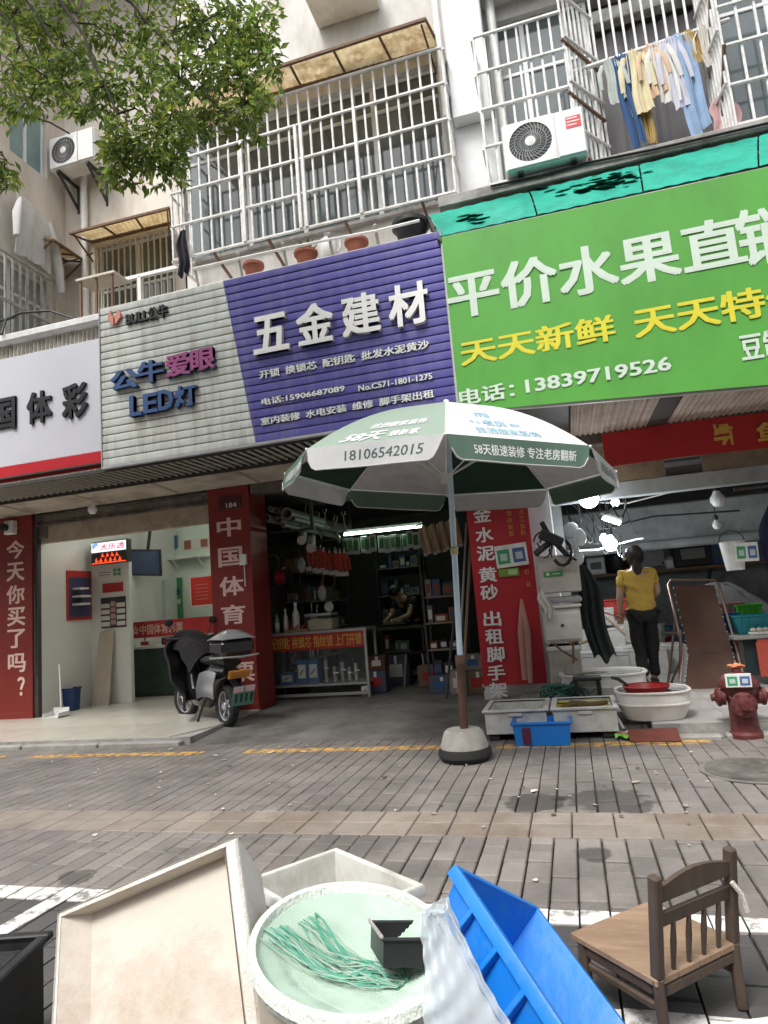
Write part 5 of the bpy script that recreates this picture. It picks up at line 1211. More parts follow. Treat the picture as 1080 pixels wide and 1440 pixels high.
# more goods crowding the dark shop: hanging tools, coils, cartons on the floor
r_ = random.Random(44)
m_cart = [mat('carton%d' % i, c_, .8, var=.12, vs=6) for i, c_ in enumerate(((.19,.13,.08),(.23,.21,.18),(.08,.09,.13),(.12,.05,.03)))]
CNm = ('brown','pale','dark blue','rust red')
for k, (x, y, z, w, h) in enumerate(((-1.25,8.45,.062,.3,.28),(-1.3,8.5,.345,.26,.2),(-1.75,8.62,.062,.34,.22),(-4.05,9.2,.062,.26,.36),(-4.05,9.22,.425,.24,.24),(-4.04,9.23,.668,.25,.3),(-2.75,8.95,.062,.3,.3),(-2.72,8.97,.365,.24,.2),(-2.05,9.3,.062,.36,.3),(-1.5,8.42,.062,.22,.3),(-2.62,9.6,.062,.4,.45))):
    T = thing('carton', '%s carton, %s one stacked on the dark shop floor' % (CNm[k % 4], NTH[k]), 'box', (x,y,z), 'cartons on the dark shop floor'); g = G(); g.box((x-w/2,y,z), (x+w/2,y+.22,z+h), .008); b_ = obj('body', g, m_cart[k % 4], T)
    g = G(); g.box((x-w*.3,y-.003,z+h*.3), (x+w*.25,y-.0008,z+h*.7)); obj('label', g, r_.choice((m_paper, m_pred, m_bxb)), T); g = G(); g.box((x-.02,y-.0025,z+h*.72), (x+.02,y-.0005,z+h-.01)); obj('tape', g, m_plastic_w, T)
for k in range(16):
    px, py = 385+k*6.5+r_.uniform(-3,3), (715+r_.uniform(-5,18)) if k % 2 else (790+r_.uniform(-10,45)); Y = 9.2+r_.uniform(-.4,.5); c = onY(px, py, Y)
    kind = k % 4
    nm, lb = (('coil','coiled hose'),('saw','hand saw'),('bag','bag of fittings'),('wrench','wrench'))[kind]
    T = thing(nm, '%s hanging %s from the red pillar in the dark shop clutter' % (lb, NTH[k]), nm, c, 'hanging clutter of the hardware shop'); g = G()
    if kind == 0:
        for q in range(3): g.tube([c+Vector((.11*math.cos(t*.55)*(1-.06*q), .015*q, .13*math.sin(t*.55)-.12)) for t in range(13)], .012, 6)
        obj('loops', g, r_.choice((m_pred, m_black, gm[5], gm[2])), T)
    elif kind == 1:
        g.prism([c+Vector((-.02,0,0)), c+Vector((.03,0,-.02)), c+Vector((.08,0,-.34)), c+Vector((.05,0,-.35))], (0,.004,0)); obj('blade', g, m_chrome, T, smooth=0); g = G(); g.tube([c+Vector((-.02,0,.0)), c+Vector((.01,0,.09)), c+Vector((.05,0,.06)), c+Vector((.03,0,-.02))], .014, 6); obj('handle', g, gm[5], T)
    elif kind == 2:
        g.ball(c+Vector((0,0,-.1)), (.07,.05,.12), 10); obj('pouch', g, m_blist, T); g = G(); g.tube([c+Vector((0,0,.0)), c+Vector((0,0,.07))], .012, 6); obj('neck', g, m_pred, T)
    else:
        g.tube([c, c+Vector((.015,0,-.26))], .014, 6); obj('shaft', g, m_chrome, T); g = G(); g.tube([c+Vector((-.03,0,.05)), c+Vector((-.02,0,.0)), c+Vector((.02,0,.0)), c+Vector((.03,0,.05))], .012, 6); obj('jaw', g, m_chrome, T)
# small goods in the lottery shop
for k, (px, py, w, h, mm, lb) in enumerate(((240,903,.3,.12,m_navy,'navy tray on the lottery counter'), (206,903,.2,.09,m_paper,'stack of slips at the lottery counter end'), (262,903,.16,.2,m_plastic_w,'white card stand on the lottery counter'))):
    c = onY(px, py, 9.75); T = thing('counter_item', lb, 'stationery', (c.x,9.7,ztop_l)); g = G(); g.box((c.x-w/2,9.7,ztop_l+.012), (c.x+w/2,9.85,ztop_l+.012+h), .012); obj('body', g, mm, T); g = G(); g.box((c.x-w*.35,9.697,ztop_l+.03), (c.x+w*.35,9.699,ztop_l+.012+h*.8)); obj('print', g, m_pred, T)
# ================================================================== red upright banner on the white pillar
YV = 7.66
p, q = onY(660,975,YV), onY(758,690,YV); bx0, bx1 = onY(668,850,YV).x, onY(757,850,YV).x
VB = thing('upright_banner', 'tall red upright banner listing building supplies on the white pillar', 'banner', ((bx0+bx1)/2, YV, .3))
g = G(); g.grid(lambda u, v: (bx0+u*(bx1-bx0), YV+.05+.012*math.sin(u*7+v*3), .25+v*2.62), 14, 20, thick=.005); obj('cloth', g, mat('upright_red', (.43,.02,.03), .45, var=.08, vs=2), VB, smooth=70)
g = G()
for zz in (.25, 2.87): g.bar((bx0-.02,YV+.08,zz), (bx1+.02,YV+.08,zz), .03, .03)
obj('batten', g, m_alu, VB); yl = YV+.03
for ch, cx, cy in (('五',675,697), ('金',678,724), ('水',681,752), ('泥',683,778), ('黄',686,808), ('砂',688,833), ('出',692,870), ('租',695,895), ('脚',697,920), ('手',698,946), ('架',701,970)): char_at(ch, cx, cy, 25, 21, yl, m_w_let, VB, 0, .03)
for body, cx, cy in (('瓷',716,722),('砖',717,732),('胶',718,741),('板',719,750),('木',733,720),('工',734,730),('涂',735,740),('料',736,749),('灯',741,804),('具',743,822)): char_at(body, cx, cy, 7, 7.5, yl, mat('upright_gold', (.55,.25,.05), .5), VB, 0, .02, 'lettering')
def card(label, c, w, h, parent=None, rot=0.0, back=.03):
    """white payment card with a green and a blue blank panel"""
    M = Matrix.Translation(c) @ Matrix.Rotation(rot, 4, 'Y')
    T = thing('payment_card', label, 'card', c, 'white payment cards')
    g = G(); g.box((-w/2,-.006,-h/2), (w/2,.006,h/2), .003, M=M); obj('plate', g, m_plastic_w, T)
    for s, mm in ((-1, mat('pay_green', (.04,.30,.12), .4)), (1, mat('pay_blue', (.06,.12,.30), .4))):
        g = G(); g.box((s*w*.24-w*.19,-.009,-h*.34), (s*w*.24+w*.19,-.0065,h*.30), M=M); o = obj('panel', g, mm, T)
        g = G(); g.box((s*w*.24-w*.11,-.0115,-h*.2), (s*w*.24+w*.11,-.0095,h*.12), M=M); obj('blank', g, mat('pay_pale', (.45,.52,.5), .4), o)
    return T
s = 8.2/FPX
c = onY(719,781,yl-.03); card('white payment card with green and blue panels on the red upright banner', c, 41*s, 29*s, rot=R_(-3))
c = onY(715,805,yl-.012); T = thing('sticker', 'narrow green sticker under the payment card on the red banner', 'sticker', c); g = G(); g.box((c.x-.11,c.y-.004,c.z-.045), (c.x+.12,c.y,c.z+.045)); obj('sheet', g, mat('sticker_green', (.16,.3,.05), .5), T); g = G(); g.box((c.x+.0,c.y-.006,c.z-.03), (c.x+.1,c.y-.0045,c.z+.03)); obj('print', g, mat('sticker_pale', (.4,.55,.25), .5), T)
# cloth strip hanging over the banner
g = G(); t = onY(733,842,yl-.06); b0, b1 = onY(738,956,yl-.06), onY(746,960,yl-.06)
for b, dx in ((b0,-.02), (b1,.03)): g.tube([t, t.lerp(b,.4)+Vector((dx,-.01,0)), b], [.012,.035,.028], 8, flat=.35)
o = obj('cloth_strip', g, mat('strip_pink', (.45,.24,.2), .9)); tag(o, 'pale pink cloth strip hung folded over the red upright banner', 'cloth')

# ================================================================== fish shop room
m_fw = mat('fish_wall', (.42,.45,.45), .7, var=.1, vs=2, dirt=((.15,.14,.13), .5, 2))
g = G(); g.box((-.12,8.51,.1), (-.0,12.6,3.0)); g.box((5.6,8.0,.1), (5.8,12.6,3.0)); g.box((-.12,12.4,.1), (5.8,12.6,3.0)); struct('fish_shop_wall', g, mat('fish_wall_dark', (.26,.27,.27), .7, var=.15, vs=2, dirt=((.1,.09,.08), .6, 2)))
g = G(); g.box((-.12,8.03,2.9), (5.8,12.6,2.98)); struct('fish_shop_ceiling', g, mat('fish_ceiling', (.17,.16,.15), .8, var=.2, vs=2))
zb = onY(960,690,8.1).z; zt = onY(960,668,8.1).z
g = G(); g.box((-.12,8.03,zb), (5.8,8.2,zt), .008); struct('front_beam', g, m_fw)
g = G(); g.box((-.1,8.04,zt+.002), (1.2,8.12,2.9)); g.box((1.6,8.04,zt+.002), (5.8,8.1,2.9)); struct('front_boarding', g, mat('boarding', (.25,.2,.13), .7, var=.3, vs=5))
zc0, zc1 = onY(900,772,10.2).z, onY(900,722,10.2).z
g = G(); g.box((.0,10.2,zc0), (5.6,10.5,zc1+.1), .02); g.tube([(.02,10.12,zc0+.03),(5.6,10.12,zc0+.03)], .07, 10); struct('cross_beam', g, m_fw)
g = G(); a = onZ(1062,700,2.82).x
g.box((2.6,8.25,2.78), (5.6,10.2,2.885), .005); struct('false_ceiling', g, m_fw)
for k, y in enumerate((8.9, 9.5)): g = G(); g.box((.02,y,2.80), (2.58,y+.04,2.86)); o = struct('ceiling_batten', g, m_alu)
# back shelf and what stands on it
ys = 11.6; zs = onY(900,803,ys).z
SH = thing('wall_shelf', 'long brown plank shelf across the far wall of the fish shop', 'shelf', (2.5,ys,zs)); g = G(); g.box((.05,ys,zs-.05), (5.5,ys+.5,zs), .006); obj('plank', g, mat('brown_plank', (.16,.09,.05), .6, var=.2), SH)
for x in (.8, 2.2, 3.6): g = G(); g.bar((x,ys+.02,zs-.06), (x,ys+.75,zs-.5), .04, .04); obj('bracket', g, m_dark, SH)
flat('calendar', 'pale ruled wall calendar behind the woman in yellow', 'calendar', (901,798), (930,757), 12.38, mat('calendar_paper', (.5,.53,.53), .6), marks=[(.05,.70+.0*k,.95,.715,m_ink) for k in (0,)]+[(.08+.13*k,.55,.14+.13*k,.9,mat('cal_grey', (.3,.32,.33), .6)) for k in range(6)])
r_ = random.Random(21)
for k, (px, w, h, mm, nm, lb) in enumerate(((838,.3,.3,m_blist,'box','pale carton on the far shelf above the white foam boxes'), (868,.35,.42,m_black,'pot','black round cooking pot on the far shelf'), (945,.22,.2,m_plastic_w,'pot','small white pot on the far shelf beside the calendar'), (975,.6,.42,m_black,'box','big black box on the far shelf'), (1015,.3,.35,mat('shelf_blue', (.04,.07,.18), .5),'bag','dark blue bag on the far shelf'))):
    c = onY(px, 800, ys+.2)
    T = thing(nm if nm != 'box' else 'carton', lb, nm, (c.x,ys+.2,zs))
    g = G()
    if nm == 'pot': g.lathe([(w*.4,0),(w*.5,.05),(w*.5,h*.7),(w*.53,h*.72),(w*.5,h*.74),(w*.3,h*.9),(.03,h*.95),(.03,h)], (c.x,ys+.22,zs+.001), 20); obj('body', g, mm, T); g = G(); g.tube([(c.x-w*.5,ys+.2,zs+h*.5),(c.x-w*.62,ys+.2,zs+h*.5)], .02, 6); obj('handle', g, m_dark, T)
    else: g.box((c.x-w/2,ys+.05,zs+.001), (c.x+w/2,ys+.4,zs+h), .02); obj('body', g, mm, T); g = G(); g.box((c.x-w*.3,ys+.045,zs+h*.3), (c.x+w*.3,ys+.049,zs+h*.7)); obj('label', g, gm[k % 7], T)
# ------------------------------------------------------------------ open plastic boxes
def crate(label, loc, L, Wd, H, m, t=.012, taper=.0, ribs=0, rim=.018, handle=True, rz=0, M=None, cat='crate', group=None, lip=.022, fl=.01):
    """open box, local axes: L along x, Wd along y, opening up"""
    T = thing('crate', label, cat, loc, group, rz)
    g = G(); k = taper
    def ring(z, off): s = 1-k*(1-z/H); return [(-L/2*s+off,-Wd/2*s+off,z),(L/2*s-off,-Wd/2*s+off,z),(L/2*s-off,Wd/2*s-off,z),(-L/2*s+off,Wd/2*s-off,z)]
    rs = [ring(0,0), ring(H,0), ring(H,t), ring(fl,t)]
    vs = [v for r in rs for v in r]
    fs = [(0,3,2,1)]+[(i*4+j, i*4+(j+1) % 4, (i+1)*4+(j+1) % 4, (i+1)*4+j) for i in range(3) for j in range(4)]+[(12,13,14,15)]
    g.add(vs, fs)
    def put(name, gg, mm, par=T):
        if M is not None: gg.xf(M)
        return obj(name, gg, mm, par, world=False)
    put('body', g, m)
    g = G(); e = lip
    for lo, hi in (((-L/2-e,-Wd/2-e),(L/2+e,-Wd/2+t)), ((-L/2-e,Wd/2-t),(L/2+e,Wd/2+e)), ((-L/2-e,-Wd/2+t),(-L/2+t,Wd/2-t)), ((L/2-t,-Wd/2+t),(L/2+e,Wd/2-t))): g.box((lo[0],lo[1],H-rim), (hi[0],hi[1],H+.004), .005)
    put('rim', g, m)
    for s in range(ribs):
        x = -L/2+L*(s+1)/(ribs+1)
        for sg in (-1, 1): gg = G(); gg.box((x-.006,sg*(Wd/2),.02), (x+.006,sg*(Wd/2+.012),H-rim)); put('rib', gg, m)
    if handle:
        for sg in (-1, 1): gg = G(); gg.box((-.06,sg*(Wd/2+.003),H*.72), (.06,sg*(Wd/2+.02),H*.72+.03), .006); put('handle', gg, m)
    return T
m_cw = mat('crate_white', (.62,.62,.58), .45, var=.06, vs=6, dirt=((.30,.26,.20), .55, 5))
m_cb = mat('crate_blue', (.015,.19,.62), .35, var=.06, vs=4)
YF = 5.95
xl, xm, xr = onY(679,1015,YF).x, onY(774,1013,YF).x, onY(872,1010,YF).x; zt = onY(720,999,YF).z
H_ = zt-.06
cA = crate('white crate holding only a divider, in front of the red upright banner', ((xl+xm)/2-.005, YF+.30, .06), xm-xl-.05, .56, H_, m_cw, t=.025)
g = G(); g.box((-.30,-.02,.03), (.30,.0,H_-.05), .004); obj('divider', g, m_cw, cA, world=False)
cB = crate('white crate with yellow eel tray inside, beside the round white basin', ((xm+xr)/2+.005, YF+.30, .06), xr-xm-.05, .56, H_, m_cw, t=.025)
g = G(); g.tube([(-.20,-.1,H_-.03),(-.1,-.05,H_),(.05,-.1,H_-.01),(.2,-.05,H_)], [.02,.03,.03,.02], 8); o = obj('eel', g, mat('eel_dark', (.12,.09,.03), .3)); o.location = cB.location; tag(o, 'dark eel lying across the yellow tray', 'fish')
yt = crate('shallow yellow tray set inside the white crate', (cB.location.x, cB.location.y-.03, .06+H_-.075), .50, .32, .06, mat('tray_yellow', (.60,.45,.05), .4, var=.15), handle=False, cat='tray')
T = thing('pallet', 'dark blocks carrying the two white crates off the ground', 'pallet', (xm,YF+.3,.004))
for x in (xl+.08, xm-.03, xr-.1): g = G(); g.box((x-.05,YF+.05,.004), (x+.05,YF+.52,.058), .006); obj('block', g, mat('pallet_wood', (.05,.045,.04), .9), T)
c = onZ(764,1051,0); bl_ = crate('small blue crate on the pavers in front of the white crates', (c.x,c.y+.15,.004), .47, .27, .19, m_cb, taper=.08, lip=.015, handle=False)
g = G(); g.box((-.16,-.139,.02), (-.09,-.1345,.15)); obj('stain', g, mat('stain_dark', (.09,.015,.04), .6), bl_, world=False)
# basins
def basin(label, loc, rx, ry, H, m, power=.75):
    T = thing('basin', label, 'basin', loc, 'white fish basins')
    g = G(); g.lathe([(.80,0),(.86,.03),(.97,H*.45),(.99,H*.5),(.985,H*.55),(1.0,H*.9),(1.04,H*.92),(1.05,H*.97),(1.02,H),(.96,H*.98),(.92,H*.6),(.8,.03),(.001,.025)], (0,0,0), 40, sx=rx, sy=ry, power=power); obj('body', g, m, T, world=False)
    g = G(); g.lathe([(.97,H*.88),(.001,H*.885)], (0,0,0), 32, sx=rx, sy=ry, power=power); obj('water', g, mat('basin_water', (.14,.17,.16), .05, var=.2), T, world=False)
    g = G(); g.lathe([(.995,H*.5),(1.012,H*.515),(1.012,H*.56),(.998,H*.575)], (0,0,0), 40, sx=rx, sy=ry, power=power); obj('band', g, m, T, world=False); return T
m_bas = mat('basin_white', (.70,.69,.66), .35, var=.05, vs=4, dirt=((.42,.36,.28), .4, 4))
cb = onZ(921,1010,.115); basin1 = basin('white basin with a red colander in it, at the edge of the fish shop', (cb.x+.01, 6.27, .115), .30, .26, .24, m_bas)
g = G(); g.lathe([(.19,.07),(.2,.07),(.17,.02),(.05,0),(.001,0)], (0,0,0), 24, cap=False); T = thing('colander', 'red colander with a black handle floating in the white basin', 'colander', (cb.x-.03,6.29,.115+.195)); obj('bowl', g, mat('colander_red', (.38,.02,.02), .35), T, world=False); g = G(); g.tube([(-.15,.05,.07),(-.22,.1,.12),(-.27,.13,.13)], [.014,.018,.014], 8); obj('handle', g, m_black, T, world=False)
c2 = onY(846,962,7.25); basin2 = basin('wide white basin standing further back by the drawer box', (c2.x+.02,7.3,.13), .42, .32, .27, m_bas)
g = G(); a, b = onY(806,962,6.93), onY(845,950,6.93); g.box((a.x,6.80,b.z-.03), (b.x,7.0,b.z), .008)
for x in (a.x+.03, b.x-.03):
    for y in (6.82, 6.98): g.tube([(x,y,.113),(x,y,b.z-.03)], .02, 6)
T = obj('stool', g, m_black); tag(T, 'low black stool in front of the wide white basin', 'stool')
g = G(); g.box((.32,5.78,.004), (.70,5.97,.02), .004); g.prism([(.32,5.80,.02),(.70,5.80,.02),(.70,5.965,.075),(.32,5.965,.075)], (0,0,-.01)); T = obj('ramp', g, mat('ramp_brick', (.17,.05,.035), .8, var=.25, vs=8, bump=.4)); tag(T, 'reddish wedge under the edge of the basin platform', 'ramp')
# box stack by the white pillar
def stack_box(name, label, c0, c1, Y, d, m, cat='box', parts=()):
    p, q = onY(*c0, Y), onY(*c1, Y); x0, x1, z0, z1 = min(p.x,q.x), max(p.x,q.x), min(p.z,q.z), max(p.z,q.z)
    T = thing(name, label, cat, ((x0+x1)/2,Y,z0)); g = G(); g.box((x0,Y,z0), (x1,Y+d,z1), .015); obj('body', g, m, T); return T, x0, x1, z0, z1
m_foam = mat('foam_white', (.62,.61,.58), .8, var=.05, vs=5, bump=.25, bs=120, dirt=((.40,.34,.26), .4, 4))
T, x0, x1, z0, z1 = stack_box('storage_box', 'beige lower box of the stack by the white pillar, fishing net at its foot', (778,985), (815,907), 7.42, .4, mat('box_beige', (.40,.37,.32), .6, var=.08, dirt=((.2,.17,.13),.5,4)))
g = G(); g.box((x0-.01,7.41,z1-.05), (x1+.01,7.83,z1+.0), .006); obj('lid', g, m_foam, T)
T, x0, x1, z0, z1 = stack_box('drawer_box', 'white single drawer box in the middle of the stack by the white pillar', (767,905), (815,853), 7.38, .42, m_foam)
g = G(); g.box((x0+.02,7.366,z0+.03), (x1-.02,7.379,z1-.06), .004); dr = obj('drawer', g, m_foam, T); g = G(); g.ball(((x0+x1)/2,7.355,(z0+z1)/2), .018, 8); obj('knob', g, m_dark, dr)
g = G(); g.box((x0-.02,7.35,z1), (x1+.02,7.82,z1+.03), .008); obj('top', g, m_foam, T)
T, x0, x1, z0, z1 = stack_box('tray', 'flat grey scale tray on top of the drawer box', (766,850), (818,838), 7.40, .4, mat('tray_grey', (.33,.33,.34), .35, .4), 'tray')
g = G(); g.box((x0+.02,7.41,z1), (x1-.02,7.78,z1+.012), .004); obj('plate', g, m_chrome, T)
T, x0, x1, z0, z1 = stack_box('scale_box', 'cream tapered box with a green label over the scale tray', (760,836), (812,778), 7.52, .25, mat('box_cream', (.50,.47,.43), .5, var=.06, dirt=((.3,.26,.2),.4,3)))
a, b = onY(765,812,7.515), onY(791,802,7.515); g = G(); g.box((a.x,7.512,a.z), (b.x,7.519,b.z)); lb = obj('label', g, mat('label_green', (.05,.25,.07), .5), T); g = G(); g.box((a.x+.1,7.510,a.z+.025), (b.x-.03,7.5118,b.z-.025)); g.lathe([(.02,0),(.02,.002),(.001,.002)], (a.x+.045,7.512,(a.z+b.z)/2), 10, M=Matrix.Rotation(R_(90), 4, 'X')); obj('print', g, m_paper, lb)
g = G(); g.bar((x0+.02,7.6,z1), (x0+.02,7.6,z1+.1), .02, .02); obj('stand', g, m_dark, T)
# black tools and cables heaped over the box, hoses and bags
c = onY(772,762,7.4); r_ = random.Random(5)
T = thing('cable_heap', 'black tools and looped cables heaped over the cream box', 'cables', c)
g = G(); M = Matrix.Translation(onY(775,757,7.42)) @ Euler((.2,.5,.3)).to_matrix().to_4x4(); g.box((-.13,-.05,-.06), (.13,.05,.06), .015, M=M); obj('tool_case', g, m_black, T)
for (px, py, e) in ((762,772,(.4,-.6,.2)), (790,772,(.1,.9,-.3)), (768,745,(.2,1.2,0))): g = G(); M = Matrix.Translation(onY(px,py,7.45)) @ Euler(e).to_matrix().to_4x4(); g.box((-.10,-.03,-.03), (.10,.03,.03), .012, M=M); g.tube([M @ Vector((.1,0,0)), M @ Vector((.2,0,.03))], .014, 6); obj('hand_tool', g, m_black, T)
for k in range(6):
    a0 = r_.uniform(0,6); cc = onY(770+r_.uniform(-8,30), 768+r_.uniform(-14,14), 7.42); R0 = r_.uniform(.06,.15); g = G()
    g.tube([cc+Vector((R0*math.cos(a0+t*.5)*.7, .05*math.sin(t), R0*math.sin(a0+t*.5))) for t in range(r_.choice((5,6,8)))], r_.choice((.010,.014,.02)), 6); obj('cable', g, m_black, T)
T = thing('plastic_bags', 'white plastic bags bunched on the hook beside the drying dark coat', 'bags', onY(808,760,7.7)); g = G()
for k in range(6):
    cc = onY(806+r_.uniform(-8,10), 745+k*10, 7.7); g.ball(cc, (r_.uniform(.05,.09), .05, r_.uniform(.07,.11)), 10, M=Euler((r_.uniform(-.5,.5),r_.uniform(-.5,.5),0)).to_matrix().to_4x4())
obj('bag', g, mat('bag_white', (.6,.63,.63), .4, thin=.3, bump=.6, bs=25), T)
t = onY(818,795,7.75); cloth('coat', 'long dark green coat hanging by the drawer box', (t.x+.0,7.75,t.z), .26, onY(818,795,7.75).z-onY(828,928,7.75).z, C('coat', (.015,.022,.02), .02), lean=(.12,0), fold=3, amp=.03, group=None, seed=31, taper=.9)
# hanging white rag at the drawer box
t = onY(762,830,7.36); cloth('rag', 'white rag hanging from the drawer box edge', (t.x,7.33,t.z), .12, .32, C('rag', (.62,.6,.56), .1), lean=(.06,0), fold=2, amp=.015, group=None, seed=33)
# net bundle and green bits at the foot
c = onY(790,962,7.1); T = thing('net_bundle', 'bundled green fishing net between the banner and the wide basin', 'net', (c.x,7.0,.12)); g = G()
for k in range(26):
    a0, R0 = r_.uniform(0,6.3), r_.uniform(.05,.24); cx, cz = c.x+r_.uniform(-.1,.1), .2+r_.uniform(-.06,.1)
    g.tube([(cx+R0*math.cos(a0+t*.6), 7.0+R0*.5*math.sin(a0+t*.6), cz+.05*math.sin(t*1.3+k)) for t in range(7)], .008, 5)
obj('strands', g, mat('net_green', (.06,.20,.15), .6, rnd=.3), T)
g = G(); g.tube([onY(778,905,7.3), onY(790,915,7.25), onY(812,928,7.2)], .012, 6); a = onY(806,905,7.2); g.tube([a+Vector((-.04,0,0)), a+Vector((.05,0,.02))], .014, 6); g.tube([a, a+Vector((-.02,0,-.2))], .012, 6); T = obj('hooked_rod', g, m_rust); tag(T, 'rusty hooked rod leaning across the beige box', 'rod')
# white foam boxes in the middle of the room
def foam_box(label, c, L, Wd, H, lid=True):
    T = crate(label, c, L, Wd, H, m_foam, t=.03, handle=False, rim=.03, lip=.006, group='white foam fish boxes', cat='foam box')
    T.name = 'foam_box'
    if lid: g = G(); g.box((-L/2-.008,-Wd/2-.008,H+.005), (L/2+.008,Wd/2+.008,H+.035), .008); g.box((-L/2+.04,-Wd/2+.04,H+.035), (L/2-.04,Wd/2-.04,H+.045), .004); obj('lid', g, m_foam, T, world=False)
    return T
for k, (px, py, z, L, H, lid, lb) in enumerate(((850,950,.113,.62,.30,True,'lidded white foam box on the floor behind the wide basin'), (905,948,.113,.6,.33,True,'lidded white foam box on the floor behind the woman in yellow'), (848,905,.46,.56,.26,False,'open white foam box on top, near the dark green coat'), (940,930,.113,.5,.30,True,'white foam box on the floor beside the brown recliner'), (842,866,.75,.4,.2,True,'small foam box topmost in the stack near the dark green coat'), (890,900,.50,.5,.33,True,'foam box on the upper tier under the red crate'))):
    c = onY(px, py, 9.2); foam_box(lb, (c.x, 9.2+.1*k, z), L, .42, H, lid)
g = G(); a, b = onY(838,855,8.9), onY(880,893,8.75); g.tube([a, b], .016, 6); a2, b2 = onY(800,910,8.7), onY(852,893,8.7); g.tube([a2, b2], .02, 6); T = obj('tool_handles', g, mat('wood_handle', (.30,.2,.12), .6)); tag(T, 'wooden tool handles lying over the foam boxes', 'tool handles')
c = onY(874,868,9.4); crate('red crate on the foam box beside the woman in yellow', (c.x,9.55,.885), .4, .3, .2, mat('crate_red', (.38,.03,.03), .4), handle=True)

# ================================================================== people
def skin(name, J, E, mats, parent=None, sub=3, root='pelvis', world=False):
    names = list(J); idx = {n: i for i, n in enumerate(names)}
    me = bpy.data.meshes.new('tmp'); me.from_pydata([J[n][0] for n in names], [(idx[a], idx[b]) for a, b in E], [])
    o = bpy.data.objects.new('tmp', me); COL.objects.link(o)
    o.modifiers.new('s', 'SKIN'); ss = o.modifiers.new('u', 'SUBSURF'); ss.levels = sub; ss.render_levels = sub
    for n, d in zip(names, me.skin_vertices[0].data):
        r = J[n][1]; d.radius = r if isinstance(r, tuple) else (r, r); d.use_root = (n == root)
    dg = bpy.context.evaluated_depsgraph_get(); dg.update()
    m2 = bpy.data.meshes.new_from_object(o.evaluated_get(dg)); bpy.data.objects.remove(o); m2.materials.clear()
    for mm in (mats if isinstance(mats, list) else [mats]): m2.materials.append(mm)
    if name in ('shirt', 'trousers'):
        from mathutils import noise as _n
        ns = [v.normal.copy() for v in m2.vertices]
        for v, nn in zip(m2.vertices, ns):
            q = v.co; f = _n.noise(Vector((q.x*9, q.y*9, q.z*(16 if name == 'shirt' else 7)+q.x*8)))*.020+_n.noise(q*26)*.007
            v.co = q+nn*f
    m2.polygons.foreach_set('use_smooth', [True]*len(m2.polygons)); m2.name = name
    return link(name, m2, parent, world)
def hand(g, wrist, dirn, palmn, curl=.6, s=1.0):
    """palm, four curled fingers of unequal length and a thumb leaving its side"""
    d = Vector(dirn).normalized(); n = Vector(palmn).normalized(); sd = d.cross(n).normalized(); w = Vector(wrist)
    g.tube([w-d*.02*s, w+d*.03*s, w+d*.07*s, w+d*.09*s], [.026*s,.036*s,.038*s,.03*s], 10, flat=.55)
    for k, (o, l) in enumerate(((-.028,.062), (-.010,.075), (.009,.07), (.026,.055))):
        b = w+d*.07*s+sd*o*s; p1 = b+d*l*.45*s+n*.1*l*curl*s; p2 = p1+(d*.35+n*.5*curl).normalized()*l*.35*s; p3 = p2+(d*.1+n*curl).normalized()*l*.3*s
        g.tube([b, p1, p2, p3], [.0095*s,.0088*s,.008*s,.0062*s], 7)
    b = w+d*.02*s-sd*.03*s; g.tube([b, b-sd*.022*s+d*.025*s+n*.012*s, b-sd*.022*s+d*.05*s+n*.03*s], [.012*s,.0105*s,.008*s], 7)
m_skin = mat('skin', (.42,.26,.18), .55, var=.05); m_hair = mat('hair_black', (.018,.013,.011), .45, var=.3, vs=30)
m_tee = mat('tee_mustard', (.46,.30,.055), .85, var=.08, vs=6, bump=.3, bs=25); m_trs = mat('trousers_black', (.007,.007,.008), .85, var=.2, bump=.3, bs=20)
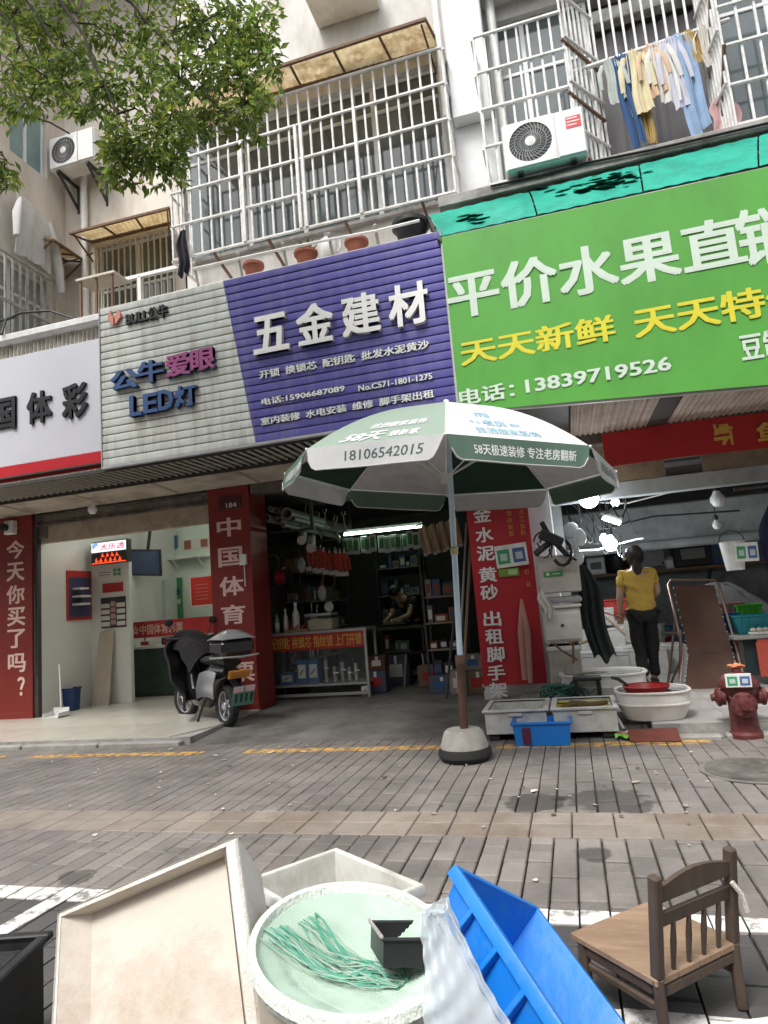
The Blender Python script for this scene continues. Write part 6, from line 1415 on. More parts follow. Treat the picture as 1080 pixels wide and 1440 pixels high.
def figure(label, loc, rz, J, tee, trs, hair_fn, cat='person', hands=()):
    T = thing('person', label, cat, loc, None, rz)
    E = [('pelvis','waist'),('waist','chest'),('chest','neck0'),('neck0','neck'),('neck','head'),('head','crown')]
    for s in 'lr':
        E += [('chest','sh'+s),('sh'+s,'el'+s),('el'+s,'wr'+s),('pelvis','hip'+s),('hip'+s,'kn'+s),('kn'+s,'an'+s),('an'+s,'toe'+s)]
    body = skin('body', J, E, m_skin, T)
    g = G()
    for (w, d, n, c_) in hands: hand(g, w, d, n, c_)
    hm = mesh_of('hand', g, m_skin); 
    import bmesh as _bm; b = _bm.new(); b.from_mesh(body.data); b.from_mesh(hm); b.to_mesh(body.data); b.free()
    body.data.polygons.foreach_set('use_smooth', [True]*len(body.data.polygons))
    # face: brow, eyes, nose, mouth, ears
    hd = Vector(J['head'][0]); cr = Vector(J['crown'][0]); upd = (cr-hd).normalized(); fd = Vector(J['face'][0]) if 'face' in J else Vector((0,1,0)); fd = (fd-upd*fd.dot(upd)).normalized(); sd = fd.cross(upd)
    g = G(); g.tube([hd+fd*.085+upd*.01, hd+fd*.108-upd*.022, hd+fd*.09-upd*.03], [.008,.014,.012], 8)
    for s in (-1, 1): g.ball(hd+sd*s*.083-fd*.005-upd*.005, (.012,.02,.032), 8)
    obj('features', g, m_skin, T, world=False)
    g = G()
    for s in (-1, 1): g.ball(hd+sd*s*.033+fd*.084+upd*.012, .009, 8)
    obj('eyes', g, m_ink, T, world=False)
    g = G(); g.tube([hd+fd*.086-upd*.055+sd*.024, hd+fd*.092-upd*.055, hd+fd*.086-upd*.055-sd*.024], [.004,.007,.004], 6); obj('mouth', g, mat('lips', (.3,.12,.1), .5), T, world=False)
    J2 = {k: (v[0], tuple(r*1.13+.008 for r in (v[1] if isinstance(v[1], tuple) else (v[1],)*2))) for k, v in J.items() if k != 'face'}
    lo = Vector(J['pelvis'][0]); J2['hem'] = (tuple(lo-Vector((0,0,.04))), J2['pelvis'][1])
    for s in 'lr':
        a, b = Vector(J['sh'+s][0]), Vector(J['el'+s][0]); J2['cuff'+s] = (tuple(a.lerp(b, .62)), (.058,.058)); J2['sh'+s] = (J2['sh'+s][0], (.07,.07))
    nb = Vector(J['chest'][0]).lerp(Vector(J['neck0'][0]), .75); J2['collar'] = (tuple(nb), (.085,.075))
    sel = ['hem','pelvis','waist','chest','collar','shl','shr','cuffl','cuffr']
    skin('shirt', {k: J2[k] for k in sel}, [('hem','pelvis'),('pelvis','waist'),('waist','chest'),('chest','collar'),('chest','shl'),('chest','shr'),('shl','cuffl'),('shr','cuffr')], tee, T, root='chest')
    sel = ['pelvis']+[k+s for k in ('hip','kn','an') for s in 'lr']
    J3 = {k: J2[k] for k in sel}; J3['pelvis'] = (J3['pelvis'][0], tuple(r*.84 for r in J2['pelvis'][1]))
    for s in 'lr': J3['an'+s] = (J3['an'+s][0], (.062,.062))
    skin('trousers', J3, [('pelvis','hipl'),('hipl','knl'),('knl','anl'),('pelvis','hipr'),('hipr','knr'),('knr','anr')], trs, T, root='pelvis')
    for s in 'lr':
        a, t = Vector(J['an'+s][0]), Vector(J['toe'+s][0]); d = (t-a); d.z = 0; d.normalize(); g = G()
        g.tube([a-d*.05+Vector((0,0,-.045)), a+d*.0+Vector((0,0,-.04)), a+d*.08+Vector((0,0,-.045)), a+d*.17+Vector((0,0,-.055))], [.038,.045,.043,.028], 10, flat=.75); obj('shoe', g, m_black, T, world=False)
    hair_fn(T, hd, upd, fd, sd); return T
def hair_bun(T, hd, u, f, s):
    g = G(); M = Matrix((s, f, u)).transposed().to_4x4()
    g.ball(hd-f*.018+u*.028, (.100,.108,.112), 18, M=M); g.tube([hd-f*.07-u*.03, hd-f*.095-u*.09, hd-f*.10-u*.16, hd-f*.10-u*.25], [.05,.055,.05,.02], 10); 
    rr = random.Random(8)
    for k in range(40):
        a = rr.uniform(-1.2,1.2); p0 = hd-f*.11*math.cos(a)+s*.10*math.sin(a)+u*rr.uniform(-.02,.07); g.tube([p0, p0-u*.04-f*.012, hd-f*(.11+rr.uniform(-.02,.03))-u*(.10+rr.uniform(0,.05))+s*rr.uniform(-.03,.03), hd-f*(.11+rr.uniform(-.02,.03))-u*(.2+rr.uniform(0,.09))+s*rr.uniform(-.03,.03)], [.006,.006,.005,.002], 4)
    h = obj('hair', g, m_hair, T, world=False)
    g = G(); g.tube([hd+s*-.098+u*.06-f*.02, hd+s*-.112+u*.03-f*.01, hd+s*-.108-u*.03+f*.02], [.018,.03,.016], 8, flat=.7); obj('hair_clip', g, mat('clip_grey', (.42,.40,.42), .4), h, world=False)
fz = .113; k = 1.0
J = {'pelvis':((0,0,.86),(.145,.105)),'waist':((0,0,1.0),(.135,.10)),'chest':((0,.01,1.16),(.155,.105)),'neck0':((0,.0,1.32),.058),'neck':((0,.01,1.37),.05),'head':((0,.02,1.465),(.078,.092)),'crown':((0,.01,1.52),(.066,.078)),
     'shl':((-.165,.0,1.265),.058),'ell':((-.215,.0,1.03),.042),'wrl':((-.225,.07,.82),.030),'shr':((.165,.0,1.265),.058),'elr':((.205,.04,1.04),.042),'wrr':((.17,.24,.98),.030),
     'hipl':((-.085,.0,.80),(.088,.088)),'knl':((-.075,.05,.45),.058),'anl':((-.07,-.05,.10),.04),'toel':((-.075,.1,.03),.035),'hipr':((.085,.0,.80),(.088,.088)),'knr':((.07,.03,.45),.058),'anr':((.06,.08,.10),.04),'toer':((.065,.23,.03),.035)}
wp = onY(917,968,8.05)
figure('woman seen from behind in a mustard shirt and black trousers in the fish shop', (wp.x, 8.05, fz), R_(6), J, m_tee, m_trs, hair_bun, hands=(((-.225,.07,.82),(-.05,.15,-.9),(0.2,.9,0),.9), ((.17,.24,.98),(-.1,.9,.0),(-.3,0,-1),.7)))
g = G(); a = Vector((wp.x-.24, 8.08, .90)); g.tube([a+Vector((-.3,.15,.12)), a, a+Vector((.06,-.03,-.03))], .009, 6); g.ball(a+Vector((-.33,.16,.14)), (.07,.03,.05), 10); T = obj('ladle', g, mat('ladle_red', (.35,.04,.03), .4)); tag(T, 'red ladle held by the woman in the mustard shirt', 'ladle')
def hair_short(T, hd, u, f, s):
    g = G(); M = Matrix((s, f, u)).transposed().to_4x4(); g.ball(hd-f*.02+u*.035, (.098,.104,.10), 16, M=M); obj('hair', g, m_hair, T, world=False)
J = {'pelvis':((0,0,.90),(.145,.105)),'waist':((0,-.06,1.04),(.14,.105)),'chest':((0,-.20,1.20),(.165,.11)),'neck0':((0,-.32,1.30),.058),'neck':((0,-.36,1.33),.05),'head':((0,-.43,1.37),(.078,.09)),'crown':((0,-.47,1.42),(.066,.078)),'face':((0,-1,-.6),.01),
     'shl':((-.18,-.26,1.24),.06),'ell':((-.22,-.36,1.02),.044),'wrl':((-.12,-.52,.98),.031),'shr':((.18,-.26,1.24),.06),'elr':((.22,-.36,1.02),.044),'wrr':((.13,-.50,.97),.031),
     'hipl':((-.085,.0,.84),(.09,.09)),'knl':((-.085,-.03,.47),.06),'anl':((-.085,.04,.10),.042),'toel':((-.09,-.1,.03),.036),'hipr':((.085,.0,.84),(.09,.09)),'knr':((.085,-.03,.47),.06),'anr':((.085,.04,.10),.042),'toer':((.09,-.1,.03),.036)}
mp_ = onY(590,900,10.3)
figure('person in black clothes bending over in the dark hardware shop', (mp_.x, 10.3, .061), R_(-35), J, mat('black_shirt', (.012,.012,.014), .85), m_trs, hair_short, hands=(((-.12,-.52,.98),(.4,-.8,-.1),(.2,0,-1),.8), ((.13,-.50,.97),(-.4,-.8,-.1),(-.2,0,-1),.8)))
t = mp_; TB = thing('work_table', 'small dark work table under the bent person in black', 'table', (t.x-.25,9.8,.061)); g = G(); g.box((t.x-.75,9.58,.88), (t.x+.25,9.94,.92), .006); obj('top', g, m_dark, TB)
for x in (t.x-.72, t.x+.2):
    for y in (9.6, 9.9): g = G(); g.box((x,y,.061), (x+.03,y+.03,.88)); obj('leg', g, m_dark, TB)

# ================================================================== recliner, table with baskets, hanging things
m_reclf = mat('recliner_cloth', (.07,.028,.013), .6, var=.15, vs=6, bump=.4, bs=60); m_reclt = mat('recliner_tube', (.20,.13,.10), .4, .4)
RC = thing('recliner', 'folded brown sling recliner with a tube frame standing beside the woman in mustard', 'recliner', onZ(985,965,.113))
def P_at(px, py, Y): return onY(px, py, Y)
tl, tr_, ml, mr, bl2_, br2_ = P_at(946,822,8.35), P_at(1004,822,8.35), P_at(968,918,8.0), P_at(1030,916,8.0), P_at(962,972,7.75), P_at(1042,968,7.75)
for nm, (a, b, c_, d_) in (('back_sling', (tl, tr_, mr, ml)), ('seat_sling', (ml, mr, br2_, bl2_))):
    g = G(); g.grid(lambda u, v: a.lerp(b, u).lerp(d_.lerp(c_, u), v)+Vector((0,.05*math.sin(v*math.pi)*math.sin(u*math.pi),-.01)), 10, 12, thick=.012); s_ = obj(nm, g, m_reclf, RC, smooth=70)
    for e0, e1 in ((a, d_), (b, c_)):
        for k in range(9): gg = G(); p = e0.lerp(e1, (k+.5)/9); gg.ball(p, .010, 6); obj('lace', gg, m_plastic_w, s_, world=False)
off = (tr_-tl).normalized()*.05
g = G(); g.tube([bl2_-off, ml-off, tl-off, tl-off*.3+Vector((0,0,.05)), tr_+off*.3+Vector((0,0,.05)), tr_+off, mr+off, br2_+off], .016, 8); obj('frame', g, m_reclt, RC)
f0, f1 = onZ(944,985,.113), onZ(1020,990,.113)
for a, b in ((ml-off+Vector((0,-.03,.25)), onY(958,978,8.05)), (ml-off, onY(946,975,8.3)), (mr+off, onY(1046,972,8.0)), (tl.lerp(ml,.5)-off, onY(940,968,8.2))):
    b = Vector((b.x, b.y, .114)); g = G(); g.tube([a, b], .014, 6); obj('leg', g, m_reclt, RC)
g = G(); a = P_at(938,892,7.95); g.tube([a+Vector((-.06,0,.02)), a+Vector((.1,0,0))], .022, 8); obj('armrest', g, m_black, RC)
yt_ = 7.9; a, b = onY(1037,893,yt_), onY(1090,906,yt_); zt = onY(1060,893,yt_).z
TB = thing('sales_table', 'dark legged table loaded with coloured plastic baskets', 'table', (a.x,yt_,.113)); g = G(); g.box((a.x-.05,yt_-.05,zt-.04), (a.x+1.5,yt_+.75,zt), .008); obj('top', g, mat('table_top', (.28,.27,.25), .5), TB)
for x in (a.x, a.x+1.4):
    for y in (yt_, yt_+.65): g = G(); g.box((x,y,.113), (x+.04,y+.04,zt-.04)); obj('leg', g, m_dark, TB)
g = G(); q = onY(1066,920,yt_-.1); g.box((q.x,yt_-.085,.2), (q.x+.9,yt_-.06,zt-.07), .004); g.box((q.x+.02,yt_-.06,zt-.075),(q.x+.88,yt_-.05,zt-.045)); obj('front_board', g, mat('front_red', (.42,.07,.045), .5), TB)
g = G(); g.box((a.x+.05,yt_+.06,.2), (a.x+1.38,yt_+.08,zt-.05)); obj('skirt', g, mat('skirt_dark', (.03,.05,.055), .7), TB)
for px, py, Y, L, Wd, H, col, lb in ((1022,888,8.45,.26,.2,.22,(.02,.08,.30),'deep blue basket beside the recliner, at the table end'), (1058,888,8.15,.36,.26,.2,(.02,.24,.28),'teal basket in the middle of the table'), (1052,862,8.55,.26,.22,.3,(.08,.52,.04),'bright green basket behind the teal one'), (1024,858,8.65,.3,.25,.33,(.42,.22,.22),'pink basin behind the deep blue basket')):
    c = onY(px, py, Y); crate(lb, (c.x, Y, zt+.002), L, Wd, H, mat('basket_'+lb.split()[0]+lb.split()[1], col, .4, thin=.15), taper=.18, t=.008, lip=.012, handle=False, cat='basket', ribs=4, group='plastic baskets on the table')
c = onY(1070,890,7.98); T = thing('eel_tray', 'pale tray of small goods at the table front', 'tray', (c.x,7.95,zt)); g = G(); g.box((c.x-.12,7.88,zt+.001), (c.x+.4,8.0,zt+.03), .006); obj('tray', g, m_foam, T); g = G()
for k in range(7): g.ball((c.x-.08+.06*k,7.93,zt+.05), (.035,.03,.025), 8)
obj('goods', g, mat('goods_pale', (.5,.45,.33), .7), T)
g = G(); c = onY(1040,862,8.9)
g.grid(lambda u, v: (c.x-.35+u*1.4, 8.85+.1*v, zt+.02+.55*math.sin(min(1,v*1.1)*1.5)*(.55+.45*math.sin(u*5+1))+.03*math.sin(u*33+v*20)), 30, 14, thick=.004); T = obj('plastic_sheet', g, mat('sheet_clear', (.33,.33,.32), .25, thin=.3, bump=.6, bs=15), smooth=70); tag(T, 'crumpled translucent plastic sheet behind the baskets', 'plastic sheet')
t = onY(1062,695,7.75); cloth('curtain', 'dark navy curtain hanging at the fish shop side of the frame edge', (t.x+.32,7.8,t.z+.05), .62, 1.45, C('navy_curtain', (.012,.014,.045), .03), fold=4, amp=.05, group=None, seed=41, taper=1.0, cat='curtain')
g = G(); c = onY(1072,688,7.9); g.tube([(c.x-.3,7.8,c.z+.02),(c.x+1.2,7.8,c.z+.02)], .02, 8); T = obj('curtain_rail', g, m_dark); tag(T, 'dark rail over the navy curtain', 'rail')
c = onY(1043,778,7.7); T = thing('bucket', 'white bucket hanging beside the navy curtain behind a payment card', 'bucket', c); g = G(); g.lathe([(.09,-.17),(.125,.13),(.135,.14),(.115,.14),(.08,-.15),(.001,-.15)], c+Vector((-.05,.14,0)), 20); obj('body', g, m_plastic_w, T); g = G(); g.tube([c+Vector((-.05+.13*math.cos(a_*.5236),.14,.13+.13*math.sin(a_*.5236))) for a_ in range(7)], .006, 5); obj('handle', g, m_dark, T)
card('white payment card with green and blue panels beside the navy curtain', onY(1050,776,7.68), .22, .2, rot=R_(2))
# lamps of the fish shop
m_lit = mat('lit_bulb', (.9,.9,.9), .4, emit=((.86,.94,1.0), 6)); m_dim = mat('lit_bulb_small', (.9,.9,.9), .4, emit=((.95,.97,1.0), 5))
yb = 8.5
for px, py, r, mm, lb in ((858,764,.085,m_lit,'brightest lit bulb hanging by the cable tangle'), (849,757,.05,m_lit,'smaller lit bulb touching the brightest one'), (865,706,.05,m_dim,'lit downward bulb near the umbrella rim'), (1009,702,.085,m_bulb0,'large unlit white bulb under the fish shop ceiling'), (1008,738,.05,m_bulb0,'small unlit bulb below the large unlit one')):
    c = onY(px, py, yb); bulb(lb, c, r, mm, max(.03, 2.78-c.z-r*2.4), group='bulbs in the fish shop')
c = onY(828,701,8.0); T = thing('work_lamp', 'lit half dome lamp pointing out beside the umbrella rim', 'lamp', c); M = Matrix.Rotation(R_(100), 4, 'X')
g = G(); g.lathe([(.115,0),(.11,.02),(.08,.06),(.001,.09)], c, 20, M=M); obj('lens', g, mat('lit_lens', (.9,.9,.9), .4, emit=((.95,.97,1.0), 7)), T); g = G(); g.lathe([(.12,-.005),(.12,-.04),(.05,-.1),(.001,-.1)], c, 20, M=M); obj('reflector', g, m_dark, T); g = G(); g.tube([c+Vector((0,.08,.02)), c+Vector((.05,.15,.2)), c+Vector((.05,.15,.45))], .012, 6); obj('arm', g, m_dark, T)
a, b = onY(847,726,8.3), onY(874,733,8.3); T = thing('spot_lamp', 'lit short tube lamp above the bulbs of the fish shop', 'lamp', a); g = G(); g.tube([a, b], .045, 12); obj('body', g, m_white, T); g = G(); g.tube([a.lerp(b,.1)+Vector((0,-.03,-.02)), b+Vector((-.02,-.03,-.02))], .03, 10); obj('tube', g, m_dim, T)
for nm, c, e in (('bulb_light', onY(858,764,yb), 20), ('lens_light', onY(828,703,7.85), 4)):
    l = bpy.data.lights.new(nm, 'POINT'); l.energy = e; l.color = (.88,.95,1.0); l.shadow_soft_size = .09; o = bpy.data.objects.new(nm, l); COL.objects.link(o); o.location = c+Vector((0,-.1,-.12))
r_ = random.Random(77); T = thing('cable_tangle', 'tangle of dark cables around the lamps of the fish shop', 'cables', onY(840,735,8.3))
for k in range(16):
    p = onY(r_.uniform(795,880), r_.uniform(690,770), 8.3+r_.uniform(-.2,.3)); q = onY(r_.uniform(795,900), r_.uniform(690,770), 8.4+r_.uniform(-.2,.3)); m_ = p.lerp(q,.5)-Vector((0,0,r_.uniform(.05,.3))); g = G()
    g.tube([p, p.lerp(m_,.5)-Vector((0,0,.03)), m_, m_.lerp(q,.5)-Vector((0,0,.03)), q], r_.choice((.006,.008,.012)), 5); obj('cable', g, m_black, T)
for k, (pp, mm, lb) in enumerate(((((800,775),(840,773),(895,758),(905,757)), m_plastic_w, 'white cable strung across the room by the bulbs'), (((800,705),(880,708),(950,690),(998,672)), m_plastic_w, 'white cable sagging under the fish shop ceiling'), (((860,740),(920,726),(980,722),(1040,718)), m_black, 'black cable sagging along the cross beam'))):
    g = G(); g.tube([onY(x, y, 8.6+.1*k) for x, y in pp], .012, 6); o = obj('cable', g, mm); tag(o, lb, 'cable')

# ================================================================== parasol
UB = onZ(655,1068,0)
m_ugr = mat('parasol_green_sunwashed', (.31,.40,.33), .6, var=.04, vs=2, thin=.18); m_uwh = mat('parasol_white', (.86,.86,.86), .6, var=.03, vs=2, thin=.25)  # green top is paled: the sun's wash is put into its colour
m_vgr = mat('valance_green', (.10,.17,.125), .6, var=.08, vs=6, thin=.15); m_vwh = mat('valance_white', (.58,.58,.58), .6, var=.05, vs=6, thin=.25)
m_ugr_shade = mat('parasol_green_shaded', (.022,.055,.04), .7, thin=.3); m_uwh_shade = mat('parasol_white_shaded', (.50,.48,.48), .7, thin=.45)  # same cloth from below, its shade put into darker colours
m_pole = mat('pole_pale_blue', (.60,.74,.85), .35, var=.05)
U = thing('parasol', 'large green and white advertising parasol standing on a tyre weighted concrete base', 'parasol', UB)
MU = Matrix.Translation(UB) @ Matrix.Rotation(R_(2.3), 4, 'Y')
ztop = 2.88
g = G(); g.lathe([(.195,.07),(.19,.11),(.155,.215),(.13,.235),(.001,.24)], UB, 32); obj('concrete_base', g, mat('base_concrete', (.36,.34,.315), .9, var=.15, vs=7, bump=.5, bs=40, dirt=((.2,.18,.16), .5, 6)), U)
g = G(); g.lathe([(.13,.004),(.185,.004),(.213,.04),(.21,.075),(.195,.10),(.15,.10),(.13,.06),(.13,.004)], UB, 36); obj('tyre', g, m_tyre, U)
g = G(); g.tube([MU @ Vector((0,0,.22)), MU @ Vector((0,0,.80))], .033, 12); obj('lower_pole', g, mat('pole_brown', (.085,.045,.03), .6, var=.3, vs=12), U)
g = G(); g.tube([MU @ Vector((0,0,.74)), MU @ Vector((0,0,.81))], .040, 12); obj('collar', g, m_rust, U)
g = G(); g.tube([MU @ Vector((0,0,.78)), MU @ Vector((0,0,ztop-.03))], .024, 12); obj('upper_pole', g, m_pole, U)
g = G(); g.tube([MU @ Vector((0,0,1.62)), MU @ Vector((0,0,1.68))], .032, 12); g.box((-.02,-.06,1.63), (.02,-.03,1.67), .004, M=MU); obj('clamp', g, mat('clamp_yellow', (.5,.42,.2), .5), U)
A0 = math.atan2(-UB.y, -UB.x)
RR, HC = 1.37, .57
MC = Matrix.Translation(MU @ Vector((0,0,ztop))) @ Matrix.Rotation(R_(5.4), 4, 'Y')
def rib_pt(k, v, R0=RR):
    a = A0+k*math.pi/4; r = R0*v; return Vector((r*math.cos(a), r*math.sin(a), -HC*(.35*v+.65*v**2.3)))
def gore(k, u, v, d=0.0):
    a, b = rib_pt(k, v), rib_pt(k+1, v); p = a.lerp(b, u); m_ = a.lerp(b, .5); p = p*(1+.035*math.sin(u*math.pi)*v*0)
    if d:
        e = .002; p1 = gore(k, min(1,u+e), v)-gore(k, max(0,u-e), v); p2 = gore(k, u, min(1,v+e))-gore(k, u, max(0,v-e)); n = p2.cross(p1); n = n.normalized() if n.length else Vector((0,0,1)); 
        if n.z < 0: n = -n
        p = p+n*d
    return p
def val(k, u, w, d=0.0):
    """valance flap: w 0 at the rim, 1 at its lower edge"""
    a, b = rib_pt(k, 1), rib_pt(k+1, 1); p = a.lerp(b, u); out = (a+b); out.z = 0; out.normalize()
    c = 1-.35*max(0, abs(u-.5)*2-.80)/.20*w; p2 = a.lerp(b, .5+(u-.5)*(1-.06*w)); h = .165*(1-.45*max(0, (abs(u-.5)*2-.86)/.14)**2)
    return Vector((p2.x, p2.y, p2.z))+Vector((0,0,-h*w))+out*(.004+.025*w+.008*math.sin(u*9+k)*w+d)
T3 = lambda p: MC @ p
for k in range(8):
    gr = k % 2 == 1
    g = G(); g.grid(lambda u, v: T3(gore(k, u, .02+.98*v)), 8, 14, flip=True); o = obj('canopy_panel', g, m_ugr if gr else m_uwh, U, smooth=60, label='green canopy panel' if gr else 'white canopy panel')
    g = G(); g.grid(lambda u, v: T3(gore(k, u, .02+.97*v, -.006)), 8, 14); obj('shaded_underside', g, m_ugr_shade if gr else m_uwh_shade, o, smooth=60, world=False)
    g = G(); g.grid(lambda u, v: T3(val(k, u, v)), 28, 4, thick=.003); vo = obj('valance', g, m_vwh if gr else m_vgr, o, smooth=60, world=False)
    g = G(); g.tube([T3(val(k, i/28, 1, .001)) for i in range(29)], .006, 6); obj('hem', g, m_vwh, o, world=False)
for k in range(8):
    g = G(); g.tube([T3(rib_pt(k, v)+Vector((0,0,-.012))) for v in (.03,.2,.4,.6,.8,1.0)], .007, 6)
    g.tube([T3(rib_pt(k, .52)+Vector((0,0,-.02))), T3(Vector((0,0,-.62)))], .006, 6); obj('rib', g, m_white, U)
    g = G(); g.ball(T3(rib_pt(k, 1.005)), .012, 8); obj('rib_tip', g, m_white, U)
g = G(); g.tube([T3(Vector((0,0,-.66))), T3(Vector((0,0,-.58)))], .045, 12); obj('runner', g, m_white, U); g = G(); g.tube([T3(Vector((0,0,-.04))), T3(Vector((0,0,.05)))], [.05,.02], 12); obj('top_cap', g, m_white, U)
def on_gore(k, u0, u1, v0, v1):     # v0 upper edge, v1 lower edge, as fractions of the rib
    return lambda u, v, d: T3(gore(k, u0+(u1-u0)*u, v1+(v0-v1)*v, .004+d*.3))
def on_val(k, u0, u1, w0, w1): return lambda u, v, d: T3(val(k, u0+(u1-u0)*u, w1+(w0-w1)*v, .004))
m_ublue = mat('parasol_blue_print', (.25,.45,.58), .6); m_uink = mat('parasol_dark_print', (.05,.09,.08), .6)
for kk in (-1, 3):
    kk = kk % 8
    lettering('铭洒靓家装饰', on_gore(kk, .36, .86, .80, .865), m_uwh, U, 0, .02, 'printing', shear=.2)
    lettering('58天', on_gore(kk, .22, .56, .90, .985), m_uwh, U, 0, .035, 'printing', shear=.25); lettering('焕新家', on_gore(kk, .59, .82, .915, .97), m_uwh, U, 0, .03, 'printing', shear=.2)
for kk in (0, 4):
    lettering('铭洒靓家装饰', on_gore(kk, .22, .70, .905, .965), m_ublue, U, 0, .01, 'printing'); lettering('老房', on_gore(kk, .30, .50, .81, .88), m_ublue, U, 0, .02, 'printing'); lettering('专注', on_gore(kk, .19, .28, .83, .87), m_ublue, U, 0, .01, 'printing'); lettering('翻新', on_gore(kk, .53, .62, .83, .87), m_ublue, U, 0, .01, 'printing')
    lettering('mi', on_gore(kk, .28, .42, .68, .765), m_ublue, U, 0, .03, 'printing')
for kk in range(8):
    if kk % 2: lettering('18106542015', on_val(kk, .30, .88, .28, .72), m_uink, U, 0, .015, 'printing')
    else: lettering('58天极速装修 专注老房翻新', on_val(kk, .17, .90, .28, .74), m_uwh, U, 0, .02, 'printing')

# ================================================================== hydrant, manhole, litter
hb_ = onZ(1050,1036,0)
HY = thing('fire_hydrant', 'short dark red fire hydrant at the edge of the pavers', 'fire hydrant', hb_)
m_hyd = mat('hydrant_red', (.105,.022,.022), .55, var=.3, vs=14, bump=.7, bs=30, dirt=((.17,.09,.075), .55, 16), dsh=(.55,.66))
g = G(); g.lathe([(.125,0),(.125,.03),(.105,.05),(.10,.10),(.10,.27),(.108,.30),(.125,.33),(.135,.36),(.135,.385),(.15,.39),(.15,.415),(.13,.42)], hb_, 28); obj('barrel', g, m_hyd, HY)
g = G(); g.lathe([(.145,.416),(.14,.44),(.11,.475),(.06,.495),(.035,.50),(.035,.525),(.001,.53)], hb_, 28); obj('bonnet', g, m_hyd, HY)
for s in (-1, 1):
    g = G(); g.lathe([(.062,0),(.062,.03),(.072,.035),(.072,.055),(.055,.065),(.03,.075),(.028,.10),(.001,.102)], hb_+Vector((s*.115,0,.31)), 18, M=Matrix.Rotation(R_(90)*s, 4, 'Y')); obj('side_cap', g, m_hyd, HY)
g = G(); M = Matrix.Rotation(R_(90), 4, 'X'); g.lathe([(.082,0),(.082,.035),(.095,.04),(.095,.065),(.06,.078),(.035,.082),(.035,.105),(.001,.107)], hb_+Vector((-.015,-.095,.27)), 22, M=M); cp = obj('front_cap', g, m_hyd, HY)
for k in range(6): a = k*math.pi/3; g = G(); g.lathe([(.012,0),(.012,.012),(.001,.013)], hb_+Vector((-.015+.08*math.cos(a),-.16,.27+.08*math.sin(a))), 6, M=M); obj('bolt', g, m_hyd, cp, world=False)
c = hb_+Vector((-.03,-.155,.455)); card('white payment card with green and blue panels leaning on the hydrant cap', c, .185, .105, rot=R_(1))
g = G(); g.tube([hb_+Vector((-.10,-.10,.33)), hb_+Vector((-.07,-.15,.26)), hb_+Vector((-.02,-.19,.235)), hb_+Vector((.03,-.19,.24))], .006, 6); obj('chain', g, m_rust, HY)
for k in range(8): a = k*math.pi/4+.2; g = G(); g.lathe([(.011,0),(.011,.014),(.001,.015)], hb_+Vector((.138*math.cos(a),.138*math.sin(a),.416)), 6); obj('bolt', g, m_hyd, HY)
T = thing('ornament', 'small orange ornament on top of the hydrant', 'ornament', hb_+Vector((0,0,.53))); g = G(); m_or = mat('ornament_orange', (.6,.2,.06), .5)
for k in range(6): a = k*1.05; g.ball(hb_+Vector((.04*math.cos(a),.02*math.sin(a),.545+.008*(k % 2))), (.028,.018,.014), 8)
obj('petals', g, m_or, T); g = G(); g.ball(hb_+Vector((0,0,.555)), .02, 8); obj('centre', g, mat('ornament_pink', (.6,.35,.3), .5), T)
mc = onZ(1062,1083,0)
MH = thing('manhole_cover', 'round worn manhole cover in the pavers beside the hydrant', 'manhole cover', (mc.x,mc.y,0)); m_iron = mat('cast_iron', (.15,.135,.12), .75, .1, var=.3, vs=8, bump=.5, dirt=((.045,.035,.03), .85, 4))
g = G(); g.lathe([(.335,.003),(.335,.008),(.305,.009),(.298,.004)], (mc.x,mc.y,0), 40); obj('frame', g, mat('cover_frame', (.17,.155,.14), .8, var=.25, vs=6), MH)
g = G(); g.lathe([(.295,.004),(.295,.009),(.27,.009),(.26,.007),(.16,.007),(.15,.009),(.12,.009),(.11,.007),(.001,.007)], (mc.x,mc.y,0), 40); obj('lid', g, m_iron, MH)
c = onZ(890,1036,.0); T = thing('litter_pile', 'scraps of white, red and green plastic by the round basin', 'litter', (c.x,c.y,.0)); r_ = random.Random(9)
for k, col in enumerate(((.7,.68,.66),(.7,.6,.62),(.55,.08,.07),(.25,.6,.1),(.7,.7,.68))):
    g = G(); cx, cy = c.x+(-.09,.10,-.05,-.06,.05)[k], c.y+(.02,.06,-.02,-.10,.03)[k]
    g.grid(lambda u, v: (cx+(u-.5)*.17, cy+(v-.5)*.09+.02*math.sin(u*8), .012+.03*abs(math.sin(u*7+v*5+k))), 10, 5, thick=.003); obj('scrap', g, mat('scrap%d' % k, col, .5), T, smooth=60)
g = G(); c2 = onZ(748,1052+1,0)
g.tube([c+Vector((-.15,.25,.25)), c+Vector((-.06,.08,.05))], .012, 6); T = obj('stick', g, m_plastic_w); tag(T, 'white stick leaning between the crate and the basin', 'stick')
LB = G(); r_ = random.Random(15)
for k in range(150):
    px, py = r_.uniform(-20,1000), 1030+abs(r_.gauss(0,70)); c = onZ(px, min(py, 1240), 0); s_ = r_.uniform(.008,.022)*(1.8 if r_.random() < .12 else 1); a = r_.uniform(0,6)
    if c.y > 6.05: continue
    LB.add([c+Vector((s_*math.cos(a+t)*q, s_*math.sin(a+t)*q, .006+r_.uniform(0,.006))) for t, q in ((0,1),(1.2,.7),(2.6,1.1),(4.2,.6),(5.2,.9))], [(0,1,2,3,4)], k % 3)
o = obj('ground_litter', LB, [m_paper, mat('leaf_brown', (.1,.06,.03), .8), mat('leaf_pale', (.35,.3,.22), .8)], smooth=0); o['kind'] = 'stuff'; tag(o, 'scattered paper scraps and small leaves on the paving', 'litter')

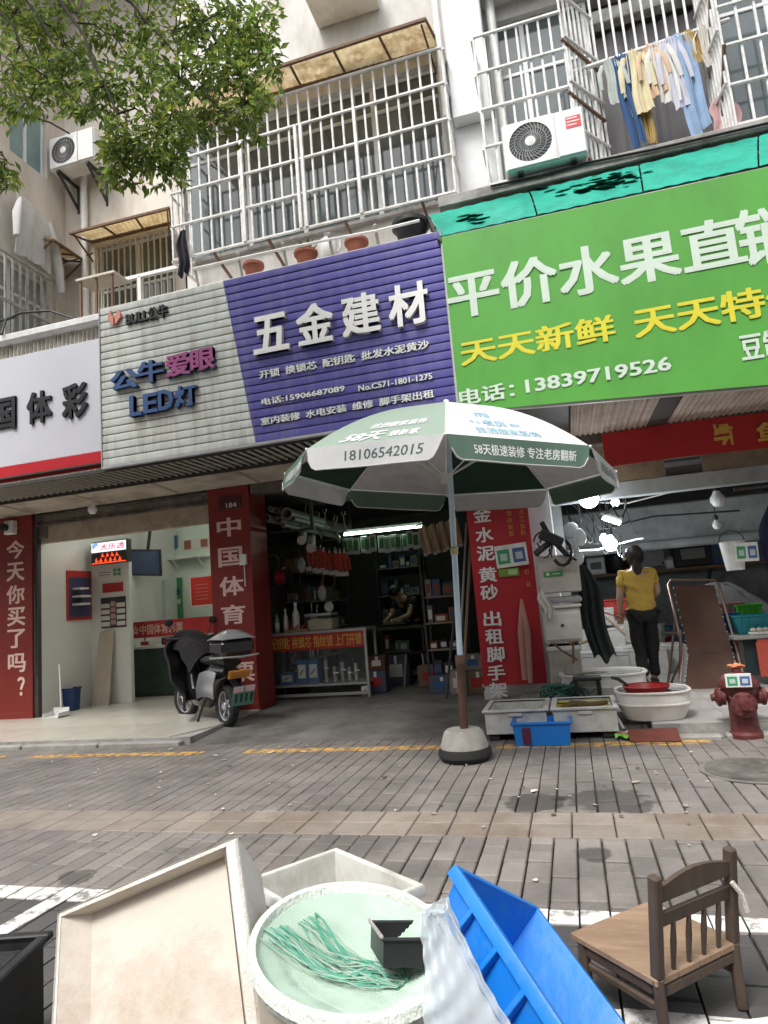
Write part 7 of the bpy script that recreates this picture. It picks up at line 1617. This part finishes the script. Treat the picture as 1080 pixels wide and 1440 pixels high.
r_ = random.Random(90)
for nm, c, rx, ry, n in (('white basin with the colander', Vector((basin1.location.x, basin1.location.y, .115+.212)), .2, .16, 5), ('wide white basin further back', Vector((basin2.location.x, basin2.location.y, .13+.238)), .3, .2, 6)):
    for k in range(n):
        a = r_.uniform(0,6.28); q = c+Vector((rx*.75*math.cos(a), ry*.75*math.sin(a), -.004)); d = Vector((math.cos(a+1.3), math.sin(a+1.3)*.6, 0)).normalized()
        g = G(); g.tube([q-d*.09, q-d*.05, q+d*.02, q+d*.08, q+d*.10], [.006,.02,.028,.018,.004], 8, flat=.6); g.prism([q-d*.085, q-d*.13+Vector((d.y,-d.x,0))*.03, q-d*.115, q-d*.13-Vector((d.y,-d.x,0))*.03], (0,0,.004)); o = obj('fish', g, mat('fish_skin', (.10,.10,.085), .25, var=.3, vs=30)); tag(o, 'grey fish %s round the rim in the %s' % (NTH[k], nm), 'fish', 'fish in the white basins')
for n_, k in enumerate(q for q in range(22) if q not in (0,3,5,6,14,20)):
    px = 800+k*12.5; Y = 11.2+r_.uniform(-.3,.3); c = onY(px, 850+r_.uniform(-20,25), Y); kind = k % 3
    mm = r_.choice((m_blist, m_black, m_pred, m_bxb, m_cw, mat('clutter_teal', (.03,.16,.17), .5), mat('clutter_brown', (.16,.09,.05), .6)))
    w, h = r_.uniform(.2,.42), r_.uniform(.25,.6); z = .113+(.0 if k % 2 else .0)
    T = thing(('bucket','carton','sack')[kind], '%s %s in the line of goods under the far fish shop shelf' % (NTH[n_], ('bucket','carton','sack')[kind]), ('bucket','box','sack')[kind], (c.x,Y,z), 'goods under the far shelf'); g = G()
    if kind == 0: g.lathe([(w*.4,0),(w*.5,h),(w*.53,h),(w*.53,h+.02),(w*.48,h+.02),(w*.38,.02),(.001,.02)], (c.x,Y,z), 18, cap=False); obj('body', g, mm, T); g = G(); g.tube([(c.x-w*.5,Y,z+h),(c.x-w*.3,Y-.1,z+h*.7),(c.x+w*.3,Y-.1,z+h*.7),(c.x+w*.5,Y,z+h)], .008, 5); obj('handle', g, m_dark, T)
    elif kind == 1: g.box((c.x-w/2,Y,z), (c.x+w/2,Y+.3,z+h), .012); obj('body', g, mm, T); g = G(); g.box((c.x-w*.3,Y-.003,z+h*.4), (c.x+w*.3,Y-.001,z+h*.75)); obj('label', g, m_paper, T)
    else: g.lathe([(w*.42,0),(w*.52,h*.25),(w*.5,h*.6),(w*.25,h*.85),(w*.12,h*.92),(w*.2,h),(.001,h*.98)], (c.x,Y,z), 14, sy=.7); obj('sack', g, mm, T); g = G(); g.lathe([(w*.13,h*.9),(w*.15,h*.92),(w*.13,h*.94)], (c.x,Y,z), 12, sy=.7); obj('tie', g, m_pred, T)
# ================================================================== near things: fish boxes, tub, chair
def tilted(label, A, e1, e2, L1, L2, depth, m, name, t, group=None, cat='crate', ribs=0, rim=.02, lip=.015, inner=None, ribm=None):
    """open box whose rim corner is A, rim edges run along e1 and e2, the box goes back along e1 x e2 side"""
    e1 = Vector(e1).normalized(); e2 = Vector(e2); e2 = (e2-e1*e2.dot(e1)).normalized(); n = e1.cross(e2).normalized()
    return e1, e2, n
# foam box standing on a corner, opening towards the camera
A = onD(333,1176,1.9); e1 = Vector((-.927,-.205,-.314)).normalized(); e2 = Vector((.376,-.505,-.777)); e2 = (e2-e1*e2.dot(e1)).normalized(); e3 = Vector((0,.838,-.546)); e3 = (e3-e1*e3.dot(e1)-e2*e3.dot(e2)).normalized()
def open_box(name, label, cat, A, e1, e2, e3, L1, L2, D, t, m, m_in=None, rim=.0, ribs=(0,0), bottom_in=.9, group=None):
    """A: rim corner; L1 along e1, L2 along e2, depth D along e3 (away from the opening); walls t thick; body, rim, ribs are parts"""
    T = thing(name, label, cat, A+e3*D, group)
    P = lambda a, b, c: A+e1*a+e2*b+e3*c
    g = G(); k = .035
    o_ = [P(0,0,0),P(L1,0,0),P(L1,L2,0),P(0,L2,0)]; ob = [P(k,k,D),P(L1-k,k,D),P(L1-k,L2-k,D),P(k,L2-k,D)]
    if bottom_in < .5:          # shallow foam tray: thin far edges, sloping side
        i_ = [P(t,.016,0),P(L1-.014,.016,0),P(L1-.014,L2-t,0),P(t,L2-t,0)]; dd = .055; ib = [P(t+.012,.020,dd),P(L1-.075,.020,dd),P(L1-.075,L2-t-.02,dd),P(t+.012,L2-t-.02,dd)]
    else: i_ = [P(t,t,0),P(L1-t,t,0),P(L1-t,L2-t,0),P(t,L2-t,0)]; ib = [P(t+k,t+k,D*bottom_in),P(L1-t-k,t+k,D*bottom_in),P(L1-t-k,L2-t-k,D*bottom_in),P(t+k,L2-t-k,D*bottom_in)]
    g.add(o_+ob, [(j, (j+1) % 4, 4+(j+1) % 4, 4+j) for j in range(4)]+[(4,5,6,7)])
    obj('outer_shell', g, m, T, smooth=0)
    g = G(); g.add(i_+ib, [(j, 4+j, 4+(j+1) % 4, (j+1) % 4) for j in range(4)]+[(7,6,5,4)]); obj('inner_shell', g, m_in or m, T, smooth=0)
    g = G(); r = rim; h = .02+r; q = min(.008, t*.3)
    B = Matrix((e1, e2, e3)).transposed().to_4x4(); B.translation = A
    h = .012 if bottom_in < .5 else h
    rings = [(-r, h), (-r, q), (-r+q, -.003), (t-q, -.003), (t, q), (t, h)]
    vs = []
    for o, z in rings:
        f1_, f2_ = (min(o, .014), min(o, .016)) if bottom_in < .5 else (o, o)
        vs += [B @ Vector(p) for p in ((o,f2_,z), (L1-f1_,f2_,z), (L1-f1_,L2-o,z), (o,L2-o,z))]
    n = len(rings); g.add(vs, [(i*4+j, i*4+(j+1) % 4, ((i+1) % n)*4+(j+1) % 4, ((i+1) % n)*4+j) for i in range(n) for j in range(4)]); obj('rim', g, m, T)
    for i in range(ribs[1]):
        y = L2*(i+1)/(ribs[1]+1)
        for x0, x1 in ((-.012,.012), (L1-.01,L1+.012)): g = G(); g._box((x0,y-.008,.03), (x1,y+.008,D*.97), .002, 0, B); obj('rib', g, m, T)
    for i in range(ribs[0]):
        x = L1*(i+1)/(ribs[0]+1)
        for y0, y1 in ((-.012,.012), (L2-.012,L2+.012)): g = G(); g._box((x-.008,y0,.03), (x+.008,y1,D*.97), .002, 0, B); obj('rib', g, m, T)
    return T
m_foam2 = mat('foam_box', (.70,.68,.64), .85, var=.07, vs=7, bump=.5, bs=170, dirt=((.46,.37,.28), .6, 6)); m_foamin = mat('foam_box_inside', (.62,.56,.49), .8, var=.07, vs=3, bump=.2, bs=150, dirt=((.40,.30,.215), .7, 3.0))
open_box('foam_box', 'biggest foam box, tilted with its stained inside open to the street', 'foam box', A, e1, e2, e3, .565, .66, .24, .042, m_foam2, m_foamin, bottom_in=.36)
# blue crate tipped on its side
A = onD(645,1222,1.9); f1 = Vector((.432,.718,-.546)).normalized(); f2 = Vector((.583,-.684,-.439)); f2 = (f2-f1*f2.dot(f1)).normalized(); f3 = Vector((-.689,-.128,-.713)); f3 = (f3-f1*f3.dot(f1)-f2*f3.dot(f2)).normalized()
open_box('crate', 'bright blue crate tipped on its corner between the clear bin and the chair', 'crate', A, f1, f2, f3, .42, .60, .155, .01, mat('crate_bright_blue', (.008,.19,.68), .38, var=.10, vs=4, bump=.15, bs=30, dirt=((.10,.26,.55), .5, 9), dsh=(.5,.7)), rim=.012, ribs=(3,4), bottom_in=.95)
# clear bin leaning beside it
m_clear = see('clear_bin_sheet', (.78,.85,.91), .5, .3)
TLc, TRc, BRc, BLc = onD(593,1286,1.24), onD(622,1288,1.27), onD(722,1475,1.20), onD(600,1475,1.14)
dw = Vector((.15,.95,0)).normalized()
T = thing('clear_bag', 'cloudy clear plastic bag of ice standing against the bright blue crate', 'bag', BLc)
def bagf(u, v): p = BLc.lerp(BRc, u).lerp(TLc.lerp(TRc, u), v); return p-dw*(.022*math.sin(u*3.14)*math.sin(min(1,v*1.2+.1)*3.0)+.004*math.sin(u*23+v*9)+.003*math.sin(v*31-u*12))
g = G(); g.grid(bagf, 18, 24, thick=.004); obj('front_film', g, m_clear, T, smooth=70)
g = G(); g.grid(lambda u, v: bagf(u, v)+dw*(.03+.05*math.sin(u*3.14)), 14, 16, thick=.004, flip=True); obj('back_film', g, m_clear, T, smooth=70)
g = G(); g.tube([bagf(i/12, 1)+dw*.012 for i in range(13)], .006, 6); obj('top_fold', g, m_clear, T)
# white crate behind the tub
z = .36; b, r1, l1 = onZ(472,1195,z), onZ(590,1245,z), onZ(357,1222,z)
h1 = (r1-b).normalized(); h2 = (l1-b); h2 = (h2-h1*h2.dot(h1)).normalized()
cw = open_box('crate', 'white plastic crate standing behind the netted tub', 'crate', b, h1, h2, Vector((0,0,-1)), (r1-b).length, .36, .355, .012, m_cw, rim=.012, ribs=(4,3), bottom_in=.96)
# net tub
tc = Vector((-.62,1.63,.0)); TR, TZ = .33, .45; TK = .70; MO = Matrix.Rotation(math.atan2(-.83,.55), 4, 'Z')
m_tub = mat('tub_cream', (.55,.52,.45), .5, var=.08, vs=4, dirt=((.3,.25,.18), .5, 5))
TU = thing('tub', 'round cream tub lined with pale green netting', 'tub', tc)
g = G(); g.lathe([(.26,0),(.27,.02),(.325,.40),(.335,.42),(.31,.42),(.30,.40),(.25,.03),(.001,.03)], tc, 48, M=MO, sy=TK); obj('body', g, m_tub, TU)
g = G(); g.lathe([(TR-.012,TZ-.035),(TR+.012,TZ-.03),(TR+.022,TZ-.012),(TR+.012,TZ+.006),(TR-.012,TZ+.006),(TR-.02,TZ-.015),(TR-.012,TZ-.035)], tc, 56, M=MO, sy=TK); obj('rim', g, mat('net_rim', (.66,.70,.64), .8, var=.1, vs=40, bump=.8, bs=90), TU)
g = G(); g.lathe([(.30,TZ-.10),(.001,TZ-.105)], tc, 40, M=MO, sy=TK); obj('water', g, mat('tub_water', (.28,.36,.31), .06, var=.1), TU)
# netting: knotted strands over a sagging sheet
m_net = mat('net_pale', (.46,.60,.50), .7, var=.12, vs=9, thin=.35); m_netd = mat('net_dark', (.07,.32,.22), .6)
def netp(x, y):
    r = math.hypot(x, y)/TR; return tc+MO @ Vector((x, y*TK, TZ-.005-.085*(1-min(1,r)**2.2)+.012*math.sin(x*19+y*7)*(1-r)+.006*math.sin(y*43-x*21)*(1-r)))
g = G(); g.grid(lambda u, v: netp(TR*.985*v*math.cos(u*2*math.pi), TR*.985*v*math.sin(u*2*math.pi)), 56, 14, thick=.0015); NT = obj('netting', g, m_net, TU, smooth=70)
g = G(); n = 44
for k in range(-n, n+1):
    c_ = k*TR/n
    h = math.sqrt(max(0, TR**2*.96-c_**2))
    if h < .03: continue
    for ang in (.5, 2.07):
        ca, sa = math.cos(ang), math.sin(ang); pts = []
        for i in range(13):
            s_ = -h+2*h*i/12; pts.append(netp(c_*ca-s_*sa, c_*sa+s_*ca)+Vector((0,0,.0022)))
        g.tube(pts, .0013, 3, cap=False)
o = obj('strands', g, mat('net_strand', (.58,.72,.62), .6), TU, smooth=0); o['kind'] = 'stuff'
r_ = random.Random(3)
MI = MO.inverted(); q0, q1 = onZ(398,1312,.41), onZ(566,1378,.40)
for k in range(38):
    y0 = r_.uniform(-1,1); g = G(); pts = []
    for i in range(11):
        t = i/10; w = q0.lerp(q1, t)+Vector((.30,.55,0))*(.17*y0*(1-t)**(1.2+.8*math.sin(k))+.03*math.sin(t*(4+k % 5)+k*1.7)); l = MI @ (Vector((w.x,w.y,0))-Vector((tc.x,tc.y,0)))
        if math.hypot(l.x, l.y/TK) > TR*.97: continue
        pts.append(netp(l.x, l.y/TK)+Vector((0,0,.005+.012*math.sin(t*3.1)+r_.uniform(0,.005))))
    if len(pts) > 2: g.tube(pts, r_.choice((.001,.0014,.0022)), 5); obj('net_cord', g, m_netd if k % 2 else m_net, TU)
# black tray resting on the net
bt = netp(.13,.02); Mt = Matrix.Translation(onZ(572,1345,.40)) @ Euler((R_(-14),R_(8),R_(24))).to_matrix().to_4x4()
T = crate('small black tray with pale edges lying in the netted tub', (0,0,0), .15, .22, .055, m_black, t=.006, handle=False, M=Mt, cat='tray', lip=.006, rim=.006)
g = G()
for s in (-1, 1): g._box((s*.08-.004,-.115,.056), (s*.08+.004,.115,.064), .002, 0, Mt)
obj('edge', g, mat('tray_edge', (.42,.38,.36), .5), T, world=False)
# low wooden chair, its back towards the camera
pl, pr_ = onZ(938,1478,0), onZ(1044,1418,0)
cxv = (pr_-pl); wch = cxv.length; cxv.normalize(); cyv = Vector((-cxv.y, cxv.x, 0))
CH = thing('wooden_chair', 'low worn wooden chair with a spindle back, by the bright blue crate', 'chair', pl.lerp(pr_,.5))
MCh = Matrix((cxv, cyv, Vector((0,0,1)))).transposed().to_4x4(); MCh.translation = pl
m_wood = mat('old_wood', (.085,.06,.043), .7, var=.3, vs=9, bump=.4, bs=50, stretch=(1,1,.25), dirt=((.05,.035,.025), .6, 9)); m_seat = mat('seat_wood', (.30,.20,.13), .6, var=.2, vs=7, bump=.3, bs=50, stretch=(.3,2,1), dirt=((.14,.09,.055), .55, 6))
def ch(name, lo, hi, m=None, bev=.006, M=MCh): g = G(); g._box(lo, hi, bev, 0, M); return obj(name, g, m or m_wood, CH, smooth=30)
sz = .185; dp = .30
tz = .435
for x in (0, wch):
    g = G(); g.bar(MCh @ Vector((x,0,0)), MCh @ Vector((x,.0,sz)), .03, .034, bev=.005); g.bar(MCh @ Vector((x,0,sz-.002)), MCh @ Vector((x,-.035,tz+.02)), .03, .032, bev=.005); obj('back_post', g, m_wood, CH)
    ch('front_leg', (x-.014,dp-.03,0), (x+.014,dp+.0,sz-.022)); ch('side_rail', (x-.011,.018,sz-.055), (x+.011,dp-.031,sz-.023)); ch('stretcher', (x-.009,.018,.09), (x+.009,dp-.031,.115))
for k in range(4): ch('seat_board', (-.02+k*(wch+.04)/4+.001, -.012, sz-.02), (-.02+(k+1)*(wch+.04)/4-.001, dp+.02, sz+.0), m_seat, .003)
ch('front_rail', (.015,dp-.024,sz-.055), (wch-.015,dp-.004,sz-.0225)); ch('back_rail', (.016,-.01,sz-.055), (wch-.016,.01,sz-.0225)); ch('front_stretcher', (.015,dp-.02,.12), (wch-.015,dp-.002,.145)); 
def backb(name, z0, z1, t=.016, arch=0.0):
    yb_ = lambda z: -.035*(z-sz)/(tz+.02-sz)
    g = G(); n = 8
    for i in range(n):
        xa, xb = .016+(wch-.032)*i/n, .016+(wch-.032)*(i+1)/n; aa = arch*math.sin(math.pi*i/n); ab = arch*math.sin(math.pi*(i+1)/n)
        ya = yb_(z0); yc = yb_(z1)
        vs = [(xa,ya-t/2,z0),(xb,ya-t/2,z0),(xb,yc-t/2,z1+ab),(xa,yc-t/2,z1+aa),(xa,ya+t/2,z0),(xb,ya+t/2,z0),(xb,yc+t/2,z1+ab),(xa,yc+t/2,z1+aa)]
        g.add([MCh @ Vector(v) for v in vs], [(0,1,2,3),(7,6,5,4),(3,2,6,7),(1,0,4,5)]+([(0,3,7,4)] if i == 0 else [])+([(2,1,5,6)] if i == n-1 else []))
    obj(name, g, m_wood, CH)
backb('top_rail', tz-.055, tz-.015, arch=.022); backb('middle_rail', tz-.12, tz-.085)
for k in range(4):
    x = wch*(k+1)/5; g = G(); g.tube([MCh @ Vector((x,0,sz)), MCh @ Vector((x,-.012,(sz+tz)/2-.05)), MCh @ Vector((x,-.022,tz-.115))], [.006,.009,.006], 8); obj('spindle', g, m_wood, CH)
g = G(); q = MCh @ Vector((wch-.005,-.055,tz-.10)); g.tube([q+Vector((-.02,0,.03)), q, q+Vector((.01,.0,-.05))], .008, 6); o = obj('rag_tie', g, m_foam2); tag(o, 'pale rag knotted round the chair back post', 'rag')
# dark box at the frame corner, foam lid at the other corner
dl = onD(-10,1345,1.75); dr = onD(60,1343,1.9)
T = crate('black plastic crate beside the biggest foam box', (dr.x-.34,dr.y-.16,.0), .6, .4, dr.z, mat('crate_black', (.022,.022,.024), .55, var=.4, vs=12), ribs=3, rz=R_(14))
g = G(); g.box((-.27,-.17,dr.z-.05), (.27,.17,dr.z-.02), .02); obj('black_bag', g, mat('bag_black', (.025,.025,.027), .35, bump=.9, bs=18), T, world=False)
q = onD(1030,1422,1.35); T = thing('foam_box', 'white foam box lid peeking up under the chair', 'foam box', (q.x+.12,q.y-.18,0)); g = G(); M = Matrix.Translation((q.x+.1,q.y-.2,0)) @ Matrix.Rotation(R_(20), 4, 'Z'); g._box((-.28,-.2,.0), (.28,.2,q.z-.05), .02, 0, M); obj('body', g, m_foam2, T); g = G(); g._box((-.29,-.21,q.z-.048), (.29,.21,q.z), .018, 0, M); obj('lid', g, m_foam2, T)

# ================================================================== street tree (camphor) whose branches hang into view
m_bark = mat('bark', (.05,.038,.03), .9, var=.3, vs=8, bump=.6)
TX = Vector((-6.2, 2.6, 0)); TR_ = thing('camphor_tree', 'leafy street tree whose branches hang in front of the upper windows', 'tree', TX)
r_ = random.Random(12); g = G()
hub = TX+Vector((.2,.2,4.4)); g.tube([TX, TX+Vector((.03,.02,1.2)), TX+Vector((.12,.1,3.0)), hub], [.24,.19,.16,.14], 14); obj('trunk', g, m_bark, TR_)
limbs = G(); twigs = G(); tips = []
def limb(a, b, r0, r1, sag=.2, n=6):
    a, b = Vector(a), Vector(b); pts = []
    for i in range(n+1):
        t = i/n; p = a.lerp(b, t); p.z += sag*math.sin(t*math.pi); p += Vector((r_.uniform(-1,1), r_.uniform(-1,1), r_.uniform(-1,1)))*.03*(0 < i < n); pts.append(p)
    limbs.tube(pts, [r0+(r1-r0)*i/n for i in range(n+1)], 7); return pts
# where the foliage shows: pixel anchors with their own distances along the bough
anch = [(20,20,6.2),(20,90,5.8),(60,40,6.0),(70,110,5.6),(110,20,6.0),(110,90,5.6),(120,150,5.4),(160,50,5.8),(165,120,5.4),(170,190,5.2),(175,235,5.1),(205,30,5.8),(215,95,5.5),(215,160,5.2),(215,215,5.1),(250,40,5.7),(255,110,5.4),(255,160,5.2),(290,30,5.6),(300,85,5.5),(295,140,5.3),(325,55,5.5),(340,100,5.4),(345,145,5.3),(365,120,5.4),(330,20,5.7),(352,160,5.3),(235,190,5.1),(190,205,5.1),(140,120,5.5),(90,60,5.9),(40,140,5.5),(10,225,5.2),(8,265,5.1),(200,-40,6.0),(300,-40,5.9),(100,-50,6.3),(10,-40,6.5),(-60,40,6.2),(-80,150,5.8),(-60,240,5.4),(240,232,5.1),(372,75,5.5),(360,38,5.6)]
boughs = [((95,-60,5.6),(285,120,5.3)), ((60,-40,5.7),(180,200,5.15)), ((180,-70,5.7),(345,120,5.35)), ((-40,-30,6.0),(60,110,5.6)), ((-90,60,5.8),(12,250,5.15)), ((-20,-60,6.1),(110,120,5.5))]
bp = []
for a, b in boughs:
    pa, pb = onD(*a), onD(*b); limb(hub+Vector((0,0,r_.uniform(-.6,.2))), pa, .055, .020, .5); bp += limb(pa, pb, .019, .006, .12, 8)
anchors = [onD(*a) for a in anch]
for k in range(70): anchors.append(Vector((-4.6+r_.uniform(-2.6,2.2), 3.0+r_.uniform(-2.6,2.4), 7.0+r_.uniform(-.6,2.2))))
def clear(p):       # keeps leaves out of the part of the view that the photo shows free of them
    u, v, w = pix(p)
    if w < .3: return False
    if u > 1090 or v > 320: return v < 0 or u < 0
    lim = 395 if v < 150 else 370
    if u < lim and v < 265 and not (u < 120 and v > 165+u*.3 and u > 28) and not (v > 205 and u > 262) and not (25 < u < 142 and v > 168): return True
    return v < -20 or u < -10
leafv, leaff = [], []
lf = G()
for A_ in anchors:
    near = min(bp, key=lambda q: (q-A_).length)
    if (near-A_).length < 2.2: twigs.tube([near, near.lerp(A_, .5)+Vector((0,0,.05)), A_+Vector((0,0,-.05))], [.010,.007,.003], 5)
    for s_ in range(13):
        d = Vector((r_.gauss(0,1), r_.gauss(0,1), r_.gauss(-.35,.8))).normalized(); L = r_.uniform(.14,.36); e = A_+d*L
        if clear(e): twigs.tube([A_, A_.lerp(e,.5)+Vector((0,0,.02)), e], [.004,.003,.002], 3, cap=False)
        for q in range(15):
            t = r_.uniform(.25,1.1); p = A_+d*L*t+Vector((r_.gauss(0,.035), r_.gauss(0,.035), r_.gauss(-.01,.035)))
            if not clear(p): continue
            dr_ = (d*.5+Vector((r_.gauss(0,.6), r_.gauss(0,.6), r_.gauss(-.45,.45)))).normalized(); ln = r_.uniform(.055,.10); wd = ln*r_.uniform(.36,.46)
            sd_ = dr_.cross(Vector((r_.gauss(0,.5), r_.gauss(0,.5), 1))).normalized(); up_ = sd_.cross(dr_)
            vs = [p, p+dr_*ln*.45+sd_*wd*.5+up_*.006, p+dr_*ln, p+dr_*ln*.45-sd_*wd*.5+up_*.006, p+dr_*ln*.5-up_*.004]
            lf.add(vs, [(0,1,4),(1,2,4),(2,3,4),(3,0,4)], r_.choice((0,0,0,1,1,2)))
obj('limbs', limbs, m_bark, TR_); obj('twigs', twigs, m_bark, TR_)['kind'] = 'stuff'
o = obj('foliage', lf, [mat('leaf_green', (.20,.285,.06), .45, var=.35, vs=1.5, thin=.62), mat('leaf_dark', (.125,.19,.045), .4, var=.3, vs=1.5, thin=.5), mat('leaf_young', (.34,.37,.07), .45, var=.25, vs=1.5, thin=.5)], TR_, smooth=0); o['kind'] = 'stuff'
